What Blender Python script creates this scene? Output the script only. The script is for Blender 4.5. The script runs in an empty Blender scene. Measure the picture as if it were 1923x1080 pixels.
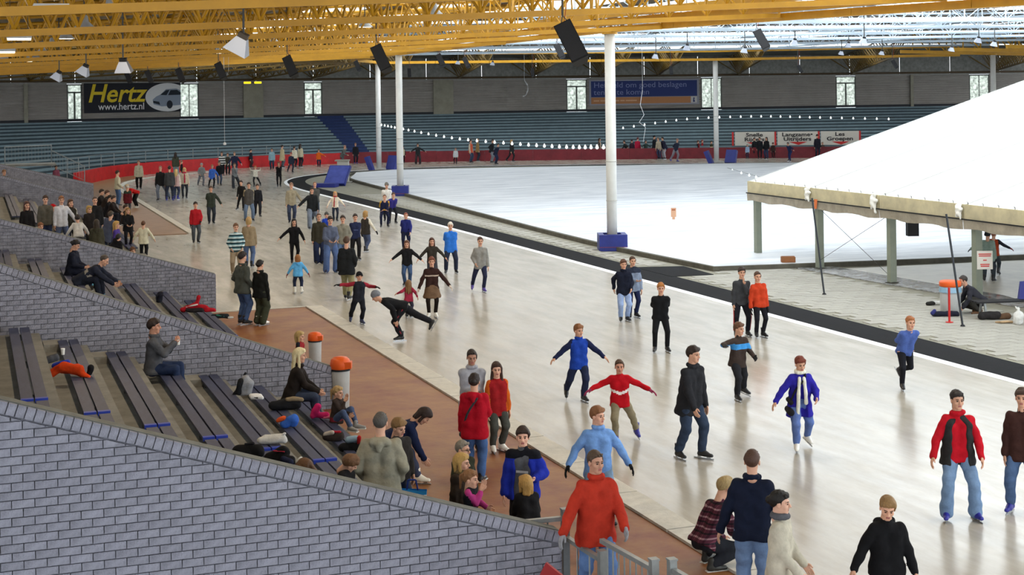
import bpy, math, random
import numpy as np
from mathutils import Vector, Matrix, Quaternion
random.seed(7)
np.random.seed(7)
SC = bpy.context.scene
COL = SC.collection
# ------------------------------------------------------------------ camera
# world: X across the straight (stand -> infield), Y along the straight, Z up; the ice is z = 0
F, VH, ROLL, H, ANG = 2800.0, 170.0, 0.013, 6.2, 0.348
cam = bpy.data.cameras.new('camera')
cam_o = bpy.data.objects.new('camera', cam)
COL.objects.link(cam_o)
cam.sensor_width = 36.0
cam.lens = 36.0 * F / 1923.0
cam.shift_x = 370 * ROLL / 1923.0
cam.shift_y = -(540 - VH) / 1923.0
cam.clip_end = 1000
cam_o.matrix_world = (Matrix.Translation((0, 0, H)) @ Matrix.Rotation(-ANG, 4, 'Z')
                      @ Matrix.Rotation(math.pi / 2, 4, 'X') @ Matrix.Rotation(-ROLL, 4, 'Z'))
SC.camera = cam_o
# ------------------------------------------------------------------ sky and exposure
world = bpy.data.worlds.new('overcast_sky')
SC.world = world
world.use_nodes = True
bg = world.node_tree.nodes['Background']
bg.inputs[0].default_value = (0.88, 0.94, 1.0, 1)
bg.inputs[1].default_value = 4.4
SC.view_settings.view_transform = 'Standard'
SC.view_settings.look = 'None'
SC.view_settings.gamma = 1.0
SC.view_settings.use_curve_mapping = False
SC.view_settings.exposure = 0.0
try:
    SC.cycles.use_denoising = True
    SC.cycles.use_adaptive_sampling = True
    SC.cycles.adaptive_threshold = 0.05
    SC.cycles.max_bounces = 5
    SC.cycles.diffuse_bounces = 3
    SC.cycles.glossy_bounces = 3
    SC.cycles.transmission_bounces = 4
    SC.cycles.sample_clamp_indirect = 6
except Exception:
    pass

# ------------------------------------------------------------------ camera calibration helpers
CA, SA = math.cos(ANG), math.sin(ANG)
CR, SR = math.cos(ROLL), math.sin(ROLL)
def ray(u, v):
    du, dv = u - 961.5, v - 540
    a = du * CR - dv * SR
    b = du * SR + dv * CR + 540 - VH
    return a * CA + F * SA, -a * SA + F * CA, -b
def unp(u, v, z=0.0):
    dx, dy, dz = ray(u, v)
    t = (z - H) / dz
    return dx * t, dy * t
def unpY(u, v, Y):
    dx, dy, dz = ray(u, v)
    t = Y / dy
    return dx * t, H + dz * t
def at_depth(u, v, y):
    dx, dy, dz = ray(u, v)
    return Vector((dx * y / F, dy * y / F, H + dz * y / F))
def depth(X, Y):
    return X * SA + Y * CA
def proj(X, Y, Z):
    x = X * CA - Y * SA
    y = X * SA + Y * CA
    a = x / y * F
    b = VH + F * (H - Z) / y - 540
    return 961.5 + a * CR + b * SR, 540 - a * SR + b * CR

# ------------------------------------------------------------------ materials
def lin(c):
    if isinstance(c, str):
        c = [int(c[i:i + 2], 16) / 255 for i in (0, 2, 4)]
    return tuple(x / 12.92 if x <= 0.04045 else ((x + 0.055) / 1.055) ** 2.4 for x in c)
MATS = {}
def mat(name, col, rough=0.8, spec=0.3, var=0.0, vscale=3.0, bump=0.0, bscale=20.0, metal=0.0,
        col2=None, rand=0.0, stretch=None, emit=0.0, coat=0.0):
    if name in MATS:
        return MATS[name]
    m = bpy.data.materials.new(name)
    m.use_nodes = True
    nt = m.node_tree
    b = nt.nodes['Principled BSDF']
    c = lin(col)
    b.inputs['Base Color'].default_value = (*c, 1)
    b.inputs['Roughness'].default_value = rough
    b.inputs['Specular IOR Level'].default_value = spec
    b.inputs['Metallic'].default_value = metal
    if coat:
        b.inputs['Coat Weight'].default_value = coat
    if emit:
        b.inputs['Emission Color'].default_value = (*c, 1)
        b.inputs['Emission Strength'].default_value = emit
    src = None
    if var or bump:
        tc = nt.nodes.new('ShaderNodeTexCoord')
        mp = nt.nodes.new('ShaderNodeMapping')
        nt.links.new(tc.outputs['Object'], mp.inputs[0])
        if stretch:
            mp.inputs['Scale'].default_value = stretch
        src = mp.outputs[0]
    last = None
    if var:
        n = nt.nodes.new('ShaderNodeTexNoise')
        n.inputs['Scale'].default_value = vscale
        n.inputs['Detail'].default_value = 6
        n.inputs['Roughness'].default_value = 0.65
        nt.links.new(src, n.inputs['Vector'])
        r = nt.nodes.new('ShaderNodeValToRGB')
        c2 = lin(col2) if col2 else tuple(x * (1 - var) for x in c)
        c1 = c if col2 else tuple(min(1, x * (1 + var)) for x in c)
        r.color_ramp.elements[0].color = (*c2, 1)
        r.color_ramp.elements[0].position = 0.32
        r.color_ramp.elements[1].color = (*c1, 1)
        r.color_ramp.elements[1].position = 0.68
        nt.links.new(n.outputs['Fac'], r.inputs[0])
        last = r.outputs[0]
    if rand:
        oi = nt.nodes.new('ShaderNodeObjectInfo')
        mr = nt.nodes.new('ShaderNodeMapRange')
        mr.inputs[3].default_value = 1 - rand
        mr.inputs[4].default_value = 1 + rand
        nt.links.new(oi.outputs['Random'], mr.inputs[0])
        mx = nt.nodes.new('ShaderNodeMix')
        mx.data_type = 'RGBA'
        mx.blend_type = 'MULTIPLY'
        mx.inputs[0].default_value = 1
        if last:
            nt.links.new(last, mx.inputs[6])
        else:
            mx.inputs[6].default_value = (*c, 1)
        nt.links.new(mr.outputs[0], mx.inputs[7])
        last = mx.outputs[2]
    if last:
        nt.links.new(last, b.inputs['Base Color'])
    if bump:
        n2 = nt.nodes.new('ShaderNodeTexNoise')
        n2.inputs['Scale'].default_value = bscale
        n2.inputs['Detail'].default_value = 4
        nt.links.new(src, n2.inputs['Vector'])
        bp = nt.nodes.new('ShaderNodeBump')
        bp.inputs['Strength'].default_value = bump
        bp.inputs['Distance'].default_value = 0.02
        nt.links.new(n2.outputs['Fac'], bp.inputs['Height'])
        nt.links.new(bp.outputs[0], b.inputs['Normal'])
    MATS[name] = m
    return m
def cloth(c):
    return mat('cloth_' + c, c, rough=0.9, spec=0.15, var=0.16, vscale=9, bump=0.45, bscale=18)
def stripes(name, cols, axis=2, scale=1.0, offset=0.0):
    """cloth with repeated bands along one object axis"""
    if name in MATS:
        return MATS[name]
    m = mat(name, cols[0], rough=0.9, spec=0.15)
    nt = m.node_tree
    tc = nt.nodes.new('ShaderNodeTexCoord')
    sx = nt.nodes.new('ShaderNodeSeparateXYZ')
    nt.links.new(tc.outputs['Object'], sx.inputs[0])
    mu = nt.nodes.new('ShaderNodeMath'); mu.operation = 'MULTIPLY_ADD'
    mu.inputs[1].default_value = scale; mu.inputs[2].default_value = offset
    nt.links.new(sx.outputs[axis], mu.inputs[0])
    fr = nt.nodes.new('ShaderNodeMath'); fr.operation = 'FRACT'
    nt.links.new(mu.outputs[0], fr.inputs[0])
    r = nt.nodes.new('ShaderNodeValToRGB')
    r.color_ramp.interpolation = 'CONSTANT'
    el = r.color_ramp.elements
    n = len(cols)
    el[0].color = (*lin(cols[0]), 1); el[0].position = 0
    el[1].color = (*lin(cols[1]), 1); el[1].position = 1 / n
    for i in range(2, n):
        e = el.new(i / n); e.color = (*lin(cols[i]), 1)
    nt.links.new(fr.outputs[0], r.inputs[0])
    nt.links.new(r.outputs[0], nt.nodes['Principled BSDF'].inputs['Base Color'])
    return m

# ------------------------------------------------------------------ mesh and object helpers
def tag(o, label=None, cat=None, group=None, kind=None):
    if label: o['label'] = label
    if cat: o['category'] = cat
    if group: o['group'] = group
    if kind: o['kind'] = kind
    return o
def empty(name, loc=(0, 0, 0), rz=0.0, parent=None):
    o = bpy.data.objects.new(name, None)
    COL.objects.link(o)
    o.empty_display_size = 0.1
    o.location = loc
    o.rotation_euler = (0, 0, rz)
    if parent: o.parent = parent
    return o
def inst(name, me, parent=None, loc=(0, 0, 0), rot=(0, 0, 0), scale=(1, 1, 1), mt=None, M=None):
    o = bpy.data.objects.new(name, me)
    COL.objects.link(o)
    if parent: o.parent = parent
    if M is not None:
        o.matrix_local = M
    else:
        o.location = loc; o.rotation_euler = rot; o.scale = scale
    if mt:
        o.material_slots[0].link = 'OBJECT'
        o.material_slots[0].material = mt
    return o
class MB:
    def __init__(s):
        s.v = []; s.f = []; s.m = []
    def add(s, vs, fs, mi=0):
        n = len(s.v)
        s.v += [tuple(p) for p in vs]
        s.f += [tuple(i + n for i in f) for f in fs]
        s.m += [mi] * len(fs)
        return s
    def box(s, c, d, rz=0.0, R=None, mi=0):
        hx, hy, hz = d[0] / 2, d[1] / 2, d[2] / 2
        M = R if R is not None else Matrix.Rotation(rz, 3, 'Z')
        c = Vector(c)
        vs = [c + M @ Vector((x * hx, y * hy, z * hz)) for x in (-1, 1) for y in (-1, 1) for z in (-1, 1)]
        return s.add(vs, [(0, 1, 3, 2), (4, 6, 7, 5), (0, 4, 5, 1), (2, 3, 7, 6), (0, 2, 6, 4), (1, 5, 7, 3)], mi)
    def beam(s, p0, p1, w, h, mi=0):
        p0 = Vector(p0); p1 = Vector(p1)
        d = p1 - p0; L = d.length; d.normalize()
        sd = d.cross(Vector((0, 0, 1)))
        sd = Vector((1, 0, 0)) if sd.length < 1e-4 else sd.normalized()
        up = sd.cross(d)
        R = Matrix((sd, d, up)).transposed()
        return s.box((p0 + p1) / 2, (w, L, h), R=R, mi=mi)
    def tube(s, p0, p1, r, n=6, r2=None, mi=0, cap=True):
        p0 = Vector(p0); p1 = Vector(p1)
        d = (p1 - p0).normalized()
        a = d.orthogonal().normalized(); b = d.cross(a)
        r2 = r if r2 is None else r2
        vs = []
        for P, rr in ((p0, r), (p1, r2)):
            for i in range(n):
                t = 2 * math.pi * i / n
                vs.append(P + (a * math.cos(t) + b * math.sin(t)) * rr)
        fs = [(i, (i + 1) % n, n + (i + 1) % n, n + i) for i in range(n)]
        if cap:
            fs += [tuple(reversed(range(n))), tuple(range(n, 2 * n))]
        return s.add(vs, fs, mi)
    def path(s, pts, r, n=5, mi=0):
        for a, b in zip(pts[:-1], pts[1:]):
            s.tube(a, b, r, n, mi=mi)
        return s
    def extr(s, poly, z0, z1, mi=0):
        n = len(poly)
        vs = [(x, y, z0) for x, y in poly] + [(x, y, z1) for x, y in poly]
        A = sum(poly[i][0] * poly[(i + 1) % n][1] - poly[(i + 1) % n][0] * poly[i][1] for i in range(n))
        top = list(range(n, 2 * n)); bot = list(range(n))
        if A < 0: top.reverse()
        else: bot.reverse()
        fs = [tuple(top), tuple(bot)]
        for i in range(n):
            j = (i + 1) % n
            fs.append((i, j, n + j, n + i) if A > 0 else (j, i, n + i, n + j))
        return s.add(vs, fs, mi)
    def extrY(s, poly, y0, y1, mi=0):
        """polygon in XZ extruded along Y"""
        n = len(poly)
        vs = [(x, y0, z) for x, z in poly] + [(x, y1, z) for x, z in poly]
        fs = [tuple(range(n)), tuple(reversed(range(n, 2 * n)))]
        for i in range(n):
            j = (i + 1) % n
            fs.append((j, i, n + i, n + j))
        return s.add(vs, fs, mi)
    def lathe(s, prof, n=16, c=(0, 0, 0), mi=0):
        vs = []
        for r, z in prof:
            for i in range(n):
                t = 2 * math.pi * i / n
                vs.append((c[0] + r * math.cos(t), c[1] + r * math.sin(t), c[2] + z))
        fs = []
        for k in range(len(prof) - 1):
            for i in range(n):
                j = (i + 1) % n
                fs.append((k * n + i, k * n + j, (k + 1) * n + j, (k + 1) * n + i))
        fs.append(tuple(reversed(range(n))))
        fs.append(tuple(range((len(prof) - 1) * n, len(prof) * n)))
        return s.add(vs, fs, mi)
    def mesh(s, name, mats, smooth=False):
        me = bpy.data.meshes.new(name)
        me.from_pydata(s.v, [], s.f)
        for m in (mats if isinstance(mats, (list, tuple)) else [mats]):
            me.materials.append(m)
        if any(s.m):
            me.polygons.foreach_set('material_index', s.m)
        if smooth:
            me.polygons.foreach_set('use_smooth', [True] * len(s.f))
        me.update()
        return me
    def build(s, name, mats, parent=None, loc=(0, 0, 0), rz=0.0, smooth=False):
        return inst(name, s.mesh(name, mats, smooth), parent, loc, (0, 0, rz))
def catmull(pts, per=8):
    out = []
    n = len(pts)
    P = [np.array(p, float) for p in pts]
    P = [2 * P[0] - P[1]] + P + [2 * P[-1] - P[-2]]
    for i in range(1, n):
        for k in range(per):
            t = k / per
            p0, p1, p2, p3 = P[i - 1], P[i], P[i + 1], P[i + 2]
            out.append(0.5 * (2 * p1 + (p2 - p0) * t + (2 * p0 - 5 * p1 + 4 * p2 - p3) * t * t
                              + (3 * p1 - p0 - 3 * p2 + p3) * t ** 3))
    out.append(P[-2])
    return np.array(out)
def offset(pl, d):
    """offset of a polyline to its right by d"""
    t = np.gradient(pl, axis=0)
    t /= np.linalg.norm(t, axis=1)[:, None]
    return pl + np.stack([t[:, 1], -t[:, 0]], 1) * d
def strip(mb, A, B, zA, zB, mi=0):
    n = len(A)
    vs = [(x, y, zA) for x, y in A] + [(x, y, zB) for x, y in B]
    mb.add(vs, [(i, i + 1, n + i + 1, n + i) for i in range(n - 1)], mi)
    return mb
def ribbon(mb, pl, z0, z1, th=0.1, mi=0):
    """upright band with thickness along a polyline (thickness to its right)"""
    B = offset(pl, th)
    n = len(pl)
    vs = [(x, y, z0) for x, y in pl] + [(x, y, z1) for x, y in pl] + [(x, y, z1) for x, y in B] + [(x, y, z0) for x, y in B]
    fs = []
    for k in range(4):
        a, b = k * n, ((k + 1) % 4) * n
        fs += [(a + i, a + i + 1, b + i + 1, b + i) for i in range(n - 1)]
    fs += [(0, n, 2 * n, 3 * n), (n - 1, 4 * n - 1, 3 * n - 1, 2 * n - 1)]
    mb.add(vs, fs, mi)
    return mb
def text_obj(name, s, size, m, parent, loc, rot=(math.pi / 2, 0, 0), extrude=0.004, sx=1.0, shear=0.0, bold=0.0, align='LEFT'):
    cu = bpy.data.curves.new(name, 'FONT')
    cu.body = s
    cu.size = size
    cu.extrude = extrude
    cu.offset = bold
    cu.shear = shear
    cu.align_x = align
    cu.resolution_u = 3
    o = bpy.data.objects.new(name, cu)
    COL.objects.link(o)
    dg = bpy.context.evaluated_depsgraph_get()
    me = bpy.data.meshes.new_from_object(o.evaluated_get(dg))
    bpy.data.objects.remove(o)
    me.materials.clear()
    me.materials.append(m)
    return inst(name, me, parent, loc, rot, (sx, 1, 1))

# ================================================================== THE SETTING
# ---- ground curves (world XY)
INNER = catmull([(20.5, 2), (20.5, 20), (20.5, 40), (20.5, 60), (20.4, 76), (20.2, 88), (20.1, 96), (20.8, 103), (22.6, 108.3),
                 (25.4, 112), (28.5, 114.6), (33, 116.3), (39, 116), (46, 113.9), (57.6, 109.2), (70, 103.5), (84, 97)], 8)
BARR = catmull([(7.0, 106.2), (10.3, 115.2), (14.2, 120.4), (20.4, 124.3), (26, 126.6), (33.5, 127.2), (46.5, 123),
                (59.7, 117.8), (67, 113.9), (80, 107), (96, 98)], 8)
def ice_material():
    m = mat('ice', 'b9bbbd', rough=0.2, spec=0.5)
    nt = m.node_tree
    b = nt.nodes['Principled BSDF']
    tc = nt.nodes.new('ShaderNodeTexCoord')
    def noise(scale, stretch=(1, 1, 1), rot=0.0, detail=5):
        mp = nt.nodes.new('ShaderNodeMapping')
        mp.inputs['Scale'].default_value = stretch
        mp.inputs['Rotation'].default_value = (0, 0, rot)
        nt.links.new(tc.outputs['Object'], mp.inputs[0])
        n = nt.nodes.new('ShaderNodeTexNoise')
        n.inputs['Scale'].default_value = scale
        n.inputs['Detail'].default_value = detail
        n.inputs['Roughness'].default_value = 0.7
        nt.links.new(mp.outputs[0], n.inputs['Vector'])
        return n.outputs['Fac']
    big, scr, fine = noise(0.25), noise(0.7, (2.6, 0.5, 1), 0.25), noise(3.0, (1, 0.16, 1), -0.15)
    def ramp(fac, a, b_, p0=0.35, p1=0.65):
        r = nt.nodes.new('ShaderNodeValToRGB')
        r.color_ramp.elements[0].color = (*a, 1); r.color_ramp.elements[0].position = p0
        r.color_ramp.elements[1].color = (*b_, 1); r.color_ramp.elements[1].position = p1
        nt.links.new(fac, r.inputs[0])
        return r.outputs[0]
    c1 = ramp(scr, lin('a39d91'), lin('b8b2a6'))
    c2 = ramp(big, (0.88, 0.87, 0.85), (1.0, 1.0, 1.0))
    mx = nt.nodes.new('ShaderNodeMix'); mx.data_type = 'RGBA'; mx.blend_type = 'MULTIPLY'
    mx.inputs[0].default_value = 1
    nt.links.new(c1, mx.inputs[6]); nt.links.new(c2, mx.inputs[7])
    nt.links.new(mx.outputs[2], b.inputs['Base Color'])
    rr = ramp(fine, (0.17,) * 3, (0.27,) * 3)
    nt.links.new(rr, b.inputs['Roughness'])
    bp = nt.nodes.new('ShaderNodeBump')
    bp.inputs['Strength'].default_value = 0.02
    bp.inputs['Distance'].default_value = 0.01
    nt.links.new(fine, bp.inputs['Height'])
    nt.links.new(bp.outputs[0], b.inputs['Normal'])
    return m
ICE = ice_material()
CONC = mat('concrete', '8b8880', rough=0.85, var=0.18, vscale=2.5, bump=0.2, bscale=30)
tag(MB().extr([(-40, -25), (130, -25), (130, 170), (-40, 170)], -0.4, -0.06).build('floor', CONC), kind='structure')
tag(MB().extr([(-6, -5), (24, -5), (24, 100), (34, 112), (60, 104), (100, 88), (104, 96), (70, 124), (34, 131), (12, 126), (-6, 112)], -0.06, 0.0).build('ice_track', ICE), kind='structure')
REDF = mat('red_rubber_floor', '713a27', rough=0.5, spec=0.25, var=0.35, vscale=1.1, col2='8d6236', bump=0.15, bscale=9)
BRNF = mat('brown_floor', '86664a', rough=0.4, spec=0.4, var=0.2, vscale=1.5, bump=0.15, bscale=9)
tag(MB().extr([(5.5, -4), (9.05, -4), (9.05, 42.45), (5.5, 42.45)], -0.02, 0.03).build('rubber_floor', REDF), kind='structure')
tag(MB().extr([(5.5, 67.2), (9.05, 67.2), (9.05, 92), (9.0, 100), (9.6, 108), (12.5, 116), (12, 119.5), (7.5, 108.5), (5.5, 100)], -0.02, 0.03).build('walkway_floor', BRNF), kind='structure')
# concrete kerb between floor and ice: blocks of about two metres
KERB = mat('kerb_concrete', 'b9b5ab', rough=0.6, var=0.15, vscale=5, bump=0.2, bscale=30)
def kerb_run(name, pts, w, z, m, seg=2.0):
    root = tag(empty(name, (pts[0][0], pts[0][1], 0)), kind='structure')
    pl = np.array(pts, float)
    A, B = offset(pl, -w / 2), offset(pl, w / 2)
    for i in range(len(pl) - 1):
        a0, a1, b0, b1 = A[i], A[i + 1], B[i], B[i + 1]
        def g(p, q, t): return tuple(p + (q - p) * t)
        e = 0.008
        o = MB().extr([g(a0, a1, e), g(a0, a1, 1 - e), g(b0, b1, 1 - e), g(b0, b1, e)], -0.02, z).build('kerb_stone', m, root)
        o.location = (-pts[0][0], -pts[0][1], 0)
    return root
kerb_run('ice_edge_kerb', [(9.28, y) for y in np.arange(3.0, 42.6, 1.97)], 0.46, 0.07, KERB)
kerb_run('ice_edge_kerb', [(9.28, y) for y in np.arange(67.2, 93, 2.0)] + [tuple(p) for p in catmull([(9.28, 93.2), (9.2, 98), (9.6, 104), (11.0, 110.5), (14, 116.5), (18, 120)], 3)], 0.32, 0.06, KERB)
kerb_run('entrance_kerb', [(5.6, 42.5), (7.3, 42.5), (9.2, 42.5)], 0.12, 0.05, KERB)
# ---- inner side: rubber mat, paving, infield ice
MATR = mat('black_rubber_mat', '1d1d1f', rough=0.9, spec=0.1, var=0.15, vscale=6, bump=0.3, bscale=60)
M1 = offset(INNER, 1.25)
mat_root = tag(empty('rubber_mat', (20.5, 2, 0)), kind='structure')
step = 6
for i in range(0, len(INNER) - 1, step):
    j = min(i + step, len(INNER) - 1)
    poly = [tuple(p) for p in INNER[i:j + 1]] + [tuple(p) for p in M1[i:j + 1][::-1]]
    o = MB().extr(poly, -0.01, 0.022).build('mat_strip', MATR, mat_root)
    o.location = (-20.5, -2, 0)
tag(MB().extr([(21.6, 44.2), (23.1, 44.1), (23.25, 46.6), (21.6, 47.1)], 0.0, 0.03).build('rubber_mat_rectangle', MATR), kind='structure')
SNOW = mat('scraped_snow', 'f2f4f6', rough=0.9, bump=0.5, bscale=25)
sb = MB()
A, B = offset(INNER, -0.22), offset(INNER, 0.0)
strip(sb, A, offset(INNER, -0.10), 0.003, 0.03); strip(sb, offset(INNER, -0.10), B, 0.03, 0.022)
tag(sb.build('snow_edge', SNOW, smooth=True), kind='structure')
PAVE = mat('paving_slab', '9d9a90', rough=0.75, var=0.16, vscale=1.6, bump=0.25, bscale=25, rand=0.06)
PAVEB = mat('paving_joint', '898678', rough=0.9, var=0.2, vscale=2)
base = [tuple(p) for p in offset(INNER, 1.2)] + [(90, 60), (60, 20), (45, 2)]
pav = tag(MB().extr(base, -0.05, 0.012).build('infield_paving', PAVEB), kind='structure')
KIN = [(23.6, 45.0), (23.3, 55), (23.9, 74), (24.6, 90), (25.3, 103), (27.5, 110), (31, 112.2), (41.5, 109.8), (58.3, 105.6), (72, 99), (95, 88)]
def in_paving(x, y):
    if y > 45:
        e = np.interp(y, [45, 55, 74, 90], [23.6, 23.3, 23.9, 24.6])
        return 21.75 < x < e - 0.45
    return 21.75 < x < 26.6
slabs = []
for iy, y in enumerate(np.arange(18.25, 88, 0.36)):
    for x in np.arange(21.0 + (iy % 2) * 0.3, 31, 0.6):
        if in_paving(x - 0.2, y - 0.1) and in_paving(x + 0.2, y + 0.1):
            u, v = proj(x, y, 0)
            if 0 < u < 1960 and v > 300 and not (21.3 < x < 23.6 and 43.9 < y < 47.4):
                slabs.append((depth(x, y), x, y))
slabs.sort()
SLAB = MB().box((0, 0, 0), (0.588, 0.348, 0.05)).mesh('slab', PAVE)
for d, x, y in slabs[:300]:
    inst('slab', SLAB, pav, (x, y, 0.004 + random.uniform(-0.002, 0.003)))
rest = MB()
for d, x, y in slabs[300:]:
    rest.box((x, y, 0.004 + random.uniform(-0.002, 0.003)), (0.588, 0.348, 0.05))
tag(rest.build('slab_field', PAVE, pav), kind='stuff')
INF = mat('infield_ice', 'e4e6e8', rough=0.42, spec=0.4, var=0.5, vscale=0.55, col2='b2b7bd', stretch=(0.55, 2.2, 1), bump=0.1, bscale=4)
KD = mat('kerb_dark', '57544a', rough=0.9, var=0.25, vscale=3)
pad = KIN + [(100, 80), (75, 41), (35.2, 43.4), (24.6, 44.8)]
tag(MB().extr(pad, -0.05, 0.16).build('infield_ice', INF), kind='structure')
kp = catmull(KIN[:10], 5)
kr = tag(empty('infield_kerb', (23.6, 45, 0)), kind='structure')
full = np.concatenate([np.array([(52, 42.3), (44, 42.8), (35.2, 43.3), (30, 44.0), (26.5, 44.5)]), kp])
A, B = offset(full, -0.16), offset(full, 0.02)
for i in range(len(full) - 1):
    o = MB().extr([tuple(A[i]), tuple(A[i + 1]), tuple(B[i + 1]), tuple(B[i])], -0.02, 0.175).build('kerb_stone', KD, kr)
    o.location = (-23.6, -45, 0)
WETF = mat('tent_floor', 'cfcabc', rough=0.3, spec=0.5, var=0.15, vscale=1.0)
tag(MB().extr([(27.6, 43.6), (35.2, 42.9), (75, 40), (60, 10), (28.5, 10), (28.2, 36)], 0.0, 0.03).build('marquee_floor', WETF), kind='structure')
SLUSH = mat('wet_slush', 'c9ccd0', rough=0.12, spec=0.6, var=0.5, vscale=3.0, col2='55524c')
tag(MB().extr([(26.4, 44.3), (27.7, 44.2), (28.3, 36), (27.9, 34), (27.2, 34), (26.9, 38)], 0.02, 0.045).build('slush_strip', SLUSH), kind='structure')

# ---- terraces (raked stand) along the straight, with brick walls between the sections
PX0, PITCH, BZ0, RISE = 0.62, 0.84, 2.04, 0.277
TERR = mat('terrace_concrete', '7a7974', rough=0.85, var=0.22, vscale=2.2, bump=0.25, bscale=22)
DIRT = mat('concrete_stain', '45433e', rough=0.95)
def tread(k): return BZ0 - RISE * k - 0.15
def terrace(name, y0, y1, kmin=-5):
    root = tag(empty(name, (6.3, y0, 0)), kind='structure')
    for k in range(kmin, 7):
        xa, xb = PX0 + PITCH * k - 0.30, PX0 + PITCH * (k + 1) - 0.30
        o = MB().box(((xa + xb) / 2, (y0 + y1) / 2, tread(k) / 2), (xb - xa - 0.004, y1 - y0, tread(k))).build('step', TERR, root)
        o.location = (-6.3, -y0, 0)
    return root
TER_AB = terrace('concrete_terrace', 16.85, 28.5)
TER_BC = terrace('concrete_terrace', 28.75, 43.1)
TER_CD = terrace('concrete_terrace', 43.4, 72.6)
TER_DE = terrace('concrete_terrace', 72.95, 87.7)
TER_EF = terrace('concrete_terrace', 88.0, 100.0)
# small half-step blocks at the wall foot
for k in range(0, 6):
    x = PX0 + PITCH * k + 0.74
    o = MB().box((x - 6.3, 28.2 - 16.85, tread(k + 1) + 0.07), (0.30, 0.55, 0.14)).build('step_block', CONC, TER_AB)
# drain marks on the treads
st = MB()
for k in range(0, 6):
    for n in range(4):
        st.box((PX0 + PITCH * k + 0.56 - 6.3, random.uniform(0.5, 11), tread(k + 1) - 0.02 + 0.022), (0.10, 0.05, 0.006), rz=random.uniform(-.4, .4))
tag(st.build('drain_slots', DIRT, TER_AB), kind='stuff')

BRICK = mat('grey_brick', '8b8c98', rough=0.95, spec=0.2, var=0.22, vscale=9, bump=0.7, bscale=60, rand=0.09)
BRICKJ = mat('grey_brick_joined', '878893', rough=0.95, spec=0.2, var=0.3, vscale=5, bump=0.6, bscale=50)
MORT = mat('mortar', '6e6f78', rough=0.95, var=0.2, vscale=8)
CAPT = mat('wall_coping', '686a66', rough=0.9, var=0.2, vscale=4, bump=0.3, bscale=30)
BL, BH = 0.235, 0.0925
BRICK_ME = MB().box((0, 0, 0), (BL - 0.010, 0.06, BH - 0.010)).mesh('brick', BRICK)
CAPB_ME = MB().box((0, 0, 0), (0.088, 0.07, 0.125)).mesh('coping_brick', BRICK)
def clip_poly(poly, a, b, c):
    out = []
    for i in range(len(poly)):
        p, q = poly[i], poly[(i + 1) % len(poly)]
        dp, dq = a * p[0] + b * p[1] - c, a * q[0] + b * q[1] - c
        if dp <= 0: out.append(p)
        if dp * dq < 0:
            t = dp / (dp - dq)
            out.append((p[0] + (q[0] - p[0]) * t, p[1] + (q[1] - p[1]) * t))
    return out
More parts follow.
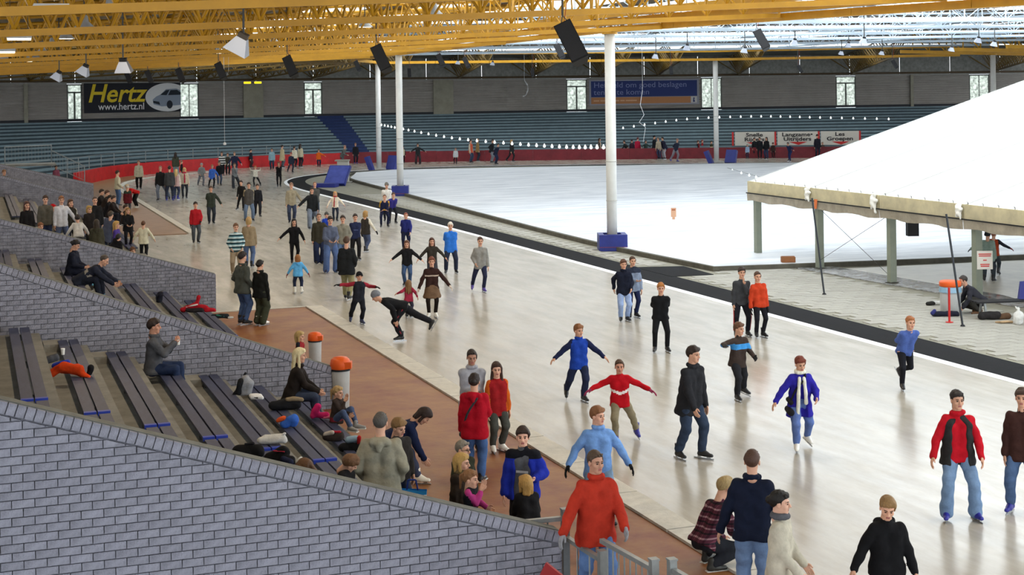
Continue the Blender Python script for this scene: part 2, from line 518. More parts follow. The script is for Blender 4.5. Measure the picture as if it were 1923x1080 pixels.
def brick_wall(name, Y, zend, slope, mode, xmin=-3.5, xend=6.6, zlow=0.0):
    """raked wall across the terrace at Y, camera side face at Y; cap line z = zend + slope*(xend-x)"""
    root = tag(empty(name, (xend, Y, 0)), kind='structure')
    top = lambda x: zend + slope * (xend - x)
    th = 0.24
    def place(o):
        o.location = Vector(o.location) - Vector((xend, Y, 0)); return o
    place(MB().extrY([(xmin, 0), (xend, 0), (xend, top(xend) - 0.02), (xmin, top(xmin) - 0.02)], Y + 0.02, Y + th).build('wall_core', MORT if mode else BRICKJ, root))
    # end face of bricks at the ice side
    e = MB()
    for i in range(int(zend / BH)):
        for j in range(2 if i % 2 else 1):
            w = th / (2 if i % 2 else 1) - 0.012
            e.box((xend + 0.005, Y + 0.01 + (j + 0.5) * th / (2 if i % 2 else 1), (i + 0.5) * BH), (0.03, w, BH - 0.013))
    tag(place(e.build('end_bricks', BRICKJ, root)), kind='stuff')
    # coping: smooth top slab and rowlock bricks on the face
    ca = math.atan(slope); L = (xend - xmin) / math.cos(ca)
    R = Matrix.Rotation(ca, 3, 'Y')
    mid = Vector(((xmin + xend) / 2, Y + th / 2 + 0.03, top((xmin + xend) / 2) - 0.002))
    place(MB().box(mid, (L, th - 0.04, 0.03), R=R).build('coping_slab', CAPT, root))
    n = int(L / 0.1)
    sd = MB()
    for i in range(n):
        x = xend - (i + 0.5) * 0.1 * math.cos(ca)
        c = Vector((x, Y + 0.03, top(x) - 0.062 / math.cos(ca)))
        u, v = proj(*c)
        if mode and u > -30:
            o = inst('coping_brick', CAPB_ME, root, c - Vector((xend, Y, 0)), (0, ca, 0))
        else:
            sd.box(c, (0.088, 0.07, 0.125), R=R)
    if sd.v: tag(place(sd.build('coping_brick_row', BRICKJ, root)), kind='stuff')
    cand = []; cut = MB()
    drop = 0.135 / math.cos(ca)
    ncourse = int(top(xmin) / BH) + 1
    for r in range(int(zlow / BH), ncourse):
        z = r * BH
        x = xend - (0.0 if r % 2 else BL / 2)
        if r % 2 == 0:
            x0, x1 = xend - BL / 2 + 0.0065, xend - 0.0065
            if z + BH < top(x1) - drop: cut.box(((x0 + x1) / 2, Y + 0.015, z + BH / 2), (x1 - x0, 0.06, BH - 0.013))
        while x - BL > xmin:
            x0, x1 = x - BL, x
            x -= BL
            lim = lambda q: top(q) - drop
            if z + BH <= lim(x1):
                u, v = proj((x0 + x1) / 2, Y, z + BH / 2)
                cand.append((0 if (-25 < u < 1100 and v < 1100) else 1, depth(x0, Y), (x0 + x1) / 2, z + BH / 2))
            elif z < lim(x0):
                p = [(x0 + .0065, z + .0065), (x1 - .0065, z + .0065), (x1 - .0065, z + BH - .0065), (x0 + .0065, z + BH - .0065)]
                p = clip_poly(p, slope, 1.0, zend + slope * xend - drop - 0.008)
                if len(p) > 2:
                    cut.extrY(p, Y - 0.015, Y + 0.045)
    if mode == 2: cand.sort()
    joined = MB()
    for n_, (vis, d, x, z) in enumerate(cand):
        if mode == 2 and vis == 0 and n_ < 300:
            inst('brick', BRICK_ME, root, (x - xend, 0.015, z))
        elif mode:
            joined.box((x, Y + 0.015, z), (BL - 0.010, 0.06, BH - 0.010))
    if mode:
        for q in range(len(joined.f)): pass
        if joined.v: tag(place(joined.build('brick_field', BRICKJ, root)), kind='stuff')
        if cut.v: tag(place(cut.build('cut_bricks', BRICKJ, root)), kind='stuff')
    return root
brick_wall('wall_near', 16.6, 0.90, 0.332, 2, zlow=0.3)
brick_wall('wall_middle', 28.6, 0.84, 0.380, 2)
brick_wall('wall_third', 43.2, 1.03, 0.312, 1)
brick_wall('wall_fourth', 72.7, 1.02, 0.297, 1)
brick_wall('wall_fifth', 87.8, 1.21, 0.25, 1)

# ---- red padded boards round the curve
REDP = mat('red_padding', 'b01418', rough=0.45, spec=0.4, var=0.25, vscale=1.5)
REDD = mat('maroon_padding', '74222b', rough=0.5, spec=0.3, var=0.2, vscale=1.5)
br = tag(empty('trim_padded_boards', (BARR[0][0], BARR[0][1], 0)), kind='structure')
dense = BARR
acc = [0]
for i in range(1, len(dense)): acc.append(acc[-1] + np.linalg.norm(dense[i] - dense[i - 1]))
Lb = acc[-1]; nb = int(Lb / 4.2)
def along(pl, acc, s):
    return np.array([np.interp(s, acc, pl[:, 0]), np.interp(s, acc, pl[:, 1])])
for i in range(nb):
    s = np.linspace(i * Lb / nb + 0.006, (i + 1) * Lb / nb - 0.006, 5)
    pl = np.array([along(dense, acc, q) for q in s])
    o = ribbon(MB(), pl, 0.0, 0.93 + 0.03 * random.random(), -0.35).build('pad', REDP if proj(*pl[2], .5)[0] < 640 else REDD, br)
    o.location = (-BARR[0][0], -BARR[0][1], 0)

# ---- grandstand round the curve
S0 = catmull([(-22, 84), (-6, 96), (2.5, 105), (7.2, 113.5), (12.6, 121.6), (20, 125.6), (33.5, 128.6), (46.8, 124.4), (60.4, 119.2), (67.8, 115.4), (81, 108.5), (97, 99.5)], 5)
S1 = catmull([(-40, 108), (-20, 122), (-8, 129), (2.2, 133.4), (16, 137.5), (25, 139), (35, 140), (48, 139.6), (60, 138.5), (71, 136.5), (92, 134), (120, 128)], 5)
NR = 14
SEATF = mat('stand_blue_grey', '70838b', rough=0.7, var=0.12, vscale=1.5)
SEATR = mat('stand_riser', '39464d', rough=0.85, var=0.15, vscale=1.5)
gs = tag(empty('curved_grandstand', (30, 130, 0)), kind='structure')
def row_curve(i): return S0 + (S1 - S0) * (i / NR)
def row_z(i): return 0.62 + 3.48 * i / NR
for i in range(NR):
    c0, c1 = row_curve(i), row_curve(i + 1)
    cb = S0 + (S1 - S0) * ((i + 0.45) / NR)
    z0, z1 = (row_z(i - 1) if i else 0.0), row_z(i)
    mb = MB()
    strip(mb, c0, c0, z1 - 0.30 if i else -0.05, z1 - 0.02, 1)
    strip(mb, c0, c1, z1 - 0.02, z1 - 0.02, 1)
    # bench board standing on the step
    strip(mb, c0 , c0, z1 - 0.02, z1 + 0.13, 0)
    strip(mb, c0, cb, z1 + 0.13, z1 + 0.13, 0)
    o = mb.build('step_row', [SEATF, SEATR], gs)
    o.location = (-30, -130, 0)
AISLE = mat('aisle_navy', '27365f', rough=0.8, var=0.1)
def on_row(i, u):
    c = row_curve(i)
    us = np.array([proj(x, y, row_z(i))[0] if depth(x, y) > 5 else -9e3 for x, y in c])
    k = int(np.argmax(us > u))
    t = (u - us[k - 1]) / (us[k] - us[k - 1])
    return c[k - 1] + (c[k] - c[k - 1]) * t
for i in range(1, NR):
    fr = i / (NR - 1)
    ul, ur = 662 - 66 * fr, 697 - 52 * fr
    a, b = on_row(i, ul), on_row(i, ur)
    c0, c1 = on_row(i + 1, ul - 5), on_row(i + 1, ur - 4)
    a = a - (c0 - a) * 0.05; b = b - (c1 - b) * 0.05
    poly = [tuple(a), tuple(b), tuple(c1), tuple(c0)]
    o = MB().extr(poly, row_z(i) - 0.32, row_z(i) + 0.16).build('aisle_step', AISLE, gs)
    o.location = (-30, -130, 0)
# ---- end wall
WZ0, WZ1 = 4.1, 7.3
CORR = mat('grey_cladding', '96918a', rough=0.7, spec=0.3, var=0.1, vscale=0.6)
nt = CORR.node_tree
tc = nt.nodes.new('ShaderNodeTexCoord'); sp = nt.nodes.new('ShaderNodeSeparateXYZ')
nt.links.new(tc.outputs['Object'], sp.inputs[0])
wv = nt.nodes.new('ShaderNodeMath'); wv.operation = 'MULTIPLY'; wv.inputs[1].default_value = 2 * math.pi / 0.24
nt.links.new(sp.outputs[2], wv.inputs[0])
sn = nt.nodes.new('ShaderNodeMath'); sn.operation = 'SINE'; nt.links.new(wv.outputs[0], sn.inputs[0])
bp = nt.nodes.new('ShaderNodeBump'); bp.inputs['Strength'].default_value = 1.0; bp.inputs['Distance'].default_value = 0.03
nt.links.new(sn.outputs[0], bp.inputs['Height']); nt.links.new(bp.outputs[0], nt.nodes['Principled BSDF'].inputs['Normal'])
WALLC = S1
wacc = [0]
for i in range(1, len(WALLC)): wacc.append(wacc[-1] + np.linalg.norm(WALLC[i] - WALLC[i - 1]))
def wall_s(u, z=5.7):
    ss = np.linspace(0, wacc[-1], 1500)
    P = np.array([along(WALLC, wacc, s) for s in ss])
    us = np.array([proj(x, y, z)[0] if depth(x, y) > 20 else -9e3 for x, y in P])
    return float(ss[int(np.argmax(us > u))])
def wall_frame(s):
    p = along(WALLC, wacc, s); q = along(WALLC, wacc, s + 0.2)
    t = (q - p) / np.linalg.norm(q - p)
    return p, math.atan2(t[1], t[0])
OPEN = [(124, 153), (337, 372), (570, 605), (1063, 1101), (1316, 1354), (1570, 1607), (1820, 1858)]
edges = [0.0]
for a, b in OPEN: edges += [wall_s(a), wall_s(b)]
edges.append(wacc[-1] - 1)
wall_far = tag(empty('wall_far', (30, 138, 0)), kind='structure')
for i in range(0, len(edges), 2):
    a, b = edges[i], edges[i + 1]
    n = max(1, int((b - a) / 5.6))
    for k in range(n):
        pl = np.array([along(WALLC, wacc, q) for q in np.linspace(a + (b - a) * k / n, a + (b - a) * (k + 1) / n - 0.02, 6)])
        o = ribbon(MB(), pl, WZ0 - 0.3, WZ1, -0.15).build('cladding_panel', CORR, wall_far)
        o.location = (-30, -138, 0)
pl = np.array([along(WALLC, wacc, q) for q in np.linspace(0, wacc[-1], 60)])
LEDGE = mat('dark_ledge', '35363a', rough=0.8)
o = ribbon(MB(), offset(pl, 0.12), WZ0 - 0.12, WZ0 + 0.10, -0.12).build('ledge', LEDGE, wall_far); o.location = (-30, -138, 0)
RAILM = mat('grey_steel_trim', '8d8c86', rough=0.5, var=0.1)
o = ribbon(MB(), offset(pl, 0.10), WZ1 - 0.03, WZ1 + 0.10, -0.12).build('head_rail', RAILM, wall_far); o.location = (-30, -138, 0)
BRWN = mat('brown_steel', '4b3a22', rough=0.6, var=0.15)
o = ribbon(MB(), offset(pl, 0.35), WZ1 + 0.12, WZ1 + 0.32, -0.2).build('edge_beam', BRWN, wall_far); o.location = (-30, -138, 0)
# piers
PIER = mat('concrete_pier', '8f8b7c', rough=0.85, var=0.15, vscale=1.5)
for ua, ub in ((44, 50), (455, 492), (812, 850), (1708, 1714)):
    s0, s1 = wall_s(ua), wall_s(ub)
    p = np.array([along(WALLC, wacc, q) for q in np.linspace(s0, s1, 3)])
    o = ribbon(MB(), p, WZ0 - 0.2, WZ1 + 0.02, 0.16).build('pier', PIER, wall_far); o.location = (-30, -138, 0)
# translucent clerestory sheets
def translucent(name, col, w=0.6, var=0.2, vscale=2.0):
    m = mat(name, col, rough=0.6, var=var, vscale=vscale)
    nt = m.node_tree
    t = nt.nodes.new('ShaderNodeBsdfTranslucent'); t.inputs[0].default_value = (*lin(col), 1)
    mx = nt.nodes.new('ShaderNodeMixShader'); mx.inputs[0].default_value = w
    out = nt.nodes['Material Output']; b = nt.nodes['Principled BSDF']
    nt.links.new(b.outputs[0], mx.inputs[1]); nt.links.new(t.outputs[0], mx.inputs[2]); nt.links.new(mx.outputs[0], out.inputs[0])
    ramp = [n for n in nt.nodes if n.type == 'VALTORGB']
    if ramp: nt.links.new(ramp[0].outputs[0], t.inputs[0])
    return m
CLER = translucent('clerestory_sheet', '8a8a86', 0.35, 0.25, 3.0)
n = int(wacc[-1] / 5.6)
for i in range(n):
    p = np.array([along(WALLC, wacc, q) for q in np.linspace(i * wacc[-1] / n, (i + 1) * wacc[-1] / n - 0.04, 4)])
    o = ribbon(MB(), p, WZ1 + 0.1, 9.6, -0.05).build('clerestory_panel', CLER, wall_far); o.location = (-30, -138, 0)
# windows
def pane_material():
    m = translucent('frosted_pane', 'd2d6cf', 0.75, 0.45, 5.0)
    return m
PANE = pane_material()
FRAME = mat('window_frame', '5d605a', rough=0.6)
for i, (ua, ub) in enumerate(OPEN):
    s0, s1 = wall_s(ua), wall_s(ub)
    p, rz = wall_frame((s0 + s1) / 2)
    w = s1 - s0
    root = tag(empty('window_%d' % (i + 1), (p[0], p[1], WZ0), rz), kind='structure')
    hgt = WZ1 - WZ0 - 0.06
    double = i in (0, 2, 3, 5)
    f = MB()
    for x in (-w / 2 + 0.05, w / 2 - 0.05): f.box((x, 0.08, hgt / 2), (0.1, 0.12, hgt))
    for z in ((0.06, hgt - 0.72, hgt - 0.04) if double else (0.06, hgt - 0.04)): f.box((0, 0.08, z), (w, 0.12, 0.12))
    f.box((0, 0.08, (hgt - 0.72) / 2 if double else hgt / 2), (0.14 if double else 0.05, 0.12, hgt - 0.72 if double else hgt))
    f.build('frame', FRAME, root)
    hz = hgt - 0.72 if double else hgt
    for sx in (-1, 1):
        MB().box((sx * w / 4, 0.1, hz / 2), (w / 2 - 0.06, 0.02, hz - 0.1)).build('pane', PANE, root)
    if double: MB().box((0, 0.1, hgt - 0.38), (w - 0.1, 0.02, 0.6)).build('pane', PANE, root)

# ================================================================== ROOF
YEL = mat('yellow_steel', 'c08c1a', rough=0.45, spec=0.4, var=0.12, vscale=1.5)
WHT = mat('white_steel', 'b4c2cc', rough=0.4, spec=0.4)
DECK = mat('roof_sheet', '8f8a80', rough=0.7, var=0.15, vscale=1.0)
RLIGHT = translucent('rooflight_sheet', 'e8e8e2', 0.7, 0.1, 1.0)
def zc(x): return 7.45 + 0.04 * x           # underside of the main roof trusses
roof = tag(empty('ceiling', (0, 40, 9)), kind='structure')
def deck_strip(name, x0, x1, y0, y1, m):
    mb = MB()
    nrib = max(1, int((x1 - x0) / 0.5))
    # ribs of the profiled sheet run across the trusses (along Y)
    for i in range(nrib):
        xa = x0 + (x1 - x0) * i / nrib; xb = x0 + (x1 - x0) * (i + 1) / nrib; w = (xb - xa)
        za = zc(xa) + 1.78
        pr = [(xa, za), (xa + w * .35, za), (xa + w * .5, za + .09), (xa + w * .85, za + .09), (xb, zc(xb) + 1.78)]
        for p, q in zip(pr[:-1], pr[1:]):
            mb.add([(p[0], y0, p[1]), (q[0], y0, q[1]), (q[0], y1, q[1]), (p[0], y1, p[1])], [(0, 1, 2, 3)])
    o = mb.build(name, m, roof); o.location = (0, -40, -9); return o
ys = [-22 + 8.2 * i for i in range(16)]
for a, b in zip(ys[:-1], ys[1:]):
    deck_strip('roof_sheet', -18, 13.4, a, b - 0.05, DECK)
    deck_strip('roof_sheet', 16.6, 18.2, a, b - 0.05, DECK)
    deck_strip('roof_sheet', 21.4, 23.4, a, b - 0.05, DECK)
    deck_strip('rooflight', 13.4, 16.6, a, b - 0.05, RLIGHT)
    deck_strip('rooflight', 18.2, 21.4, a, b - 0.05, RLIGHT)
RIN = catmull([(23.4, 92), (23.4, 95), (23.5, 98), (24.0, 102), (25.5, 107), (28, 110.5), (31, 113), (41, 112), (50, 110), (58, 108.2), (72, 98), (90, 88)], 5)
S1r = offset(S1, -1.0)
for k in range(0, len(RIN) - 1, 3):
    j = min(k + 3, len(RIN) - 1)
    mb = MB()
    A, B = S1r[k:j + 1], RIN[k:j + 1]
    mid1 = A + (B - A) * 0.55; mid2 = A + (B - A) * 0.75
    strip(mb, A, mid1, 9.45, 9.75); strip(mb, mid2, B, 9.85, 10.1)
    o = mb.build('roof_sheet', DECK, roof); o.location = (0, -40, -9)
    o = strip(MB(), mid1, mid2, 9.75, 9.85).build('rooflight', RLIGHT, roof); o.location = (0, -40, -9)
# ---- yellow three-chord trusses across the straight
STRUT = MB().tube((0, 0, 0), (0, 0, 1), 1.0, 6).mesh('strut', YEL)
def strut(parent, a, b, r, name='strut'):
    a = Vector(a); b = Vector(b)
    q = Vector((0, 0, 1)).rotation_difference(b - a)
    o = inst(name, STRUT, parent, a)
    o.rotation_mode = 'QUATERNION'; o.rotation_quaternion = q
    o.scale = (r, r, (b - a).length)
    return o
CNT = 'first second third fourth fifth sixth seventh eighth ninth tenth eleventh twelfth thirteenth fourteenth fifteenth sixteenth seventeenth eighteenth'.split()
ordn = ['nearest', 'second', 'third', 'fourth', 'fifth', 'sixth', 'seventh', 'eighth', 'ninth', 'tenth']
def yellow_truss(i, Y, single):
    root = empty('roof_truss', (0, Y, 0))
    tag(root, 'yellow three-chord steel roof truss, %s from the camera over the straight' % ordn[i], 'roof truss', 'yellow trusses over the straight')
    x0, x1, st_ = -14.0, 23.2, 1.24
    n = int(round((x1 - x0) / st_))
    MB().beam((x0, 0, zc(x0)), (x1, 0, zc(x1)), 0.13, 0.14).build('bottom_chord', YEL, root)
    for s in (-1, 1):
        MB().tube((x0, s * 1.3, zc(x0) + 1.6), (x1, s * 1.3, zc(x1) + 1.6), 0.07, 6).build('top_chord', YEL, root)
    j = MB()
    for k in range(n):
        xa = x0 + k * st_; xm = xa + st_ / 2; xb = xa + st_
        for s in (-1, 1):
            for (p, q, r) in (((xa, 0, zc(xa) + .08), (xm, s * 1.3, zc(xm) + 1.6), .036), ((xm, s * 1.3, zc(xm) + 1.6), (xb, 0, zc(xb) + .08), .036)):
                if single and xa > -1: strut(root, p, q, r, 'diagonal')
                else: j.tube(p, q, r, 5)
        a_, b_ = (xm, -1.3, zc(xm) + 1.6), (xm, 1.3, zc(xm) + 1.6)
        j.tube(a_, b_, .04, 5)
        j.tube(b_, (xm + st_, -1.3, zc(xm + st_) + 1.6), .03, 5)
    tag(j.build('lacing', YEL, root), kind='stuff')
    return root
for i, Y in enumerate([23.4 + 8.2 * k for k in range(9)]):
    yellow_truss(i, Y, i in (1, 2))
for i, x in enumerate(range(-12, 24, 5)):              # purlins tying the truss heads together
    root = empty('roof_purlin', (x, 0, zc(x) + 1.70))
    tag(root, 'slim yellow purlin on the truss heads, %s from the inner columns' % ordn[7 - i].replace('nearest', 'first'), 'purlin', 'yellow purlins over the straight')
    MB().beam((0, 10, 0), (0, 96, 0), 0.08, 0.12).build('rail', YEL, root)
    MB().beam((0, 10, -.07), (0, 96, -.07), 0.14, 0.015).build('flange', YEL, root)
YEL_SHADED = mat('yellow_steel_shaded', '6f5724', rough=0.5, spec=0.4, var=0.12, vscale=1.5)  # the yellow truss steel again, its backlit darkness painted into the colour
# ---- radial trusses over the curve
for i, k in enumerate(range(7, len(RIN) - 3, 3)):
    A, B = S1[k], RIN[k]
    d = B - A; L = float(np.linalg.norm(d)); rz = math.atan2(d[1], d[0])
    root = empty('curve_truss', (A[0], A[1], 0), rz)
    tag(root, 'yellow lattice roof truss with painted-in shade over the curve, %s counted from the left' % CNT[i], 'roof truss', 'trusses over the curve')
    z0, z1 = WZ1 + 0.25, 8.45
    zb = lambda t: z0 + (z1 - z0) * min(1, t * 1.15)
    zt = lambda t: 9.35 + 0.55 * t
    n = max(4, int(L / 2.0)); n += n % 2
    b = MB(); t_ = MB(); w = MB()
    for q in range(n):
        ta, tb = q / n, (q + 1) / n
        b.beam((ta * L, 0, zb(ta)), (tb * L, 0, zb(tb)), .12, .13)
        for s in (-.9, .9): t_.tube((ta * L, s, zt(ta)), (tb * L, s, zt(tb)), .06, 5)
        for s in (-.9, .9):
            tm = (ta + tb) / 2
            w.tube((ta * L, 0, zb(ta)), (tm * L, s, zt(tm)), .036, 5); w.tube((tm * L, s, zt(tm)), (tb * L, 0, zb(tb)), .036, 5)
    b.build('bottom_chord', YEL_SHADED, root); t_.build('top_chord', YEL_SHADED, root); tag(w.build('lacing', YEL_SHADED, root), kind='stuff')
    f = MB()                                       # fan of struts on the wall head
    for sy in (-2.6, -1.2, 1.2, 2.6):
        for xx in (0.6, 2.2): f.tube((0.3, 0, z0 + .05), (xx + .4, sy, 9.2), .036, 5)
    tag(f.build('strut_fan', YEL_SHADED, root), kind='stuff')
# inner edge girder: stepped fascia plates from column to column
FAS = [(23.4, 4, -.75), (23.4, 20, -.5), (23.4, 36, -.22), (23.3, 52.6, 0), (23.7, 69, 0), (24.2, 85.8, 0), (25.6, 103, 0), (30.3, 113, 0), (43, 110.8, 0), (57.2, 108.2, 0), (72.5, 97, 0)]
fas = empty('edge_girder', (23.4, 4, 8.4))
tag(fas, 'yellow stepped plate girder along the inner roof edge', 'girder')
for i, (p, q) in enumerate(zip(FAS[:-1], FAS[1:])):
    for lay, (dz, hh, out) in enumerate(((0.10, .22, 0.0), (.36, .26, -.35), (.62, .24, -.75)) if i < 5 else ((.1, .2, 0.0), (.75, .12, -.5))):
        a = Vector((p[0] + out - 23.4, p[1] - 4, dz + p[2])); b = Vector((q[0] + out - 23.4, q[1] - 4, dz + q[2]))
        nseg = 3
        for s in range(nseg):
            MB().beam(a.lerp(b, (s + .004) / nseg), a.lerp(b, (s + .998) / nseg), .26, hh).build('fascia_plate', YEL, fas)
# ---- light roof over the infield: translucent sheets between ochre-brown sheets
BRSHEET = mat('ochre_roof_sheet', '4a3a20', rough=0.7, var=0.15, vscale=1.0)
IRL = translucent('infield_rooflight', 'f2f4f4', 0.92, 0.04, 1.0)
for i, x in enumerate(np.arange(24.0, 74.0, 2.5)):
    z0_, z1_ = 10.25 + (x - 24) * .012, 10.25 + (x + 2.5 - 24) * .012
    yb = [2, 20, 38, 56, 74, 83, 86, 95, 98, 107, 110]
    for k in range(len(yb) - 1):
        pass
        m_ = IRL if (k < 4 and i % 5 != 2) or (k >= 4 and k % 2) else BRSHEET
        o = MB().add([(x, yb[k], z0_), (x + 2.46, yb[k], z1_), (x + 2.46, yb[k + 1] - .05, z1_), (x, yb[k + 1] - .05, z0_)], [(0, 1, 2, 3)]).build('infield_roof_sheet', m_, roof)
        o.location = (0, -40, -9)
opp = empty('opposite_roof', (66, 70, 9)); tag(opp, kind='structure')
for k, y in enumerate(np.arange(40, 100, 6.0)):
    t_ = MB()
    t_.beam((-1, y - 70, -.3), (30, y - 70, -.9), .2, .25)
    for q in range(20):
        xa = q * 1.5; t_.tube((xa, y - 70, -.3 - xa * .02), (xa + .75, y - 70 + .9, 1.1), .05, 5); t_.tube((xa + .75, y - 70 + .9, 1.1), (xa + 1.5, y - 70, -.3 - (xa + 1.5) * .02), .05, 5)
    tag(t_.build('opposite_truss', YEL, opp), kind='stuff')
MB().add([(-2, -60, 1.2), (40, -60, .6), (40, 40, .6), (-2, 40, 1.2)], [(0, 1, 2, 3)]).build('opposite_sheet', DECK, opp)
# ---- white lattice trusses over the infield
WY = [50.0, 57.0, 64.5, 72.5, 81.5, 94.0]
for i, Y in enumerate(WY):
    root = empty('infield_truss', (23.6, Y, 8.62))
    tag(root, 'white lattice truss spanning the infield, %s row from the camera' % ordn[i].replace('nearest', 'first'), 'roof truss', 'white trusses over the infield')
    L = 50.0; n = 25; hh = 1.35
    MB().tube((0, 0, 0), (L, 0, .6), .08, 8).build('bottom_chord', WHT, root)
    MB().tube((0, 0, hh), (L, 0, hh + .6), .06, 8).build('top_chord', WHT, root)
    w = MB()
    for k in range(n):
        a, b = L * k / n, L * (k + 1) / n
        za, zb_ = .6 * k / n, .6 * (k + 1) / n
        w.tube((a, 0, za), (a, 0, za + hh), .032, 5)
        w.tube((a, 0, za), (b, 0, zb_ + hh), .02, 5); w.tube((a, 0, za + hh), (b, 0, zb_), .02, 5)
    tag(w.build('lacing', WHT, root), kind='stuff')
for i, x in enumerate((31.0, 44.0, 57.0)):
    root = empty('infield_tie', (x, 46, 9.2))
    tag(root, 'white tubular tie running between the infield trusses, %s one counted from the left column' % ordn[i].replace('nearest', 'first'), 'tie beam', 'white ties over the infield')
    MB().tube((0, 0, 0), (0, 52, 0), .06, 6).build('lower_tube', WHT, root)
    MB().tube((0, 0, .75), (0, 52, .75), .045, 6).build('upper_tube', WHT, root)
    w = MB()
    for k in range(26): w.tube((0, 2 * k, 0), (0, 2 * k + 1, .75), .018, 4); w.tube((0, 2 * k + 1, .75), (0, 2 * k + 2, 0), .018, 4)
    tag(w.build('lacing', WHT, root), kind='stuff')

# ================================================================== COLUMNS AND PADS
COLM = mat('white_column_paint', 'd9d8d2', rough=0.35, spec=0.4, var=0.06, vscale=2)
BLUEP = mat('blue_vinyl', '1f2b78', rough=0.4, spec=0.4, var=0.15, vscale=2)
BLUEL = mat('blue_vinyl_worn', '4a55a0', rough=0.5, spec=0.4, var=0.2, vscale=2)
FOOT = mat('column_foot', 'a9a79f', rough=0.8, var=0.1)
def column(x, y, top, label, pad):
    root = tag(empty('steel_column', (x, y, 0)), label, 'column', 'white roof columns')
    MB().tube((0, 0, 0), (0, 0, top), .2, 20).build('shaft', COLM, root, smooth=True)
    MB().lathe([(.3, top - .1), (.3, top)], 16).build('head_plate', YEL, root)
    c = MB()
    for z in (1.9, 3.4): c.lathe([(.205, z), (.215, z), (.215, z + .03), (.205, z + .03)], 16)
    tag(c.build('clip_band', FOOT, root), kind='stuff')
    if pad == 0:
        p = tag(empty('column_pad', (x, y, 0), -ANG + .02), 'blue square crash pad round the foot of ' + ('the nearest white column' if y < 60 else 'the second white column'), 'crash pad', 'blue pads at the columns')
        w, hgt = (1.08, .62) if y < 60 else (1.0, .6)
        for sx, sy, dx, dy in ((0, -1, w, .2), (0, 1, w, .2), (-1, 0, .2, w - .4), (1, 0, .2, w - .4)):
            MB().box((sx * (w / 2 - .1), sy * (w / 2 - .1), hgt / 2 + .02), (dx, dy, hgt)).build('pad_panel', BLUEP, p)
        MB().box((0, -w / 2 - .004, .17), (w - .04, .01, .02)).build('strap', mat('strap_red', '7a3a48'), p)
    else:
        MB().box((0, 0, .12), (.9, .9, .24)).build('plinth', FOOT, root)
column(23.22, 52.63, 8.42, 'tall white round column, nearest the camera, carrying the yellow roof edge', 0)
column(24.13, 85.81, 8.5, 'white round column, second along the inner edge of the track', 0)
column(30.13, 113.2, 8.5, 'thin-looking white column at the far bend, left one with draped mats', 1)
column(57.18, 108.4, 8.5, 'white column at the far bend near the white direction signs', 1)
column(72.6, 93.2, 8.5, 'white column rising behind the white marquee roof', 1)
def lean_mat(x, y, w, hgt, th, rz, tilt, label, m=BLUEP, m2=None):
    root = tag(empty('crash_mat', (x, y, 0.02), rz), label, 'crash mat', 'loose blue crash mats')
    R = Matrix.Rotation(tilt, 3, 'X')
    c = R @ Vector((0, 0, hgt / 2))
    MB().box(c + Vector((0, 0, th / 2 * abs(math.sin(tilt)))), (w, th, hgt), R=R).build('mat_body', m, root)
    MB().box(c + R @ Vector((0, -th / 2 - .004, 0)) + Vector((0, 0, th / 2 * abs(math.sin(tilt)))), (w - .1, .01, hgt - .1), R=R).build('cover', m2 or m, root)
lean_mat(29.4, 112.5, .9, 1.2, .3, 1.1, -.35, 'blue crash mat leaning on the left side of the far bend column')
lean_mat(30.9, 112.6, .9, 1.2, .3, -1.0, -.35, 'blue crash mat leaning on the right side of the far bend column')
lean_mat(56.3, 107.6, .9, 1.1, .3, .9, -.4, 'blue crash mat leaning left of the column near the direction signs')
lean_mat(58.0, 107.6, .9, 1.1, .3, -.9, -.4, 'blue crash mat leaning right of the column near the direction signs')
p = unp(628, 350)
lean_mat(p[0], p[1], 1.5, 1.6, .22, -ANG - .3, -.75, 'large worn blue mat leaning on the grey machine inside the bend', BLUEP, BLUEL)
p = unp(612, 352)
root = tag(empty('crash_mat', (p[0], p[1], 0.02), -ANG - .2), 'flat blue mat lying at the foot of the leaning mat', 'crash mat', 'loose blue crash mats')
MB().box((0, 0, .11), (1.5, .9, .22)).build('mat_body', BLUEP, root); MB().box((0, 0, .235), (1.4, .8, .03)).build('cover', BLUEP, root)
p = unp(638, 345)
root = tag(empty('machine_cabinet', (p[0] + .4, p[1] + .6, 0.02), -ANG), 'pale grey metal cabinet standing behind the leaning blue mat', 'cabinet')
MB().box((0, 0, .75), (.75, .75, 1.5)).build('body', mat('cabinet_grey', 'aeaca2', rough=.5), root)
MB().box((-.05, 0, 1.53), (.95, .95, .08)).build('lid', mat('cabinet_lid', '8d8b80', rough=.5), root)
MB().box((0, -.385, .7), (.5, .02, .9)).build('door', mat('cabinet_door', '9a988e', rough=.5), root)
MB().box((0, 0, .04), (1.2, .95, .08)).build('plinth', CONC, root)

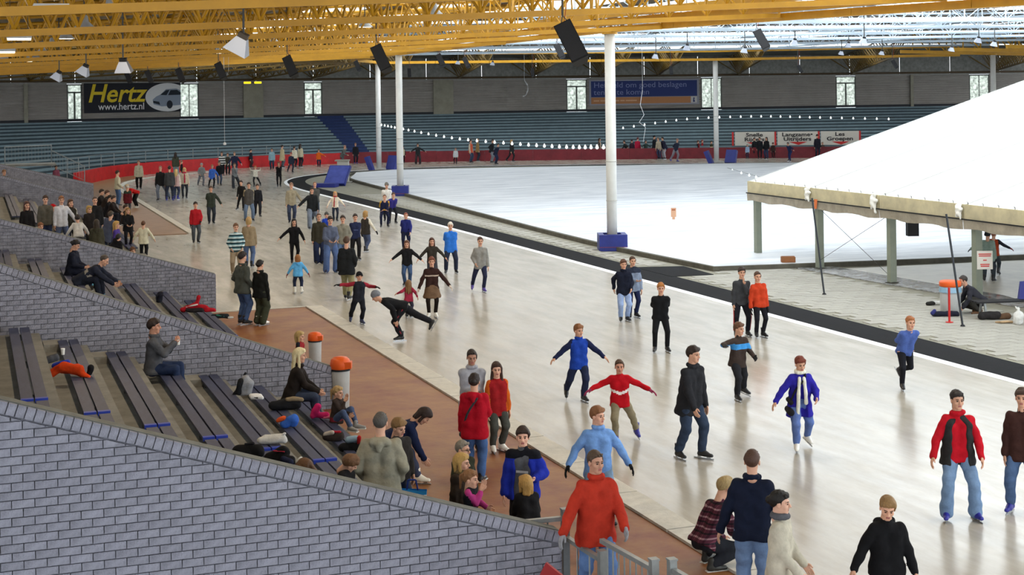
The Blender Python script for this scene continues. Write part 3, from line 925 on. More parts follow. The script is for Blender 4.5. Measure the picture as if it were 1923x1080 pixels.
# ================================================================== THINGS HUNG FROM THE ROOF
BLK = mat('black_plastic', '1b1b1d', rough=0.6, spec=0.3)
GRL = mat('speaker_grille', '2c2c2e', rough=0.8, bump=.4, bscale=200)
WIRE = mat('cable_grey', '4a4a48', rough=0.6)
REDW = mat('cable_red', 'a03020', rough=0.6)
def roof_z(x, y):
    if x < 23.4 and y < 100: return zc(x) + 1.80
    if y < 108: return 10.26 + (x - 24) * .012
    return 9.6
def speaker(u, v, y, size, label, tilt=.5):
    c = at_depth(u, v, y)
    root = tag(empty('loudspeaker', c, -ANG), label, 'loudspeaker', 'black loudspeakers under the roof')
    R = Matrix.Rotation(-tilt * .55, 3, 'Y') @ Matrix.Rotation(-.35, 3, 'X')
    L = size; w = size * .42; d = size * .40
    prof = [(-w / 2, -d / 2), (w / 2, -d / 2), (w * .32, d / 2), (-w * .32, d / 2)]
    vs = [R @ Vector((x, y_, s * L / 2)) for s in (-1, 1) for x, y_ in prof]
    MB().add(vs, [(3, 2, 1, 0), (4, 5, 6, 7), (0, 1, 5, 4), (1, 2, 6, 5), (2, 3, 7, 6), (3, 0, 4, 7)]).build('cabinet', BLK, root)
    MB().box(R @ Vector((0, -d / 2 - .012, 0)), (w * .9, .03, L * .93), R=R).build('grille', GRL, root)
    tp = R @ Vector((0, 0, L / 2))
    zt = roof_z(c.x, c.y) - c.z
    b = MB()
    for s in (-1, 1): b.tube(R @ Vector((s * w * .45, 0, L * .3)), tp + Vector((0, 0, .18)), .012, 4)
    b.tube(tp + Vector((0, 0, .18)), (tp.x, tp.y, max(zt, tp.z + .4)), .02, 5)
    b.build('hanger', WIRE, root)
    pts = [tp + Vector((.02, 0, 0))] + [Vector((tp.x + .12 * math.sin(k), tp.y, tp.z + (zt - tp.z) * k / 4)) for k in (1, 2, 3)] + [Vector((tp.x - .1, tp.y, max(zt, tp.z + .4)))]
    MB().path(pts, .008, 4).build('cable', REDW, root)
for u, v, y, s, l in ((1074, 82, 26.5, .78, 'large black loudspeaker hanging beside the nearest white column'),
                      (717, 111, 41.5, .78, 'black loudspeaker hanging above the second white column, left of its head'),
                      (547, 126, 51, .76, 'black loudspeaker hanging above the narrow window left of the columns'),
                      (416, 134, 63, .76, 'black loudspeaker above the concrete wall pier with cable hanging below'),
                      (340, 142, 74, .74, 'black loudspeaker above the window right of the car-hire banner'),
                      (281, 144, 84, .70, 'small black loudspeaker above the white oval of the car-hire banner'),
                      (242, 146, 92, .70, 'small black loudspeaker above the yellow lettering of the banner'),
                      (1051, 97, 74, .74, 'small black loudspeaker hanging just left of the big one'),
                      (828, 114, 82, .74, 'black loudspeaker hanging under the roof right of the second column'),
                      (876, 118, 92, .70, 'greyish small loudspeaker in front of the far clerestory'),
                      (672, 124, 98, .70, 'small black loudspeaker left of the thin far column head'),
                      (769, 137, 110, .62, 'small upright black loudspeaker on the far clerestory behind the second column'),
                      (1000, 136, 110, .62, 'small upright black loudspeaker on the clerestory left of the nearest column'),
                      (1260, 133, 112, .62, 'small upright black loudspeaker above the blue bank banner'),
                      (1430, 76, 56, .80, 'black loudspeaker hanging under the white infield trusses'),
                      (1502, 130, 110, .60, 'small dark loudspeaker above the far grey wall left of its window'),
                      (1680, 121, 105, .62, 'small dark loudspeaker above the far grey wall right of its window')):
    speaker(u, v, y, s, l, .1 if 'upright' in l else .8)
LAMPW = mat('lamp_housing', 'b9bcbf', rough=0.4)
GLOW = mat('lamp_glow', 'fff1d0', emit=9.0)
REFL = mat('reflector_grey', 'a2a7b2', rough=0.35, metal=.5)
def floodlight(u, v, y, size, label, rz=0, face=1, lit=False, hous=None):
    c = at_depth(u, v, y)
    root = tag(empty('floodlight', c, -ANG + rz), label, 'floodlight', 'floodlights under the roof')
    s = size
    R = Matrix.Rotation(.5 * face, 3, 'Y') @ Matrix.Rotation(.25, 3, 'X')
    a = [R @ Vector((x * s * .28, y_ * s * .2, .35 * s)) for x, y_ in ((-1, -1), (1, -1), (1, 1), (-1, 1))]
    b = [R @ Vector((x * s * .62, y_ * s * .42, -.45 * s)) for x, y_ in ((-1, -1), (1, -1), (1, 1), (-1, 1))]
    MB().add(a + b, [(0, 4, 5, 1), (1, 5, 6, 2), (2, 6, 7, 3), (3, 7, 4, 0), (0, 1, 2, 3)]).build('reflector', REFL, root)
    MB().add([R @ Vector((x * s * .6, y_ * s * .4, -.43 * s)) for x, y_ in ((-1, -1), (1, -1), (1, 1), (-1, 1))], [(0, 1, 2, 3)]).build('front_glass', GLOW if lit else LAMPW, root)
    MB().box(R @ Vector((0, 0, .47 * s)), (.5 * s, .36 * s, .26 * s), R=R).build('ballast_box', hous or BLK, root)
    zt = roof_z(c.x, c.y) - c.z
    MB().tube(R @ Vector((0, 0, .5 * s)), ((R @ Vector((0, 0, .5 * s))).x, 0, max(zt, .8 * s)), .025, 5).build('bracket', WIRE, root)
floodlight(450, 82, 30, .40, 'big grey trapezoid floodlight hanging from the nearest yellow chord', hous=mat('fl_box', '5a5147'))
floodlight(232, 124, 44, .40, 'grey floodlight seen straight on above the dark banner', face=0)
floodlight(158, 131, 52, .36, 'small grey floodlight above the left window, right of a paler one')
floodlight(108, 142, 60, .36, 'small pale floodlight above the wall left of the banner')
for u, v, y, l in ((860, 117, 104, 'lit lamp on the white truss right of the second column'), (925, 119, 108, 'small lamp on the far white truss above the grey wall'),
                   (1231, 105, 74, 'pale floodlight on the white truss right of the nearest column'), (1290, 89, 70, 'black floodlight on the white truss right of the nearest column'),
                   (1398, 94, 72, 'pale floodlight on the white truss left of the hanging loudspeaker'), (1492, 79, 66, 'black floodlight on the white truss right of the hanging loudspeaker'),
                   (1580, 99, 92, 'pale floodlight below the black one above the far window'), (1593, 84, 80, 'black floodlight above the far window between the pale ones'),
                   (1622, 76, 66, 'pale floodlight in a black yoke on the second white truss'), (1656, 99, 92, 'black box floodlight near the yellow far beam'),
                   (1787, 92, 84, 'lit pale floodlight left of the column behind the marquee'), (1837, 75, 70, 'wide black floodlight left of the column behind the marquee'), (1867, 82, 76, 'black floodlight touching the column behind the marquee')):
    floodlight(u, v, y, .27, l, lit='lit' in l, hous=BLK, face=.3)
def batten(u, v, y, L, label):
    c = at_depth(u, v, y)
    root = tag(empty('strip_light', c, 0), label, 'strip light', 'fluorescent strip lights over the stand')
    MB().box((0, 0, .06), (L, .2, .12)).build('housing', LAMPW, root)
    MB().box((0, 0, -.02), (L - .04, .16, .05)).build('tube_cover', GLOW, root)
    h = MB()
    for x in (-L * .35, L * .35): h.tube((x, 0, .1), (x, 0, 1.2), .01, 4)
    h.build('hanger', WIRE, root)
batten(95, 20, 26, .62, 'bright fluorescent strip light, largest, at the upper left')
batten(36, 72, 36, .58, 'fluorescent strip light, second from the camera at the left edge')
batten(10, 97, 45, .58, 'fluorescent strip light, third from the camera at the left edge')
batten(0, 112, 54, .58, 'fluorescent strip light, farthest, cut by the left edge')
for i, (x, y) in enumerate(((1.6, 12.5), (1.6, 4.0), (-6, 24), (-6, 40), (-6, 56))):   # the same row goes on outside the picture
    root = tag(empty('strip_light', (x, y, 7.4)), 'fluorescent strip light outside the picture, %s of the row beside the camera' % CNT[i], 'strip light', 'fluorescent strip lights over the stand')
    MB().box((0, 0, .06), (.62, .2, .12)).build('housing', LAMPW, root); MB().box((0, 0, -.02), (.58, .16, .05)).build('tube_cover', GLOW, root)
def high_bay(x, y, label, energy=155):
    z = zc(x) + .55
    root = tag(empty('high_bay_lamp', (x, y, z)), label, 'lamp', 'high-bay lamps among the trusses')
    MB().lathe([(.06, .30), (.10, .26), (.12, .12), (.26, -.02), (.28, -.05)], 14).build('shade', LAMPW, root, smooth=True)
    MB().lathe([(.01, -.055), (.22, -.05), (.22, -.03), (.01, -.03)], 14).build('lens', GLOW, root)
    MB().tube((0, 0, .3), (0, 0, 1.15), .02, 5).build('hanger', WIRE, root)
    L = bpy.data.lights.new('high_bay_light', 'AREA'); L.shape = 'DISK'; L.size = .45; L.energy = energy
    L.color = (1.0, .80, .55)
    lo = bpy.data.objects.new('high_bay_light', L); COL.objects.link(lo); lo.parent = root; lo.location = (0, 0, -.08)
for k in range(9):
    Y = 15.2 + 8.2 * k
    for x, w_ in ((3.0, 'stand'), (13.0, 'track')):
        high_bay(x, Y + 2.5, 'round high-bay lamp over the %s between trusses, %s row from the camera' % (w_, ordn[k].replace('nearest', 'first')))
YSIGN = mat('yellow_lamp', 'ffd61a', emit=2.0)
for u, l in ((462, 'left'), (482, 'right')):
    s = wall_s(u); p_, rz = wall_frame(s)
    root = tag(empty('yellow_sign_lamp', (p_[0], p_[1] - .4, WZ1 - .06), rz), 'small glowing yellow lamp on the concrete pier, %s of two' % l, 'lamp', 'yellow pier lamps')
    MB().box((0, 0, .0), (.7, .14, .2)).build('housing', LAMPW, root); MB().box((0, -.08, 0), (.66, .05, .17)).build('lens', YSIGN, root)
# hanging microphone on its cable
c = at_depth(422, 270, 70)
root = tag(empty('hanging_microphone', c), 'small white microphone hanging on a long thin cable before the left stand', 'microphone')
MB().lathe([(.02, -.06), (.07, -.05), (.07, .03), (.02, .07)], 10).build('capsule', LAMPW, root)
MB().tube((0, 0, .05), (0, 0, roof_z(c.x, c.y) - c.z + .12), .008, 4).build('cable', LAMPW, root)
MB().path([(.0, 0, 4.6), (.02, 0, 3.4), (.12, 0, 3.15), (.22, 0, 3.4), (.24, 0, 4.6)], .006, 4).build('cable_loop', LAMPW, root)
# loose white cable loops in front of the far wall
for u, v, y, pts, l in ((985, 165, 120, ((0, .6), (.25, .2), (.28, -.2), (.1, -.6), (-.15, -.7)), 'loose white cable loop against the grey wall'),
                        (1205, 225, 60, ((.05, 1.2), (-.05, .6), (.1, .2), (-.1, -.1), (.15, -.3), (.05, -.9)), 'thin white cable dangling right of the nearest column')):
    c = at_depth(u, v, y); root = tag(empty('dangling_cable', c, -ANG), l, 'cable')
    MB().path([(a, 0, b) for a, b in pts], .012, 4).build('cable_run', LAMPW, root)
    MB().tube((pts[0][0], 0, pts[0][1]), (pts[0][0], 0, roof_z(c.x, c.y) - c.z), .006, 4).build('drop_wire', LAMPW, root)
# string lights
BULB = mat('string_bulb', 'f3f4f0', rough=.3, emit=.6)
BULB_ME = MB().lathe([(.012, -.075), (.045, -.05), (.05, -.02), (.03, .02), (.02, .05), (.01, .06)], 8).mesh('bulb', BULB)
def string_lights(pts, n, label):
    P = catmull(pts, 12)
    root = tag(empty('string_lights', P[0]), label, 'string lights')
    MB().path([Vector(p) - Vector(P[0]) for p in P], .012, 4).build('cable', WIRE, root)
    for k in range(n):
        t = (k + .5) / n * (len(P) - 1); i = int(t)
        q = Vector(P[i]).lerp(Vector(P[min(i + 1, len(P) - 1)]), t - i) - Vector(P[0])
        inst('bulb', BULB_ME, root, q - Vector((0, 0, .05)), (0, 0, 0), (1.5, 1.5, 1.5))
def D(u, v, y): return tuple(at_depth(u, v, y))
string_lights([D(713, 232, 110), D(760, 241, 104), D(850, 257, 92), D(960, 267, 80), D(1060, 273, 70), D(1140, 273, 60)], 34, 'sagging string of small white bulbs from the thin far column to the nearest column')
string_lights([D(1352, 311, 118), D(1400, 325, 100), D(1440, 335, 80), D(1500, 343, 58)], 9, 'string of bulbs over the infield ice leading to the marquee')
string_lights([D(1160, 240, 110), D(1290, 222, 112), D(1420, 217, 114), D(1540, 219, 112), D(1680, 222, 108)], 26, 'faint string of bulbs in front of the upper far stand')

# ================================================================== BANNERS AND SIGNS
def wall_panel(name, ua, ub, v0, v1, label, out=.25):
    s0, s1 = wall_s(ua), wall_s(ub)
    p_, rz = wall_frame((s0 + s1) / 2)
    y = depth(*p_)
    um = (ua + ub) / 2
    zt = H + ray(um, v0)[2] * y / F; zb = H + ray(um, v1)[2] * y / F
    n_ = Vector((math.sin(rz), -math.cos(rz), 0))
    root = tag(empty(name, (p_[0] + n_.x * out, p_[1] + n_.y * out, zb), rz), label, 'banner')
    return root, (s1 - s0), zt - zb
NAVY = mat('banner_black', '14161f', rough=.6)
YTXT = mat('banner_yellow', 'e3c72a', rough=.6)
WTXT = mat('banner_white', 'dcdcdc', rough=.6)
root, w, h_ = wall_panel('advertising_banner', 155, 336, 156, 211, 'black car-hire banner reading Hertz with a silver car in a white oval')
MB().box((0, 0, h_ / 2), (w, .05, h_)).build('sheet', NAVY, root)
text_obj('lettering', 'Hertz', h_ * .86, YTXT, root, (-w * .47, -.05, h_ * .37), sx=.98, shear=.25, bold=.035)
text_obj('web_address', 'www.hertz.nl', h_ * .33, WTXT, root, (-w * .36, -.05, h_ * .1), sx=.9, bold=.006)
ov = MB()
oc, orx, orz = w * .36, w * .235, h_ * .49
pts = [(oc + orx * math.cos(t), h_ * .5 + orz * math.sin(t)) for t in np.linspace(0, 2 * math.pi, 40, endpoint=False)]
pts = clip_poly(pts, 1, 0, w / 2)
ov.add([(x, -.04, z) for x, z in pts], [tuple(range(len(pts)))]); ov.build('oval', WTXT, root)
cx, cz, k = w * .375, h_ * .40, h_ * .9
def flat(name, poly, y, m):
    poly = clip_poly([(cx + a * k, cz + b * k) for a, b in poly], 1, 0, w / 2)
    return MB().add([(x, y, z) for x, z in poly], [tuple(range(len(poly)))]).build(name, m, root)
flat('car_body', [(-.62, -.16), (-.66, .02), (-.52, .14), (-.34, .22), (-.12, .42), (.30, .44), (.62, .30), (.70, .1), (.70, -.14), (.4, -.2), (-.3, -.24)], -.045, mat('print_silver', '8d97a6'))
flat('car_windscreen', [(-.36, .2), (-.12, .38), (.02, .39), (-.1, .19)], -.05, mat('print_dark', '2a2f38'))
flat('car_window', [(-.04, .19), (.06, .38), (.32, .39), (.5, .27), (.5, .2)], -.05, MATS['print_dark'])
for a in (.02, .58):
    flat('car_wheel', [(a + .12 * math.cos(t), -.17 + .16 * math.sin(t)) for t in np.linspace(0, 2 * math.pi, 14, endpoint=False)], -.055, MATS['print_dark'])
flat('car_grille', [(-.64, -.1), (-.64, -.02), (-.4, -.06), (-.36, -.18)], -.05, MATS['print_dark'])
root, w, h_ = wall_panel('advertising_banner', 1105, 1310, 149, 197, 'blue and orange bank banner in a white frame partly hidden by the column')
MB().box((0, 0, h_ / 2), (w, .05, h_)).build('frame', mat('banner_frame', '9a9aa4'), root)
MB().box((0, -.03, h_ * .635), (w * .965, .04, h_ * .62)).build('blue_sheet', mat('banner_blue', '27366f', rough=.6), root)
MB().box((-w * .03, -.03, h_ * .185), (w * .905, .04, h_ * .25)).build('orange_strip', mat('banner_orange', 'b57c50', rough=.6), root)
MB().box((w * .452, -.03, h_ * .185), (w * .055, .04, h_ * .25)).build('logo_tile', mat('logo_tile', 'c9c6c4'), root)
MB().add([(w * .452 + a * h_, -.06, h_ * (.185 + b)) for a, b in ((-.04, -.1), (.05, -.08), (.01, .0), (.03, .06), (-.01, .1), (-.03, .03))], [(0, 1, 2, 3, 4, 5)]).build('logo_figure', mat('logo_dark', '30386a'), root)
LET = mat('banner_letter', '7f88b4')
text_obj('lettering', 'Het geld om goed beslagen', h_ * .30, LET, root, (-w * .46, -.06, h_ * .69), sx=1.13)
text_obj('lettering', 'ten ijs te komen', h_ * .30, LET, root, (-w * .46, -.06, h_ * .41), sx=1.13)
sp_ = MB()
for a_, b_ in ((-.46, .05), (-.40, .07), (-.32, .09), (-.22, .04), (-.17, .10)): sp_.box((w * (a_ + b_ / 2), -.055, h_ * .18), (w * b_, .01, h_ * .05))
tag(sp_.build('small_print', mat('small_print', 'd2a684'), root), kind='stuff')
# direction signs behind the red boards
SIGN = mat('sign_cream', 'd2ccc0', rough=.6); SRED = mat('sign_red', 'c8302c', rough=.6); SBLK = mat('sign_black', '2b2728', rough=.6)
pS = [np.array(on_row(1, u)) for u in (1373, 1612)]
v_ = pS[1] - pS[0]; Ls = float(np.linalg.norm(v_)); rzs = math.atan2(v_[1], v_[0])
root = tag(empty('direction_sign', (pS[0][0] , pS[0][1] - .3, 1.0), rzs), 'long cream sign with three panels of black lettering and red arrows', 'sign')
hs = 1.22
for i in range(3):
    x0, x1 = (0, .335, .675)[i] * Ls, (.335, .675, 1.0)[i] * Ls
    MB().box(((x0 + x1) / 2 + .1, 0, hs / 2), (x1 - x0 - .2, .06, hs)).build('panel', SIGN, root)
    MB().box((x0 + .02, -.01, hs / 2), (.16, .08, hs)).build('red_divider', SRED, root)
    a, b = (('Snelle', 'Rijders'), ('Langzame•', 'Uitrijders'), ('Les', 'Groepen'))[i]
    xm = (x0 + x1) / 2 + .05
    text_obj('lettering', a, .46, SBLK, root, (xm, -.05, hs * .66), sx=1.38, bold=.012, align='CENTER')
    text_obj('lettering', b, .46, SBLK, root, (xm, -.05, hs * .33), sx=1.38, bold=.012, align='CENTER')
    MB().add([(xm - .75, -.04, .3), (xm + .85, -.04, .3), (xm + .1, -.04, .02)], [(2, 1, 0)]).build('arrow', SRED, root)
MB().box((Ls - .02, -.01, hs / 2), (.16, .08, hs)).build('red_divider', SRED, root)

# ================================================================== RAILINGS AT THE FAR LEFT
GALV = mat('galvanised_steel', '8b8f8e', rough=.45, metal=.4, var=.15, vscale=6)
rail = tag(empty('stand_railing', (12.6, 121.6, 0)), 'grey tube railing in front of the lowest row of the left curved stand', 'railing')
RL = catmull([(6.5, 110), (9.4, 117.0), (13.2, 121.6), (19.5, 125.2), (26, 127.2)], 6)
for i, p_ in enumerate(RL[::2]):
    MB().tube((p_[0] - 12.6, p_[1] - 121.6, 0), (p_[0] - 12.6, p_[1] - 121.6, 1.75), .03, 6).build('post', GALV, rail)
for z in (1.0, 1.38, 1.75):
    MB().path([(p_[0] - 12.6, p_[1] - 121.6, z) for p_ in RL], .02, 5).build('rail', GALV, rail)
def bar_rail(name, a, b, z0, z1, hgt, label, n):
    a = Vector((*a, z0)); b = Vector((*b, z1))
    root = tag(empty(name, a), label, 'railing')
    d = b - a
    MB().tube((0, 0, hgt), d + Vector((0, 0, hgt)), .03, 6).build('handrail', GALV, root)
    MB().tube((0, 0, .12), d + Vector((0, 0, .12)), .02, 6).build('bottom_rail', GALV, root)
    for t in (0, 1): MB().tube(d * t, d * t + Vector((0, 0, hgt + .05)), .035, 6).build('post', GALV, root)
    for k in range(1, n): MB().tube(d * (k / n) + Vector((0, 0, .12)), d * (k / n) + Vector((0, 0, hgt)), .012, 4).build('bar', GALV, root)
bar_rail('stair_railing', (2.1, 99), (5.0, 101), 1.95, 1.95, 1.1, 'barred landing railing behind the farthest brick wall', 14)
bar_rail('stair_railing', (5.0, 101), (7.4, 106), 1.6, .3, 1.1, 'sloping barred railing leading down to the red boards', 12)
MB().box((3.5, 100.2, 1.86), (3.4, 2.2, .12)).build('landing_slab', CONC)['kind'] = 'structure'

# ================================================================== BENCHES ON THE TERRACES
PLK = mat('bench_plank', '3a3f58', rough=0.55, spec=0.3, var=0.18, vscale=5, stretch=(3, .6, 3))
BSTR = mat('bench_blue_end', '2c41a8', rough=0.5)
BSUP = mat('bench_support', '4a4a46', rough=0.8)
PL_ME = {}
def bench(k, y0, y1, label, blue_at=None):
    x = PX0 + PITCH * k; z = BZ0 - RISE * k; L = y1 - y0
    root = tag(empty('bench', (x + .18, (y0 + y1) / 2, tread(k))), label, 'bench', 'two-plank benches on the terraces')
    h_ = z - tread(k)
    key = round(L, 3)
    if key not in PL_ME: PL_ME[key] = MB().box((0, 0, 0), (.16, L, .045)).mesh('plank', PLK)
    for s in (-1, 1): inst('plank', PL_ME[key], root, (s * .095, 0, h_ - .0225))
    for t in (-.42, 0, .42):
        MB().box((0, t * L, (h_ - .05) / 2), (.30, .06, h_ - .05)).build('support', BSUP, root)
    if blue_at is not None:
        for s in (-1, 1): MB().box((s * .095, blue_at * (L / 2 + .02), h_ - .02), (.17, .09, .06)).build('end_cap', BSTR, root)
RW = ['top', 'second', 'third', 'fourth', 'fifth', 'sixth', 'bottom']
for k in range(-1, 7):
    nm = RW[k] if k >= 0 else 'highest'
    joint = 21.5 + .13 * k
    bench(k, joint + .06, 28.3, 'blue-grey two-plank bench against the middle brick wall, %s visible row' % nm, -1)
    bench(k, 16.95, joint - .12, 'blue-grey two-plank bench behind the nearest brick wall, %s visible row' % nm)
    bench(k, 29.0, 36.0, 'two-plank bench in the section past the middle wall, near half, %s row' % nm, 1)
    bench(k, 36.2, 42.9, 'two-plank bench in the section past the middle wall, far half, %s row' % nm)
    bench(k, 58.5, 72.3, 'two-plank bench in the far section behind the standing group, %s row' % nm)

# ================================================================== MARQUEE
TENT = mat('marquee_pvc', 'f4f4f1', rough=0.5, spec=0.3)
VAL = translucent('marquee_valance', 'd9cfae', .35, .15, 2.0)
SKRT = translucent('marquee_skirt', 'a99f8d', .25, .2, 2.5)
POST = mat('marquee_post', '83897a', rough=.5, var=.08)
tent = tag(empty('marquee', (27, 48, 0)), 'large white marquee with cream valance on grey-green posts', 'marquee')
TX, TY, ZE, RX, RZ_ = 26.8, [48.3 - 4.2 * i for i in range(9)], 2.72, 45.0, 8.0
for i, (a, b) in enumerate(zip(TY[:-1], TY[1:])):
    mb = MB(); nseg = 6
    for q in range(nseg):
        xa, xb = TX + (RX - TX) * q / nseg, TX + (RX - TX) * (q + 1) / nseg
        za, zb = ZE + (RZ_ - ZE) * q / nseg, ZE + (RZ_ - ZE) * (q + 1) / nseg
        for dz, fl in ((0, 1), (-.02, 0)):
            m_ = (a + b) / 2
            vs = []
            for x, z in ((xa, za), (xb, zb)):
                for y, sag in ((a, .03), (m_, -.02), (b, .03)): vs.append((x - 27, y - 48, z + dz + sag))
            mb.add(vs, [(0, 3, 4, 1), (1, 4, 5, 2)])
    mb.build('roof_panel', TENT, tent)
    mb = MB()
    xa, xb = RX, RX * 2 - TX
    mb.add([(xa - 27, a - 48, RZ_), (xb - 27, a - 48, ZE), (xb - 27, b - 48, ZE), (xa - 27, b - 48, RZ_)], [(0, 1, 2, 3)]).build('roof_panel', TENT, tent)
    MB().beam((TX - 27, a - 48, ZE + .045), (RX - 27, a - 48, RZ_ + .045), .05, .02).build('roof_seam', mat('marquee_seam', 'b9b9b4', rough=.6), tent)
    # valance and skirt
    MB().box((TX - .06 - 27, (a + b) / 2 - 48, ZE - .15), (.05, abs(a - b) - .05, .42)).build('valance', VAL, tent)
    mb = MB(); n = 14
    for q in range(n):
        ya, yb = a + (b - a) * q / n, a + (b - a) * (q + 1) / n
        w1, w2 = .03 * math.sin(q * 1.9 + i), .03 * math.sin((q + 1) * 1.9 + i)
        zl1, zl2 = ZE - .66 + .03 * math.sin(q * .9), ZE - .66 + .03 * math.sin((q + 1) * .9)
        mb.add([(TX - .1 - 27 + w1 * .3, ya - 48, ZE - .36), (TX - .1 - 27 + w2 * .3, yb - 48, ZE - .36), (TX - .08 - 27 + w2, yb - 48, zl2), (TX - .08 - 27 + w1, ya - 48, zl1)], [(0, 1, 2, 3)])
    mb.build('skirt', SKRT, tent)
MB().beam((TX - .12 - 27, .3, ZE - .37), (TX - .12 - 27, TY[-1] - 48, ZE - .37), .04, .035).build('eaves_cord', BLK, tent)
for i, y in enumerate(TY[:-1]):
    MB().box((.02, y - 48 - .2, (ZE - .35) / 2 + .1), (.22, .20, ZE - .15)).build('post', POST, tent)
    MB().lathe([(.24, .02), (.22, .05), (.1, .08)], 10, (.02, y - 48 - .2, 0)).build('base_plate', mat('post_foot', '38362f', rough=.9), tent)
    MB().beam((0, y - 48 - .2, ZE - .1), (RX - 27, y - 48 - .2, RZ_ - .12), .1, .12).build('rafter', POST, tent)
cl = MB()
for k in range(30):
    y = 47.9 - k * .68
    cl.tube((TX + .06 - 27, y - 48, ZE), (TX + .05 - 27, y - 48, ZE + .11), .012, 4); cl.tube((TX + .05 - 27, y - 48, ZE + .11), (TX + .05 - 27, y - 48 + .05, ZE + .11), .012, 4)
tag(cl.build('eaves_hooks', mat('hook_dark', '4a483f'), tent), kind='stuff')
# brace wires in the second bay
w = MB()
w.tube((0, 43.9 - 48, .3), (0, 39.9 - 48, 2.1), .008, 4); w.tube((0, 43.9 - 48, 2.1), (0, 39.9 - 48, .3), .008, 4)
w.build('brace_wires', WIRE, tent)
tagp = MB().add([(TX - .15 - 27, 43.6 - 48, 2.42), (TX - .15 - 27, 43.4 - 48, 2.42), (TX - .15 - 27, 43.45 - 48, 2.1), (TX - .15 - 27, 43.6 - 48, 2.1)], [(0, 1, 2, 3)])
tagp.build('orange_tag', mat('tag_orange', 'd4713f'), tent)
# notice on the fourth post
root = tag(empty('paper_notice', (26.85, 34.95, 1.25), -ANG), 'white paper notice with red writing on a marquee post', 'notice')
MB().box((0, -.03, 0), (.44, .012, .52)).build('sheet', mat('paper', 'd8d2c8'), root)
nr = MB()
for z, w_ in ((.17, .36), (.12, .34), (.0, .1), (-.12, .26), (-.17, .24)):
    nr.box((0, -.04, z), (w_, .006, .028))
tag(nr.build('red_writing', SRED, root), kind='stuff')
# loudspeaker inside the marquee
root = tag(empty('marquee_speaker', (28.0, 40.0, 1.75), -ANG), 'square black loudspeaker hanging inside the marquee beside a post', 'loudspeaker')
MB().box((0, 0, 0), (.34, .3, .62)).build('cabinet', BLK, root); MB().box((0, -.16, 0), (.3, .02, .56)).build('grille', GRL, root); MB().tube((0, 0, .3), (0, 0, 1.3), .02, 5).build('hanger', WIRE, root)
# leaning poles
for (u0, v0, u1, v1, l) in ((1548, 555, 1525, 372, 'thin dark pole leaning against the marquee eaves, left one'), (1808, 615, 1777, 402, 'thin dark pole leaning against the marquee eaves beside the bin')):
    a = unp(u0, v0); b = unpY(u1, v1, 0.0 + a[1] + .4)
    yb = a[1] + .4
    root = tag(empty('leaning_pole', (a[0], a[1], 0.03)), l, 'pole')
    MB().tube((0, 0, 0), (b[0] - a[0], .4, b[1] - .03), .028, 8).build('tube', mat('pole_dark', '34373b', rough=.4, metal=.5), root)
    MB().lathe([(.07, 0), (.05, .03), (.03, .05)], 8).build('rubber_foot', BLK, root)
a = unp(1783, 608)
root = tag(empty('red_stake', (a[0], a[1], .02)), 'slim red stake standing in front of the bin', 'stake')
MB().tube((0, 0, 0), (0, 0, .92), .03, 8).build('rod', mat('stake_red', 'b8231f', rough=.4), root); MB().lathe([(.1, 0), (.1, .03), (.03, .04)], 10).build('foot', mat('stake_red', 'b8231f'), root)

# ================================================================== LITTER BINS
BINB = mat('bin_body', 'a9aaa8', rough=.4, var=.1, vscale=3)
BINO = mat('bin_orange', 'd4561a', rough=.4)
def litter_bin(u, v, h_, label, kind=0, z=.03):
    x, y = unp(u, v, z)
    root = tag(empty('litter_bin', (x, y, z), -ANG), label, 'litter bin', 'bins with orange tops')
    s = h_ / .95
    if kind == 0:
        MB().lathe([(.15 * s, 0), (.16 * s, .02), (.175 * s, .72 * s), (.17 * s, .73 * s)], 20).build('body', BINB, root, smooth=True)
        MB().lathe([(.185 * s, .72 * s), (.19 * s, .74 * s), (.19 * s, .82 * s), (.175 * s, .89 * s), (.13 * s, .93 * s), (.05 * s, .95 * s)], 20).build('lid', BINO, root, smooth=True)
        MB().box((.14 * s, -.06 * s, .80 * s), (.16 * s, .2 * s, .12 * s)).build('lid_hood', BINO, root)
        MB().lathe([(.172 * s, .69 * s), (.188 * s, .69 * s), (.188 * s, .725 * s), (.172 * s, .725 * s)], 20).build('rim', BLK, root)
    else:
        MB().lathe([(.26, .0), (.27, .02), (.27, .74), (.26, .75)], 20).build('body', BINB, root, smooth=True)
        MB().lathe([(.28, .75), (.29, .78), (.29, .86), (.26, .9), (.1, .92)], 20).build('lid', BINO, root, smooth=True)
        MB().lathe([(.275, .62), (.30, .60), (.29, .70), (.275, .745)], 14).build('bin_liner', mat('liner_blue', '86a8bf', rough=.3), root)
litter_bin(592, 690, .80, 'grey litter bin with orange lid at the end of the middle wall, farther one')
litter_bin(640, 765, 1.0, 'tall grey litter bin with orange lid at the end of the middle wall, nearer one')
litter_bin(1785, 590, .92, 'wide grey bin with orange rim and blue liner beside the marquee', 1)

# ================================================================== STEEL FENCE AT THE BOTTOM
def fence_panel(a, b, z0, z1, hgt, n, label, posts=(0, 1)):
    A = Vector((*a, z0)); B = Vector((*b, z1)); d = B - A
    root = tag(empty('steel_fence', A), label, 'fence', 'galvanised fence panels by the nearest wall')
    MB().beam((0, 0, hgt), d + Vector((0, 0, hgt)), .06, .05).build('top_rail', GALV, root)
    MB().beam((0, 0, .12), d + Vector((0, 0, .12)), .05, .04).build('bottom_rail', GALV, root)
    for t in posts:
        o = MB().box(d * t + Vector((0, 0, (hgt + .1) / 2)), (.085, .085, hgt + .1)).build('post', GALV, root)
        MB().box(d * t + Vector((0, 0, hgt + .11)), (.1, .1, .02)).build('post_cap', GALV, root)
    for k in range(1, n):
        q = d * (k / n); MB().tube(q + Vector((0, 0, .12)), q + Vector((0, 0, hgt)), .011, 5).build('bar', GALV, root)
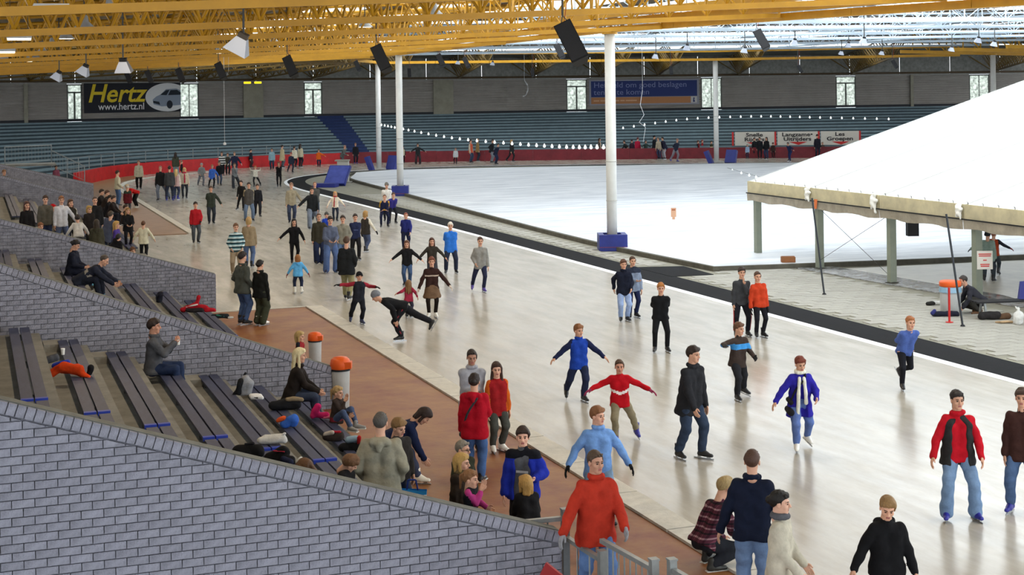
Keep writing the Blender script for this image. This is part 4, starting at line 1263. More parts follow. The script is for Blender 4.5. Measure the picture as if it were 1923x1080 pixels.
def fpt(u, v, z): return unp(u, v, z)
p0 = fpt(1061, 970, 1.0); p1 = fpt(1130, 1012, 1.0); p2 = fpt(1228, 1066, 1.0)
fence_panel((5.65, 16.95), p0, 0.03, 0.03, .95, 5, 'short galvanised fence panel joining the nearest wall end to a thick post', posts=(1,))
fence_panel(p0, p1, 0.03, 0.03, .72, 3, 'galvanised fence panel between the two thick posts', posts=(1,))
fence_panel(p1, p2, 0.03, 0.03, .95, 9, 'galvanised fence panel running down to the right at the bottom edge', posts=(1,))
q0 = fpt(1262, 1066, 1.0); q1 = fpt(1330, 1105, 1.0)
fence_panel(q0, q1, 0.03, 0.03, .95, 6, 'galvanised fence panel after the gap, cut by the bottom edge', posts=(0,))
x, y = fpt(1045, 1072, 1.1)
root = tag(empty('red_sign_board', (x, y, .7), -.9), 'corner of a red board showing at the bottom beside the fence', 'sign')
MB().box((0, 0, .12), (.55, .03, .5), R=Matrix.Rotation(.5, 3, 'Y')).build('board', mat('board_red', '8e1f22', rough=.5), root)
MB().tube((0, 0, 0), (0, 0, -.66), .025, 6).build('leg', GALV, root)

# small things on the infield
x, y = unp(1265, 412, .16)
root = tag(empty('notice_stake', (x, y, .16), -ANG), 'small orange-brown notice standing on the white infield ice', 'notice')
MB().box((0, 0, .32), (.24, .03, .42)).build('board', mat('notice_tan', 'c79a7a'), root); MB().box((0, -.02, .44), (.16, .012, .06)).build('print', mat('notice_print', '9a5a3c'), root); MB().box((0, 0, .06), (.12, .05, .12)).build('foot', mat('notice_tan', 'c79a7a'), root)
x, y = unp(1480, 492, .17)
root = tag(empty('wooden_block', (x, y, .17), -ANG), 'brown wooden block lying on the infield kerb beside the marquee', 'block')
MB().box((0, 0, .09), (.46, .3, .18)).build('block_body', mat('wood_block', '8a5a38', rough=.8, var=.2, stretch=(1, 8, 1)), root); MB().box((0, 0, .19), (.44, .1, .02)).build('batten', mat('wood_block', '8a5a38'), root)
# bench with bags under the marquee edge
x, y = unp(1893, 598)
root = tag(empty('slatted_bench', (x, y, .03), -ANG + .15), 'dark slatted bench at the marquee edge behind the bin', 'bench')
for s in (-.15, 0, .15): MB().box((.15, s, .44), (2.2, .12, .04)).build('slat', BLK, root)
for a in (-.7, .9): MB().beam((a, -.2, 0), (a, -.1, .42), .05, .05).build('leg', GALV, root); MB().beam((a, .2, 0), (a, .1, .42), .05, .05).build('leg', GALV, root)
root2 = tag(empty('carrier_bag', (x + .55, y - .1, .50), -ANG), 'dark blue carrier bag with a white emblem standing on the slatted bench', 'bag')
vs = [(-.24, -.08, 0), (.24, -.08, 0), (.24, .08, 0), (-.24, .08, 0), (-.19, -.03, .46), (.2, -.03, .48), (.2, .03, .48), (-.19, .03, .46)]
MB().add(vs, [(3, 2, 1, 0), (0, 1, 5, 4), (1, 2, 6, 5), (2, 3, 7, 6), (3, 0, 4, 7), (4, 5, 6, 7)]).build('bag_body', mat('bag_blue', '2a2f78', rough=.4), root2)
MB().path([(-.06, 0, .46), (-.03, 0, .58), (.05, 0, .58), (.07, 0, .46)], .012, 5).build('handle', mat('bag_blue', '2a2f78'), root2)
e = [(-.09, .07), (-.02, .09), (.04, .14), (.02, .22), (.07, .28), (.04, .36), (-.05, .38), (-.1, .33), (-.02, .31), (-.01, .26), (-.08, .2)]
MB().add([(a, -.085 + .05 * b / .46 , b) for a, b in e], [tuple(range(len(e)))]).build('emblem', mat('emblem_white', 'c9cbe0'), root2)

# ================================================================== FIGURES: distance fields turned into meshes
def V3(*a): return np.array(a, float)
def sd_cone(P, a, b, ra, rb):
    ba = b - a
    t = np.clip(((P - a) @ ba) / max(1e-9, ba @ ba), 0, 1)
    return np.linalg.norm(P - a - t[..., None] * ba, axis=-1) - (ra + (rb - ra) * t)
def sd_ell(P, c, r, R=None):
    q = P - c
    if R is not None: q = q @ R
    k0 = np.linalg.norm(q / r, axis=-1)
    k1 = np.linalg.norm(q / (r * r), axis=-1)
    return k0 * (k0 - 1) / np.maximum(k1, 1e-6)
def prim_bb(p):
    if p[0] == 'c':
        m = max(p[3], p[4])
        return np.minimum(p[1], p[2]) - m, np.maximum(p[1], p[2]) + m
    m = max(p[2])
    return p[1] - m, p[1] + m
def prim_eval(p, P):
    return sd_cone(P, p[1], p[2], p[3], p[4]) if p[0] == 'c' else sd_ell(P, p[1], np.array(p[2], float), p[3] if len(p) > 3 else None)
def sdf_mesh(ops, h, wr=0.0, seed=0.0):
    """ops: ('add', prim, k) | ('sub', prim, k) | ('cut', point, normal); returns verts, quads"""
    adds = [o for o in ops if o[0] == 'add']
    lo = np.min([prim_bb(o[1])[0] for o in adds], axis=0) - 2.5 * h - wr
    hi = np.max([prim_bb(o[1])[1] for o in adds], axis=0) + 2.5 * h + wr
    n = np.ceil((hi - lo) / h).astype(int) + 1
    ax = [lo[i] + h * np.arange(n[i]) for i in range(3)]
    D = np.full(n, 10.0)
    for o in ops:
        if o[0] == 'cut':
            G = (ax[0][:, None, None] - o[1][0]) * o[2][0] + (ax[1][None, :, None] - o[1][1]) * o[2][1] + (ax[2][None, None, :] - o[1][2]) * o[2][2]
            D = np.maximum(D, G)
            continue
        a, b = prim_bb(o[1]); k = o[2]
        pad = k + 2.5 * h
        i0 = np.maximum(0, np.floor((a - pad - lo) / h).astype(int)); i1 = np.minimum(n, np.ceil((b + pad - lo) / h).astype(int) + 1)
        if np.any(i1 <= i0): continue
        sl = tuple(slice(i0[i], i1[i]) for i in range(3))
        P = np.stack(np.meshgrid(ax[0][sl[0]], ax[1][sl[1]], ax[2][sl[2]], indexing='ij'), -1)
        d = prim_eval(o[1], P)
        S = D[sl]
        if o[0] == 'add':
            t = np.clip(.5 + .5 * (S - d) / k, 0, 1)
            D[sl] = S * (1 - t) + d * t - k * t * (1 - t)
        else:
            d = -d
            t = np.clip(.5 - .5 * (S - d) / k, 0, 1)
            D[sl] = S * (1 - t) + d * t + k * t * (1 - t)
    if wr:
        X, Y, Z = ax[0][:, None, None], ax[1][None, :, None], ax[2][None, None, :]
        D = D + wr * (np.sin(34 * Z + 11 * X + 2.2 * np.sin(9 * Y + 7 * X + seed) + seed) * .6 + np.sin(21 * X - 25 * Z + 15 * Y + 2 * np.sin(6 * Z + seed) + seed * 2) * .5)
    s = D < 0
    cx = s[:-1, :-1, :-1].astype(np.int8)
    tot = np.zeros(n - 1, np.int8)
    for i in (0, 1):
        for j in (0, 1):
            for k in (0, 1):
                tot += s[i:n[0] - 1 + i, j:n[1] - 1 + j, k:n[2] - 1 + k]
    act = (tot > 0) & (tot < 8)
    I = np.argwhere(act)
    idx = -np.ones(n - 1, int); idx[act] = np.arange(len(I))
    acc = np.zeros((len(I), 3)); cnt = np.zeros(len(I))
    cor = [(i, j, k) for i in (0, 1) for j in (0, 1) for k in (0, 1)]
    vals = {c: D[I[:, 0] + c[0], I[:, 1] + c[1], I[:, 2] + c[2]] for c in cor}
    for c in cor:
        for a_ in range(3):
            if c[a_] == 0:
                e = list(c); e[a_] = 1; e = tuple(e)
                va, vb = vals[c], vals[e]
                m = (va < 0) != (vb < 0)
                t = va[m] / (va[m] - vb[m])
                p = np.tile(np.array(c, float), (m.sum(), 1)); p[:, a_] = t
                acc[m] += p; cnt[m] += 1
    V = lo + h * (I + acc / cnt[:, None])
    Q = []
    for a_ in range(3):
        b_, c_ = (a_ + 1) % 3, (a_ + 2) % 3
        sl0 = [slice(None)] * 3; sl1 = [slice(None)] * 3
        sl0[a_] = slice(0, -1); sl1[a_] = slice(1, None)
        ch = s[tuple(sl0)] != s[tuple(sl1)]
        E_ = np.argwhere(ch)
        E_ = E_[(E_[:, b_] > 0) & (E_[:, c_] > 0) & (E_[:, b_] < n[b_] - 1) & (E_[:, c_] < n[c_] - 1)]
        ins = s[E_[:, 0], E_[:, 1], E_[:, 2]]
        def cell(db, dc):
            q = E_.copy(); q[:, b_] -= db; q[:, c_] -= dc
            return idx[q[:, 0], q[:, 1], q[:, 2]]
        quad = np.stack([cell(1, 1), cell(0, 1), cell(0, 0), cell(1, 0)], 1)
        quad[~ins] = quad[~ins][:, ::-1]
        Q.append(quad)
    return V, np.concatenate(Q)
def np_mesh(name, V, Q, mats, mi=None):
    me = bpy.data.meshes.new(name)
    me.vertices.add(len(V)); me.vertices.foreach_set('co', np.ascontiguousarray(V, np.float32).ravel())
    me.loops.add(Q.size); me.loops.foreach_set('vertex_index', np.ascontiguousarray(Q, np.int32).ravel())
    me.polygons.add(len(Q))
    me.polygons.foreach_set('loop_start', np.arange(0, Q.size, 4, dtype=np.int32))
    me.polygons.foreach_set('use_smooth', np.ones(len(Q), bool))
    for m in mats: me.materials.append(m)
    if mi is not None: me.polygons.foreach_set('material_index', np.ascontiguousarray(mi, np.int32))
    me.update(calc_edges=True)
    return me
def C(a, b, ra, rb=None): return ('c', np.array(a, float), np.array(b, float), ra, ra if rb is None else rb)
def EL(c, r): return ('e', np.array(c, float), tuple(r))
def ADD(p, k=.02): return ('add', p, k)
def SUB(p, k=.01): return ('sub', p, k)
# ---- head (face towards +Y, centre of the head at the origin), hands, hair, skates: built once, in two finenesses
def head_ops():
    o = [ADD(EL((0, -.012, .035), (.074, .094, .088)), .02), ADD(EL((0, .022, -.042), (.058, .066, .074)), .03),
         ADD(C((-.012, .062, -.094), (.012, .062, -.094), .022), .025), ADD(C((0, .092, .006), (0, .108, -.026), .008, .013), .012),
         ADD(C((-.012, .095, -.032), (.012, .095, -.032), .009), .01)]
    for s in (-1, 1):
        o += [ADD(C((s * .014, .085, .024), (s * .046, .072, .022), .010), .012), ADD(EL((s * .042, .058, -.026), (.022, .02, .022)), .02),
              SUB(EL((s * .031, .100, .006), (.019, .018, .011)), .008), ADD(EL((s * .031, .079, .005), (.013, .012, .011)), .002),
              ADD(EL((s * .077, -.006, -.008), (.010, .022, .032)), .006)]
    o += [ADD(C((-.016, .083, -.056), (.016, .083, -.056), .008), .006), ADD(C((-.014, .081, -.068), (.014, .081, -.068), .0085), .006),
          ADD(C((0, -.022, -.06), (0, -.034, -.17), .052, .056), .03)]
    return o
def region(V, Q):
    c = V[Q].mean(1)
    mi = np.zeros(len(Q), int)
    for s in (-1, 1):
        mi[(np.linalg.norm((c - V3(s * .031, .088, .005)) / V3(.0145, .02, .0085), axis=1) < 1)] = 1
        mi[(np.abs(c[:, 0] - s * .031) < .019) & (np.abs(c[:, 2] - .0245) < .006) & (c[:, 1] > .06)] = 3
    mi[(np.abs(c[:, 0]) < .021) & (np.abs(c[:, 2] + .062) < .0125) & (c[:, 1] > .07)] = 2
    return mi
HEADT = []
for hh in (.0068, .016):
    V, Q = sdf_mesh(head_ops(), hh); HEADT.append((V, Q, region(V, Q)))
def hand_ops(curl):
    """right hand hanging: wrist at the origin, fingers to -Z, palm facing -X, thumb to +Y"""
    o = [ADD(C((0, -.022, -.03), (0, -.024, -.082), .016, .015), .012), ADD(C((0, .0, -.03), (0, .0, -.086), .017, .016), .012),
         ADD(C((0, .022, -.032), (0, .024, -.08), .016, .015), .012), ADD(C((0, 0, .02), (0, 0, -.03), .024, .021), .02)]
    for y, L, z in ((-.031, .062, -.085), (-.011, .078, -.092), (.010, .084, -.093), (.030, .076, -.088)):
        a1, a2, a3 = curl * .5, curl * 1.2, curl * 1.7
        p = V3(0, y, z)
        for ln, an, r0, r1 in ((.45, a1, .0092, .0088), (.30, a2, .0088, .0082), (.25, a3, .0082, .0072)):
            q = p + V3(-math.sin(an), y * .12, -math.cos(an)) * L * ln
            o.append(ADD(C(p, q, r0, r1), .004)); p = q
    a, b, c_ = V3(-.004, .026, -.03), V3(-.016, .052, -.062), V3(-.026, .056, -.092)
    o += [ADD(C(a, b, .0125, .011), .008), ADD(C(b, c_, .0105, .0085), .004)]
    return o
HANDT = {}
for nm, cu in (('relaxed', .45), ('fist', 1.15)):
    HANDT[nm] = [sdf_mesh(hand_ops(cu), hh) for hh in (.0056, .011)]
HAIR = {}
def tufts(kind):
    if kind in ('beanie', 'cap', 'bald'): return []
    rs = random.Random(len(kind) * 7 + ord(kind[1]))
    o = []
    g = .007 if kind == 'crop' else .014
    for i in range(46):
        t = rs.uniform(0, 2 * math.pi); e = rs.uniform(.12, 1.45)
        d = V3(math.cos(t) * math.cos(e), math.sin(t) * math.cos(e), math.sin(e))
        if d[1] > .35 and e < .75: continue
        p = V3(0, -.016, .036) + d * V3(.080, .10, .094)
        sw = V3(rs.uniform(-.5, .5), .5 - .2 * d[1], -.9 + e * .4)
        o.append(ADD(C(p, p + sw * .035, g, g * .55), .006))
    for s in (-1, 1):                              # sideburns and temple hair
        o.append(ADD(C((s * .073, .018, .05), (s * .072, .022, .0), .012, .008), .008))
    for i in range(7):                             # fringe edge
        x = (i - 3) * .018 + rs.uniform(-.006, .006)
        o.append(ADD(C((x, .080 - abs(x) * .35, .098), (x + rs.uniform(-.012, .012), .092 - abs(x) * .4, .066 if kind != 'crop' else .08), .012 if kind != 'crop' else .007, .006), .006))
    return o
def cap_ops(g, c0=0.0, tilt=.66):
    n_ = V3(0, math.sin(tilt), -math.cos(tilt))
    return [ADD(EL((0, -.016, .036), (.074 + g, .094 + g, .088 + g)), .02), ('cut', V3(0, -.016, c0), n_)]
def hair_ops(kind):
    if kind == 'short': return cap_ops(.017, -.004, .68) + [ADD(C((-.05, .060, .088), (.05, .064, .082), .024), .03), ADD(C((-.02, .0, .125), (.03, .02, .128), .018), .03)]
    if kind == 'crop': return cap_ops(.009, .002, .70)
    if kind == 'bald': return cap_ops(.006, -.02, 1.05)
    if kind == 'bob':
        o = cap_ops(.020, .0, .62) + [ADD(C((-.05, .055, .09), (.05, .055, .09), .024), .03)]
        for s in (-1, 1): o += [ADD(C((s * .074, -.01, .02), (s * .076, .005, -.085), .028, .024), .02), ADD(C((s * .045, -.075, .0), (s * .05, -.07, -.10), .036, .03), .02)]
        return o + [ADD(C((0, -.085, 0), (0, -.08, -.11), .04, .034), .02)]
    if kind == 'long':
        o = cap_ops(.018, .0, .62) + [ADD(C((-.04, .055, .095), (.04, .055, .095), .022), .03)]
        for s in (-1, 1): o += [ADD(C((s * .074, -.012, .02), (s * .088, .01, -.19), .026, .022), .02), ADD(C((s * .045, -.075, 0), (s * .07, -.085, -.24), .036, .026), .02)]
        return o + [ADD(C((0, -.085, 0), (0, -.105, -.27), .042, .028), .03)]
    if kind == 'pony':
        return cap_ops(.013, .0, .66) + [ADD(EL((0, -.118, .05), (.026, .024, .026)), .012), ADD(C((0, -.135, .04), (0, -.15, -.13), .028, .013), .01), ADD(C((-.04, .058, .09), (.04, .058, .09), .018), .03)]
    if kind == 'bun':
        return cap_ops(.013, .0, .66) + [ADD(EL((0, -.118, .03), (.04, .036, .04)), .01)]
    if kind == 'beanie': return cap_ops(.020, -.004, .42) + [ADD(C((-.055, .05, .04), (.055, .05, .04), .03), .02), ADD(C((-.06, -.07, -.0), (.06, -.07, -.0), .035), .02)]
    if kind == 'cap': return cap_ops(.016, .03, .35) + [ADD(C((-.05, .10, .052), (.05, .10, .052), .016), .012), ADD(C((-.035, .135, .045), (.035, .135, .045), .012), .02)]
for kd in ('short', 'crop', 'bald', 'bob', 'long', 'pony', 'bun', 'beanie', 'cap'):
    HAIR[kd] = []
    for hh in (.0085, .019):
        V, Q = sdf_mesh(hair_ops(kd) + tufts(kd), hh, wr=.0042 if hh < .01 else .003)
        HAIR[kd].append(np_mesh('hair_' + kd, V, Q, [mat('hair_base', '3a2c22', rough=.6)]))
# footwear: ankle at the origin, toes towards +Y; blade reaches down to -0.13
def boot_ops():
    return [ADD(C((0, -.012, .10), (0, -.008, -.03), .052, .046), .02), ADD(C((0, -.035, -.055), (0, .06, -.062), .04, .036), .03), ADD(C((0, .06, -.062), (0, .165, -.07), .04, .032), .03),
            ADD(C((0, .01, -.0), (0, .09, -.045), .038, .03), .03), ('cut', V3(0, 0, -.09), V3(0, 0, -1.)), ('cut', V3(0, 0, .11), V3(0, 0, 1.))]
BOOT = [np_mesh('boot', *sdf_mesh(boot_ops(), hh), [mat('boot_base', '1e1e20', rough=.45)]) for hh in (.011, .024)]
SHOE_OPS = [ADD(C((0, -.01, .03), (0, -.01, -.03), .045, .044), .02), ADD(C((0, -.035, -.055), (0, .06, -.06), .038, .036), .03), ADD(C((0, .06, -.06), (0, .165, -.066), .038, .03), .03), ('cut', V3(0, 0, -.09), V3(0, 0, -1.))]
SHOE = [np_mesh('shoe', *sdf_mesh(SHOE_OPS, hh), [mat('boot_base', '1e1e20')]) for hh in (.011, .024)]
STEEL = mat('blade_steel', 'b4b8bc', rough=.25, metal=.8)
BLADE = MB().box((0, .035, -.122), (.006, .34, .022)).box((0, -.04, -.10), (.028, .05, .03)).box((0, .12, -.10), (.028, .06, .03)).mesh('blade', STEEL)
SOLE = MB().box((0, .055, -.094), (.078, .27, .02)).mesh('sole', mat('shoe_sole', 'cfcfca'))
EYE = mat('eye', '241d19', rough=.2); 
def skin(c): return mat('skin_' + c, c, rough=.55, spec=.3, var=.05, vscale=20)
def lipm(): return mat('lips', 'a0605a', rough=.5)
def basis(z, fwd):
    """rotation whose -Z axis is z and whose Y axis is close to fwd"""
    z = -z / np.linalg.norm(z)
    y = fwd - z * (fwd @ z)
    if np.linalg.norm(y) < 1e-3: y = V3(1, 0, .2) - z * (V3(1, 0, .2) @ z)
    y /= np.linalg.norm(y)
    return np.stack([np.cross(y, z), y, z], 1)
def ik(a, t, l1, l2, pole):
    d = t - a; L = np.linalg.norm(d)
    if L > (l1 + l2) * .995:
        t = a + d / L * (l1 + l2) * .995; d = t - a; L = np.linalg.norm(d)
    L = max(L, abs(l1 - l2) * 1.05 + 1e-3)
    x = (l1 * l1 - l2 * l2 + L * L) / (2 * L)
    u = d / np.linalg.norm(d)
    p = pole - u * (pole @ u); p /= max(1e-6, np.linalg.norm(p))
    return a + u * x + p * math.sqrt(max(0, l1 * l1 - x * x)), t
ARMS = {'d': (.045, .03, -.315), 'o': (.17, .03, -.25), 'oo': (.25, .03, -.15), 'b': (-.105, -.115, -.20), 'p': (.02, .07, -.245), 'f': (-.03, .17, -.20),
        'fd': (.03, .13, -.27), 'face': (-.07, .15, .06), 'lap': (-.05, .2, -.22), 'x': (-.10, .14, -.16), 'bk': (.05, -.14, -.25), 'up': (.16, .05, .10), 'chin': (-.08, .13, .0), 'w1': (.05, .14, -.28), 'w2': (.05, -.10, -.29)}
LEGS = {'s': ((-.055, 0, 0), (.055, 0, 0)), 'sw': ((-.10, .02, 0), (.10, -.01, 0)), 'w': ((-.055, .13, 0), (.055, -.12, .02)), 'wr': ((-.055, -.12, .02), (.055, .13, 0)),
        'g': ((-.05, .04, 0), (.13, -.20, .04)), 'gl': ((-.13, -.20, .04), (.05, .04, 0)), 'st': ((-.06, .06, 0), (.22, -.16, .03)), 'stl': ((-.22, -.16, .03), (.06, .06, 0)),
        'v': ((-.09, .04, 0), (.09, .04, 0)), 'u': ((-.05, .02, 0), (.05, -.26, .13)), 'ul': ((-.05, -.26, .13), (.05, .02, 0)),
        'sit': ((-.075, .27, -.235), (.075, .27, -.235)), 'sitw': ((-.09, .24, -.235), (.09, .31, -.235)), 'sitf': ((-.07, .34, -.20), (.07, .38, -.20))}
NP = [0]
def person(label, u=None, v=None, vt=None, h=None, f=0.0, z=0.0, k=1.0, at=None, top=('jacket', '333333'), bot=('jeans', '40506a'), hair=('short', '3a2a20'),
           foot=('skate', '1e1e20'), arms=('d', 'd'), legs='s', lean=.04, side=0.0, pz=None, look=0.0, nod=0.0, skinc='c99a80', glove=None, g='skaters on the ice',
           extra=(), kn=0.0, fist=False, bw=1.0, over=None, fy=(0, 0)):
    NP[0] += 1
    sit = isinstance(legs, str) and legs.startswith('sit')
    if at is None:
        if v is not None: at = unp(u, v, z)
        else: at = unp(u, vt, z + h * k)
    X, Y = at
    dep = depth(X, Y)
    if h is None: h = (v - vt) * dep / F / k
    pxm = F / dep
    lod = 0 if pxm > 62 else 1
    vx = .0135 if pxm > 110 else .018 if pxm > 62 else .026 if pxm > 36 else .034
    away = math.atan2(Y, X)                         # direction camera -> person
    yaw = away + math.pi + math.radians(f) - math.pi / 2
    root = tag(empty('person', (X, Y, z), yaw), label, 'person', g)
    hs = (.62 + .38 * h / 1.75) * 1.07
    skated = foot[0] == 'skate'
    ank = (.132 if skated else .092) * hs
    # ---------- skeleton
    ft = [V3(*[c_ * h for c_ in p]) for p in (LEGS[legs] if isinstance(legs, str) else legs)]
    th, sh = .245 * h, .235 * h
    if pz is None:
        hp = min([f_[2] + ank + math.sqrt(max(.02, (th + sh - .004) ** 2 - (f_[0] * .6) ** 2 - f_[1] ** 2)) for f_ in ft if f_[2] < .09 * h] + [.515 * h + ank * .2])
        hp -= kn * h
    else: hp = pz * h
    P0 = V3(0, 0, hp)
    cl, sl_, cs, ss = math.cos(lean), math.sin(lean), math.cos(side), math.sin(side)
    U = V3(ss * cl, sl_, cl * cs); U /= np.linalg.norm(U)
    R_ = V3(1, 0, 0) - U * U[0]; R_ /= np.linalg.norm(R_)
    Fw = np.cross(U, R_)
    T = lambda r, f_, up: P0 + (R_ * r + Fw * f_ + U * up) * h
    hip = [T(-.05, 0, 0), T(.05, 0, 0)]
    ankp, knee = [], []
    for i in (0, 1):
        t = ft[i] + V3(0, 0, ank)
        pole = V3((-.25, .25)[i], 1, .15)
        kk, t2 = ik(hip[i], t, th, sh, pole); knee.append(kk); ankp.append(t2)
    shp = [T(-.092 * bw, 0, .270), T(.092 * bw, 0, .270)]
    elb, wri = [], []
    for i in (0, 1):
        a = ARMS[arms[i]] if isinstance(arms[i], str) else arms[i]
        s = (-1, 1)[i]
        t = shp[i] + V3(s * a[0], a[1], a[2]) * h
        e, t2 = ik(shp[i], t, .162 * h, .150 * h, V3(s * .55, -.8, -.35)); elb.append(e); wri.append(t2)
    nb = T(0, -.005, .323)
    hup = V3(0, math.sin(lean * .35 + nod), math.cos(lean * .35 + nod))
    ytop = .485 * h - .125 * hs
    hc = nb + (U * .4 + hup * .6) * (ytop - .323 * h + ank * .25)
    hz = hup / np.linalg.norm(hup)
    hy0 = V3(-math.sin(math.radians(look)), math.cos(math.radians(look)), 0)
    hy = hy0 - hz * (hy0 @ hz); hy /= np.linalg.norm(hy)
    HR = np.stack([np.cross(hy, hz), hy, hz], 1)
    # ---------- body: one mesh with head, trunk, limbs, hands
    b = bw
    ops = [ADD(C(T(-.035, 0, .02), T(-.045 * b, 0, .23), .050 * h, .048 * h), .03), ADD(C(T(.035, 0, .02), T(.045 * b, 0, .23), .050 * h, .048 * h), .03),
           ADD(C(T(0, 0, .23), nb + U * .015, .042 * h, .033 * h), .03), ADD(C(nb - U * .02, hc - hz * .06 * hs, .055 * hs, .05 * hs), .02)]
    for i in (0, 1):
        ops += [ADD(C(shp[i], elb[i], .026 * h, .021 * h), .012), ADD(C(elb[i], wri[i], .021 * h, .017 * h), .01),
                ADD(C(hip[i], knee[i], .040 * h, .026 * h), .015), ADD(C(knee[i], ankp[i], .026 * h, .02 * h), .012)]
    V, Q = sdf_mesh(ops, max(vx * 1.35, .022))
    mi = np.zeros(len(Q), int)
    HV, HQ, HM = HEADT[lod]
    Vs, Qs, Ms = [V, HV * hs @ HR.T + hc], [Q, HQ + len(V)], [mi, HM]
    off = len(V) + len(HV)
    gl = 4 if glove else 0
    for i in (0, 1):
        hv, hq = HANDT['fist' if fist else 'relaxed'][lod]
        sc_ = hs * (1.12 if glove else 1.0)
        hv = hv * sc_ * (V3(1, 1, 1) if i else V3(-1, 1, 1)); hq = hq if i else hq[:, ::-1]
        B = basis(wri[i] - elb[i], V3(0, 1, .15))
        Vs.append(hv @ B.T + wri[i]); Qs.append(hq + off); Ms.append(np.full(len(hq), gl)); off += len(hv)
    hairm = mat('hair_' + hair[1], hair[1], rough=.55, spec=.3, var=.3, vscale=30, stretch=(3, 3, .5), bump=.4, bscale=60)
    me = np_mesh('body', np.concatenate(Vs), np.concatenate(Qs), [skin(skinc), EYE, lipm(), mat('brow', '4a3426'), cloth(glove or '222222')], np.concatenate(Ms))
    inst('body', me, root)
    M = Matrix.Translation(Vector(hc)) @ Matrix([[*HR[0], 0], [*HR[1], 0], [*HR[2], 0], [0, 0, 0, 1]]) @ Matrix.Scale(hs, 4)
    inst({'beanie': 'knitted_hat', 'cap': 'cap'}.get(hair[0], 'hair'), HAIR[hair[0]][lod], root, M=M, mt=hairm if hair[0] not in ('beanie', 'cap') else cloth(hair[1]))
    # ---------- trousers / skirt
    kind, col = bot[0], bot[1]
    bo = {'jeans': 1.0, 'wide': 1.18, 'slim': .84, 'tights': .80, 'skirt': .78, 'flare': .98}[kind]
    fl = {'wide': 1.35, 'flare': 1.5}.get(kind, 1.05)
    ops = [ADD(C(T(-.035, -.005, -.005), T(.035, -.004, -.01), .066 * h * (.9 + .1 * bo)), .03), ADD(C(T(-.03, 0, .03), T(.03, 0, .03), .056 * h), .03)]
    for i in (0, 1):
        ops += [ADD(C(hip[i] - V3(0, 0, .01), knee[i], .066 * h * (.55 + .45 * bo), .049 * h * bo), .025), ADD(C(knee[i], ankp[i] + (knee[i] - ankp[i]) * (.07 if fl < 1.3 else -.06), .047 * h * bo, .038 * h * bo * fl), .015)]
    V, Q = sdf_mesh(ops, vx, wr=.0075 if vx < .02 and bo > .9 else 0, seed=NP[0])
    inst({'tights': 'tights', 'skirt': 'tights', 'slim': 'trousers'}.get(kind, 'jeans' if kind in ('jeans', 'flare') else 'trousers'), np_mesh('trousers', V, Q, [cloth(col)]), root)
    if kind == 'skirt':
        so = [ADD(C(T(-.025, 0, .03), T(-.03, .0, -.16), .075 * h, .125 * h), .04), ADD(C(T(.025, 0, .03), T(.03, .0, -.16), .075 * h, .125 * h), .04), ('cut', T(0, 0, -.19), -U), ('cut', T(0, 0, .04), U)]
        V, Q = sdf_mesh(so, vx, wr=.006, seed=NP[0]); inst('skirt', np_mesh('skirt', V, Q, [cloth(bot[2])]), root)
    # ---------- tops
    tops = [top] + ([over] if over else [])
    for ti, tp in enumerate(tops):
        opt = tp[2] if len(tp) > 2 else {}
        kd = tp[0]
        bk = {'sweater': 1.0, 'shirt': .97, 'jacket': 1.13, 'coat': 1.14, 'vest': 1.2, 'hoodie': 1.1, 'poncho': 1.3}[kd] * opt.get('b', 1.0) * (1.08 if ti else 1.0)
        hem = opt.get('hem', {'sweater': .035, 'shirt': .05, 'jacket': .065, 'coat': .20, 'vest': .06, 'hoodie': .05, 'poncho': .24}[kd])
        if sit: hem = min(hem, .06)
        ops = []
        for s in (-1, 1):
            ops += [ADD(C(T(s * .036, 0, -.02), T(s * .050 * b, 0, .222), .070 * h * bk, .064 * h * (.5 + .5 * bk)), .035)]
            dn = T(s * .04, 0, -hem)
            if hem > .12: dn = dn * V3(1, 1, 1)
            ops.append(ADD(C(T(s * .036, 0, 0), dn, .072 * h * bk, (.080 if hem < .12 else .090) * h * bk), .035))
        ops.append(ADD(C(T(-.045 * b, -.004, .256), T(.045 * b, -.004, .256), .046 * h * (.5 + .5 * bk)), .03))
        ops.append(ADD(C(T(0, 0, .27), nb + U * .012 * h / 1.7, .05 * h, .038 * h), .035))
        ops.append(('cut', T(0, 0, -hem - .02), -U))
        ops.append(('cut', nb + U * (.042 if kd in ('jacket', 'coat', 'poncho', 'hoodie') or opt.get('collar') else .026) * h / 1.7, U))
        if opt.get('open'):                         # open front: cut a wedge so that the layer below shows
            ops += [SUB(C(T(s * opt['open'] * .5, .105, -.12), T(s * opt['open'] * .3, .095, .275), .052 * h, .05 * h), .008) for s in (-1, 1)]
        if kd != 'vest':
            ab = (.5 + .5 * bk) * (1.13 if ti else 1.0)
            for i in (0, 1):
                s = (-1, 1)[i]
                ops += [ADD(C(T(s * .06 * b, 0, .27), shp[i], .038 * h * ab, .040 * h * ab), .03), ADD(C(shp[i], elb[i], .041 * h * ab, .036 * h * ab), .02),
                        ADD(C(elb[i], wri[i] + (wri[i] - elb[i]) * .02, .035 * h * ab, .028 * h * ab), .015)]
            if kd == 'poncho':
                for i in (0, 1): ops.append(ADD(C(shp[i], hip[i] + R_ * (-.05, .05)[i] * h - U * .12 * h, .05 * h, .075 * h), .06))
        if opt.get('hood') or kd == 'hoodie':
            ops += [ADD(C(T(-.045, -.055, .30), T(.045, -.055, .30), .034 * h), .02), ADD(C(T(0, -.075, .285), T(0, -.085, .25), .035 * h, .02 * h), .02)]
        if opt.get('collar'):
            for i in range(8):
                t0, t1 = math.pi * 2 * i / 8, math.pi * 2 * (i + 1) / 8
                g_ = lambda t: nb + (R_ * math.sin(t) * .042 + Fw * math.cos(t) * .040) * h + U * .01 * h
                ops.append(ADD(C(g_(t0), g_(t1), .019 * h), .01))
